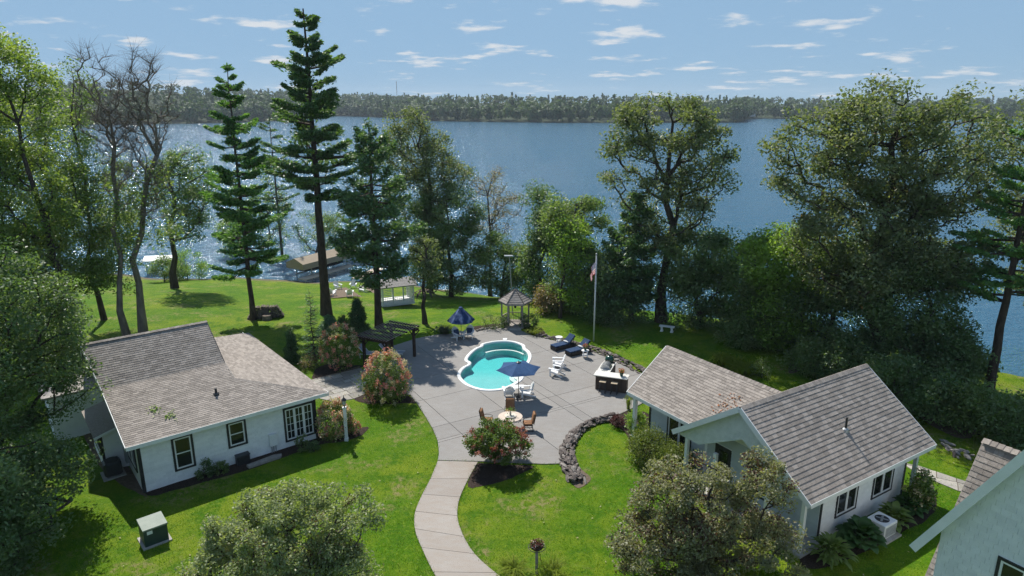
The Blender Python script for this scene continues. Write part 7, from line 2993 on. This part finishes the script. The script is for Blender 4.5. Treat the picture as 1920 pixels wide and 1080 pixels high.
small_conifer("short young spruce behind the pergola hydrangea", 641, 590, (643, 624), 0.6, 193, 'needle_dk', 300, 11)
small_conifer("low spreading spruce beside the tall pine's foot", 622, 592, (618, 630), 1.1, 194, 'needle_bl', 300, 10, needle=0.2)
def blades(name, label, base, n, h, r, mat, seed, w=0.012, cat="plant", group="grassy clumps in the beds"):
    rg = np.random.default_rng(seed)
    root = thing(name, label, cat, base, 0, group)
    V, F = [], []
    for k in range(n):
        a = rg.uniform(0, 6.283)
        d = np.array([math.cos(a), math.sin(a), 0])
        s = np.array([-d[1], d[0], 0]) * w * rg.uniform(0.7, 1.3)
        b0 = np.array([rg.normal(0, r * 0.18), rg.normal(0, r * 0.18), 0])
        L_ = rg.uniform(0.6, 1.1)
        p1 = b0 + d * r * 0.35 * L_ + np.array([0, 0, h * 0.7 * L_])
        p2 = b0 + d * r * 0.75 * L_ + np.array([0, 0, h * 0.92 * L_])
        p3 = b0 + d * r * 1.15 * L_ + np.array([0, 0, h * rg.uniform(0.45, 0.9) * L_])
        v0 = len(V)
        V += [b0 - s, b0 + s, p1 - s, p1 + s, p2 - s * 0.8, p2 + s * 0.8, p3 - s * 0.2, p3 + s * 0.2]
        F += [(v0, v0 + 1, v0 + 3, v0 + 2), (v0 + 2, v0 + 3, v0 + 5, v0 + 4), (v0 + 4, v0 + 5, v0 + 7, v0 + 6)]
    me = npmesh("leaves", V, F, rg.uniform(0, 1, len(F)))
    me.materials.append(M[mat])
    link(bpy.data.objects.new("leaves", me), root)
    mb = MB()
    mb.lathe([(r * 0.2, 0), (r * 0.12, 0.04)], 8)
    mb.build("crown_base", M['mulch'], root)
    return root
blades("grass_clump", "dark purple-green grassy clump left of the tie-dyed umbrella", P(833, 626), 260, 0.62, 0.75, 'blade_dk', 200)
blades("day_lily", "bright green grassy clump right of the gazebo", P(1002, 627), 240, 0.55, 0.75, 'lily', 201)
blades("day_lily", "day lily clump left of the flower stand post", P(962, 1078), 260, 0.55, 0.7, 'lily', 202)
blades("day_lily", "sparse day lily clump right of the flower stand post", P(1034, 1080), 150, 0.62, 0.75, 'lily', 203)
for i, (x, y) in enumerate(((1352, 682), (1376, 690), (1402, 702), (1385, 700))):
    blades("day_lily", ("day lily clump farthest left behind the wing ridge", "second day lily clump behind the wing ridge", "day lily clump nearest the crossing ridge", "day lily clump in the middle of the row behind the wing")[i], G(x, y), 240, 0.75, 0.9, 'lily', 204 + i, w=0.022)
blades("grass_clump", "spiky green tuft by the bar end of the wing porch", P(1178, 768), 60, 0.9, 0.25, 'lily', 209)
def hosta_leaf():
    me = bpy.data.meshes.new("leaf")
    V, F = [], []
    n = 6
    for i in range(n + 1):
        t = i / n
        w = 0.36 * math.sin(math.pi * min(1, t * 0.93 + 0.05)) ** 0.8
        z = 0.32 * math.sin(t * 2.2) - 0.16 * t * t
        V += [(t, -w, z + 0.06 * (w / 0.36)), (t, 0, z), (t, w, z + 0.06 * (w / 0.36))]
    for i in range(n):
        a = 3 * i
        F += [(a, a + 1, a + 4, a + 3), (a + 1, a + 2, a + 5, a + 4)]
    me.from_pydata(V, [], F)
    me.polygons.foreach_set("use_smooth", [True] * len(F))
    return me
HL = hosta_leaf()
def hosta(label, base, n, r, mat, seed, narrow=1.0, name="hosta"):
    rg = random.Random(seed)
    root = thing(name, label, "plant", base, 0, "leafy plants in the guest house bed")
    me = HL.copy()
    me.materials.append(M[mat])
    for k in range(n):
        ring = k / n
        a = k * 2.399
        o = link(bpy.data.objects.new("leaf", me), root)
        el = R(62) * (1 - ring) ** 0.7 + R(8)
        d = r * (0.10 + 0.42 * ring)
        o.location = (math.cos(a) * d, math.sin(a) * d, 0.12 + r * 0.55 * (1 - ring * 0.75))
        o.rotation_euler = (rg.uniform(-.2, .2), -el + R(25) + rg.uniform(-.15, .15), a + rg.uniform(-.2, .2))
        s = r * rg.uniform(0.52, 0.72)
        o.scale = (s, s * narrow, s)
    mb = MB()
    mb.lathe([(r * 0.42, 0), (r * 0.36, r * 0.25), (r * 0.15, r * 0.52)], 9)
    mb.build("stems", M[mat], root)
    return root
hosta("broad dark-leaved hosta left of the pale air conditioner", P(1612, 1020), 60, 0.92, 'hosta_dk', 1)
hosta("yellow-green hosta right of the pale air conditioner", P(1674, 985), 52, 0.80, 'hosta_lt', 2, 0.75)
hosta("dark hosta beneath the guest house's far window", P(1702, 962), 46, 0.72, 'hosta_dk', 3)
hosta("narrow-leaved variegated plant at the guest house's near corner", P(1556, 1050), 90, 0.88, 'hosta_lt', 4, 0.36)
shrub("hydrangea", "tall green shrub with pale blooms at the guest house's far corner", 1698, 1752, 880, 962, P(1730, 955), 'hyd_leaf', 0.13, 2600, 210, (('hyd_cream', 1),), 22, 0.07, clumps=60)
# ------------------------------------------------------------------ far shore
FAR_PX = [(-400, 236), (100, 234), (300, 233), (430, 230), (540, 226), (572, 222.5), (585, 218), (640, 217.5), (760, 222), (790, 226.5), (900, 228.5), (1080, 230.5), (1200, 230), (1320, 230), (1385, 230), (1392, 226), (1410, 222.5), (1500, 223), (1700, 224), (2400, 224)]
TOP_PX = [(-400, 150), (130, 152), (240, 150), (330, 158), (450, 165), (600, 176), (680, 176), (800, 181), (960, 178), (1150, 179), (1300, 181), (1450, 184), (1700, 184), (2400, 182)]
def far_point(px, extra=0.0):
    py = float(np.interp(px, [q[0] for q in FAR_PX], [q[1] for q in FAR_PX]))
    d = ray(px, py)
    t = (LAKE_Z - CAM_H) / d.z
    return d, t
def build_far():
    M['far_land'] = pmat('far_bank', (0.045, 0.06, 0.028), (0.03, 0.045, 0.022), 0.05, 0.95, 0, 1, 0.1)
    rows = [(0, -0.02), (6, 0.02), (25, 0.10), (90, 0.28), (220, 0.55), (420, 0.8), (700, 1.0), (1100, 1.0), (1600, 0.9)]
    cols = np.arange(-400, 2330, 12)
    V = []
    for px in cols:
        d, t = far_point(px)
        tp = float(np.interp(px, [q[0] for q in TOP_PX], [q[1] for q in TOP_PX]))
        dt = ray(px, tp)
        h2 = Vector((d.x, d.y)).normalized()
        D0 = Vector((d.x * t, d.y * t)).length
        elev = dt.z / Vector((dt.x, dt.y)).length
        Hh = CAM_H + elev * (D0 + 620) - 15 - LAKE_Z
        for ex, f in rows:
            p = h2 * (D0 + ex)
            V.append((p.x, p.y, LAKE_Z + Hh * f if f > 0 else LAKE_Z - 0.8))
    nr = len(rows)
    F = []
    for i in range(len(cols) - 1):
        for j in range(nr - 1):
            F.append((i * nr + j, (i + 1) * nr + j, (i + 1) * nr + j + 1, i * nr + j + 1))
    me = npmesh("far_shore", V, F)
    me.materials.append(M['far_land'])
    o = link(bpy.data.objects.new("far_shore", me))
    tag(o, "low wooded far shore of the lake", kind="structure")
    VA = np.array(V).reshape(len(cols), nr, 3)
    # wood: every tree a dome or spire of leaf faces
    rg = np.random.default_rng(300)
    M['far_leaf'] = leafmat('far_wood_leaf', (0.040, 0.075, 0.034), (0.090, 0.135, 0.050), 0.25, 0.6, 0.2, 0.02)
    C, S, D_, TT = [], [], [], []
    layers = [(3, 5.5, 100), (12, 6.5, 80), (26, 7, 52), (44, 8, 40), (70, 9, 36), (105, 10, 32), (150, 11, 30), (205, 12, 28), (270, 12, 26), (350, 13, 25), (430, 14, 25), (520, 14, 25), (610, 14, 26), (690, 12, 32)]
    for ex, sp, nl in layers:
        exr = [r_[0] for r_ in rows]
        for ci in range(len(cols) - 1):
            pa, pb = VA[ci], VA[ci + 1]
            w = np.linalg.norm(pb[1, :2] - pa[1, :2])
            k = rg.poisson(w / sp)
            for _ in range(k):
                f_ = rg.uniform()
                px = cols[ci] + 12 * f_
                if ex < 60 and 1392 < px < 1450 and rg.uniform() < 0.75:
                    continue
                if ex < 10 and rg.uniform() < 0.25:
                    continue
                e2 = ex + rg.uniform(-0.3, 0.3) * sp
                q = pa * (1 - f_) + pb * f_
                base = np.array([np.interp(e2, exr, q[:, 0]), np.interp(e2, exr, q[:, 1]), np.interp(e2, exr, q[:, 2])])
                con = rg.uniform() < 0.22
                hgt = rg.uniform(11, 19) * (1.15 if con else 1.0)
                rad = hgt * (0.20 if con else rg.uniform(0.33, 0.46))
                d = rg.normal(0, 1, (nl, 3))
                d /= np.linalg.norm(d, axis=1)[:, None]
                if con:
                    zz = rg.uniform(0.08, 1, nl)
                    c = np.stack([d[:, 0] * rad * (1.05 - zz), d[:, 1] * rad * (1.05 - zz), zz * hgt], 1)
                else:
                    d[:, 2] = np.where(d[:, 2] < -0.5, -d[:, 2], d[:, 2])
                    c = d * np.array([rad, rad, hgt * 0.46]) * rg.uniform(0.75, 1.05, (nl, 1)) + np.array([0, 0, hgt * 0.54])
                C.append(base + c)
                S.append(np.full(nl, 4.4 if ex > 100 else 3.1))
                TT.append(np.clip(rg.uniform(0, 1) * 0.75 + rg.uniform(0, 0.25, nl), 0, 1))
                D_.append(d + rg.normal(0, 0.4, (nl, 3)))
    C, S, TT, D_ = np.concatenate(C), np.concatenate(S), np.concatenate(TT), np.concatenate(D_)
    # faces turned outwards so each crown is lit like a solid mass
    n = len(C)
    nr_ = D_ / np.linalg.norm(D_, axis=1)[:, None]
    a = np.cross(nr_, rg.normal(0, 1, (n, 3)))
    a /= np.linalg.norm(a, axis=1)[:, None]
    b_ = np.cross(nr_, a)
    s = (S * rg.uniform(0.7, 1.3, n))[:, None]
    Vq = np.stack([C - a * s * .5, C - b_ * s * .42, C + a * s * .5, C + b_ * s * .42], 1).reshape(-1, 3)
    o = quads_mesh("far_wood", Vq, TT, M['far_leaf'])
    tag(o, "dense mixed wood along the far shore of the lake", kind="stuff")
build_far()
def mast():
    d = ray(743, 152)
    hx = Vector((d.x, d.y)).normalized()
    D = 1500
    p = hx * D
    zt = CAM_H + d.z / Vector((d.x, d.y)).length * D
    t = thing("radio_mast", "thin radio mast above the far wooded shore", "mast", (p.x, p.y, 15))
    mb = MB()
    for k in range(3):
        a = 2 * math.pi * k / 3
        mb.beam((0.7 * math.cos(a), 0.7 * math.sin(a), 0), (0.35 * math.cos(a), 0.35 * math.sin(a), zt - 15), 0.32, 0.32)
    mb.build("leg_frame", M['mast_red'], t)
    mb = MB()
    for i in range(18):
        z = i * (zt - 15) / 18
        for k in range(3):
            a, b_ = 2 * math.pi * k / 3, 2 * math.pi * (k + 1) / 3
            mb.beam((0.6 * math.cos(a), 0.6 * math.sin(a), z), (0.55 * math.cos(b_), 0.55 * math.sin(b_), z + 2), 0.15, 0.15)
    mb.build("bracing", M['mast_red'], t)
M['mast_red'] = pmat('mast_paint', (0.32, 0.22, 0.20), None, 1, 0.6)
mast()
def far_house():
    d, t = far_point(1404)
    hx = Vector((d.x, d.y)).normalized()
    p = hx * (Vector((d.x * t, d.y * t)).length + 45)
    r = thing("far_house", "tiny pink-roofed house in the clearing on the far shore", "house", (p.x, p.y, 2.0), 0.3)
    mb = MB()
    mb.bx(-7, 7, -4, 4, -4, 4)
    mb.build("wall", M['white_wall'], r)
    mb = MB()
    mb.prism([(-8, -5, 4.01), (-8, 0, 7.5), (-8, 5, 4.01)], (16, 0, 0))
    mb.build("roof", M['terracotta'], r)
    for x in (-4, 0, 4):
        mb = MB()
        mb.bx(x - 0.8, x + 0.8, -4.08, -4.002, 1, 2.8)
        mb.build("window", M['glass'], r)
far_house()

# ------------------------------------------------------------------ summer air
def haze():
    m = bpy.data.materials.new("summer_haze")
    m.use_nodes = True
    nt = m.node_tree
    nt.nodes.clear()
    out = nt.nodes.new("ShaderNodeOutputMaterial")
    v = nt.nodes.new("ShaderNodeVolumePrincipled")
    v.inputs['Color'].default_value = (0.80, 0.90, 1.0, 1)
    v.inputs['Density'].default_value = 0.00013
    v.inputs['Anisotropy'].default_value = 0.1
    nt.links.new(v.outputs[0], out.inputs['Volume'])
    mb = MB()
    mb.bx(-3600, 3600, -300, 3400, -9.5, 75)
    o = mb.build("haze", m)
    tag(o, "thin summer haze over the lake", kind="stuff")
haze()

# ------------------------------------------------------------------ grass blades, fallen leaves, roof litter
M['blade'] = leafmat('grass_blade', (0.080, 0.185, 0.006), (0.175, 0.265, 0.020), 0.38, 0.6, 0.15, 0.5)
def blade_mesh(P2, Z, h, w, rg):
    n = len(P2)
    a = rg.uniform(0, 6.283, n)
    d = np.stack([np.cos(a), np.sin(a)], 1)
    hh = h * rg.uniform(0.5, 1.3, n)
    V = np.zeros((n, 3, 3))
    V[:, 0, :2] = P2 - d * w
    V[:, 1, :2] = P2 + d * w
    lean = rg.normal(0, 0.45, (n, 2)) * hh[:, None]
    V[:, 2, :2] = P2 + lean
    V[:, 0, 2] = V[:, 1, 2] = Z
    V[:, 2, 2] = Z + hh
    return V.reshape(-1, 3)
def house_free(q):
    for (o, ang, u0, u1, v0, v1) in HOUSE_BOXES:
        x, y = q[0] - o[0], q[1] - o[1]
        u = x * math.cos(ang) + y * math.sin(ang)
        v = -x * math.sin(ang) + y * math.cos(ang)
        if u0 < u < u1 and v0 < v < v1:
            return False
    return True
_a, _b = P(270, 925), P(1529, 1019)
HOUSE_BOXES = [((_a.x, _a.y), R(39), -3, 9, -0.2, 12.5), ((_b.x, _b.y), R(32), -1.5, 6.6, -0.2, 11.3)]
path_l = PX([(821, 865), (807, 899), (790, 932), (778, 964), (779, 997), (793, 1033), (816, 1080), (850, 1130), (900, 1180)])
path_r = PX([(896, 867), (878, 899), (861, 938), (858, 973), (872, 1012), (894, 1044), (935, 1080), (990, 1120), (1060, 1165)])
path_poly = catmull(path_l, 6, False) + catmull(path_r, 6, False)[::-1]
BEDS = [o for o in COL.objects if o.name.startswith(("mulch_bed", "soil_strip"))]
def build_grass():
    rg = np.random.default_rng(400)
    # along the edges of the concrete
    pts = []
    for poly, closed in ((patio, True), (catmull(path_l, 8, False), False), (catmull(path_r, 8, False), False)):
        m = len(poly)
        for i in range(m if closed else m - 1):
            a, b = poly[i], poly[(i + 1) % m]
            n = int((b - a).length * 34)
            t = rg.uniform(0, 1, n)
            q = np.array(a)[None] * (1 - t)[:, None] + np.array(b)[None] * t[:, None]
            pts.append(q + rg.normal(0, 0.035, q.shape))
    E = np.concatenate(pts)
    # open lawn, thinning out with distance
    n = 150000
    y = 17 + 32 * rg.uniform(0, 1, n) ** 1.4
    x = rg.uniform(-0.86, 0.86, n) * (y + 4)
    Q = np.stack([x, y], 1)
    pp = [(p.x, p.y) for p in patio]
    def inside(Q, poly):
        r = np.zeros(len(Q), bool)
        k = len(poly)
        for i in range(k):
            a, b = poly[i], poly[(i + 1) % k]
            c = (a[1] > Q[:, 1]) != (b[1] > Q[:, 1])
            with np.errstate(divide='ignore', invalid='ignore'):
                xx = (b[0] - a[0]) * (Q[:, 1] - a[1]) / (b[1] - a[1] + 1e-12) + a[0]
            r ^= c & (Q[:, 0] < xx)
        return r
    ok = ~inside(Q, pp) & ~inside(Q, [(p.x, p.y) for p in path_poly])
    for bed_ in BEDS:
        co = np.array([v.co[:2] for v in bed_.data.vertices])
        lo, hi = co.min(0), co.max(0)
        tri = bed_.data
        cand = ok & (Q[:, 0] > lo[0]) & (Q[:, 0] < hi[0]) & (Q[:, 1] > lo[1]) & (Q[:, 1] < hi[1])
        ids = np.nonzero(cand)[0]
        if len(ids):
            hit = np.zeros(len(ids), bool)
            for f in tri.polygons:
                hit |= inside(Q[ids], [tuple(co[i]) for i in f.vertices])
            ok[ids[hit]] = False
    for (o, ang, u0, u1, v0, v1) in HOUSE_BOXES:
        X = Q - np.array(o)
        u = X[:, 0] * math.cos(ang) + X[:, 1] * math.sin(ang)
        v = -X[:, 0] * math.sin(ang) + X[:, 1] * math.cos(ang)
        ok &= ~((u > u0) & (u < u1) & (v > v0) & (v < v1))
    Q = Q[ok]
    V = np.concatenate([blade_mesh(Q, 0.0, 0.075, 0.013, rg), blade_mesh(E, 0.0, 0.10, 0.014, rg)])
    F = np.arange(len(V)).reshape(-1, 3)
    me = npmesh("grass", V, F, rg.uniform(0, 1, len(F)))
    me.materials.append(M['blade'])
    tag(link(bpy.data.objects.new("grass", me)), "short grass blades of the mown lawn", kind="stuff")
    # a few fallen leaves
    k = rg.choice(len(Q), 420, replace=False)
    C = np.concatenate([Q[k], np.full((420, 1), 0.05)], 1)
    o = leaf_object("fallen_leaves", C, 0.10, rg, M['litter'], None, up=2.5)
    tag(o, "pale fallen leaves scattered over the lawn", kind="stuff")
M['litter'] = leafmat('fallen_leaf', (0.36, 0.28, 0.15), (0.42, 0.38, 0.26), 0.2, 0.7, 0.2, 3)
build_grass()
def roof_litter():
    rg = np.random.default_rng(401)
    A = Matrix.Translation((_a.x, _a.y, 0)) @ Matrix.Rotation(R(39), 4, 'Z')
    B = Matrix.Translation((_b.x, _b.y, 0)) @ Matrix.Rotation(R(32), 4, 'Z')
    for (W, c, sl, mt, lab, n, sp) in ((A, (1.25, 1.55, 2.75 + 2.0 * 0.303 + 0.03), (0, 0.303), 'lf_light', "pale green fallen twig high on the cottage roof", 34, 0.16), (A, (1.75, 0.85, 2.75 + 1.3 * 0.303 + 0.03), (0, 0.303), 'lf_light', "green fallen twig nearer the cottage eaves", 34, 0.17),
                                (B, (1.15, 6.05, 2.70 + 1.6 * 0.68), (0.673, 0), 'litter_red', "orange fallen leaves lying in the guest house roof valley", 60, 0.30)):
        C = rg.normal(0, sp, (n, 3))
        C[:, 2] = C[:, 0] * sl[0] + C[:, 1] * sl[1] + rg.uniform(0.01, 0.05, n)
        q = W @ Vector(c)
        o = leaf_object("leaf_litter", C, 0.12, rg, M[mt], None, up=1.5)
        o.location = q
        o.rotation_euler = (0, 0, W.to_euler().z)
        tag(o, lab, "leaves")
M['litter_red'] = leafmat('orange_fallen_leaf', (0.38, 0.13, 0.05), (0.32, 0.17, 0.08), 0.2, 0.7, 0.2, 3)
roof_litter()
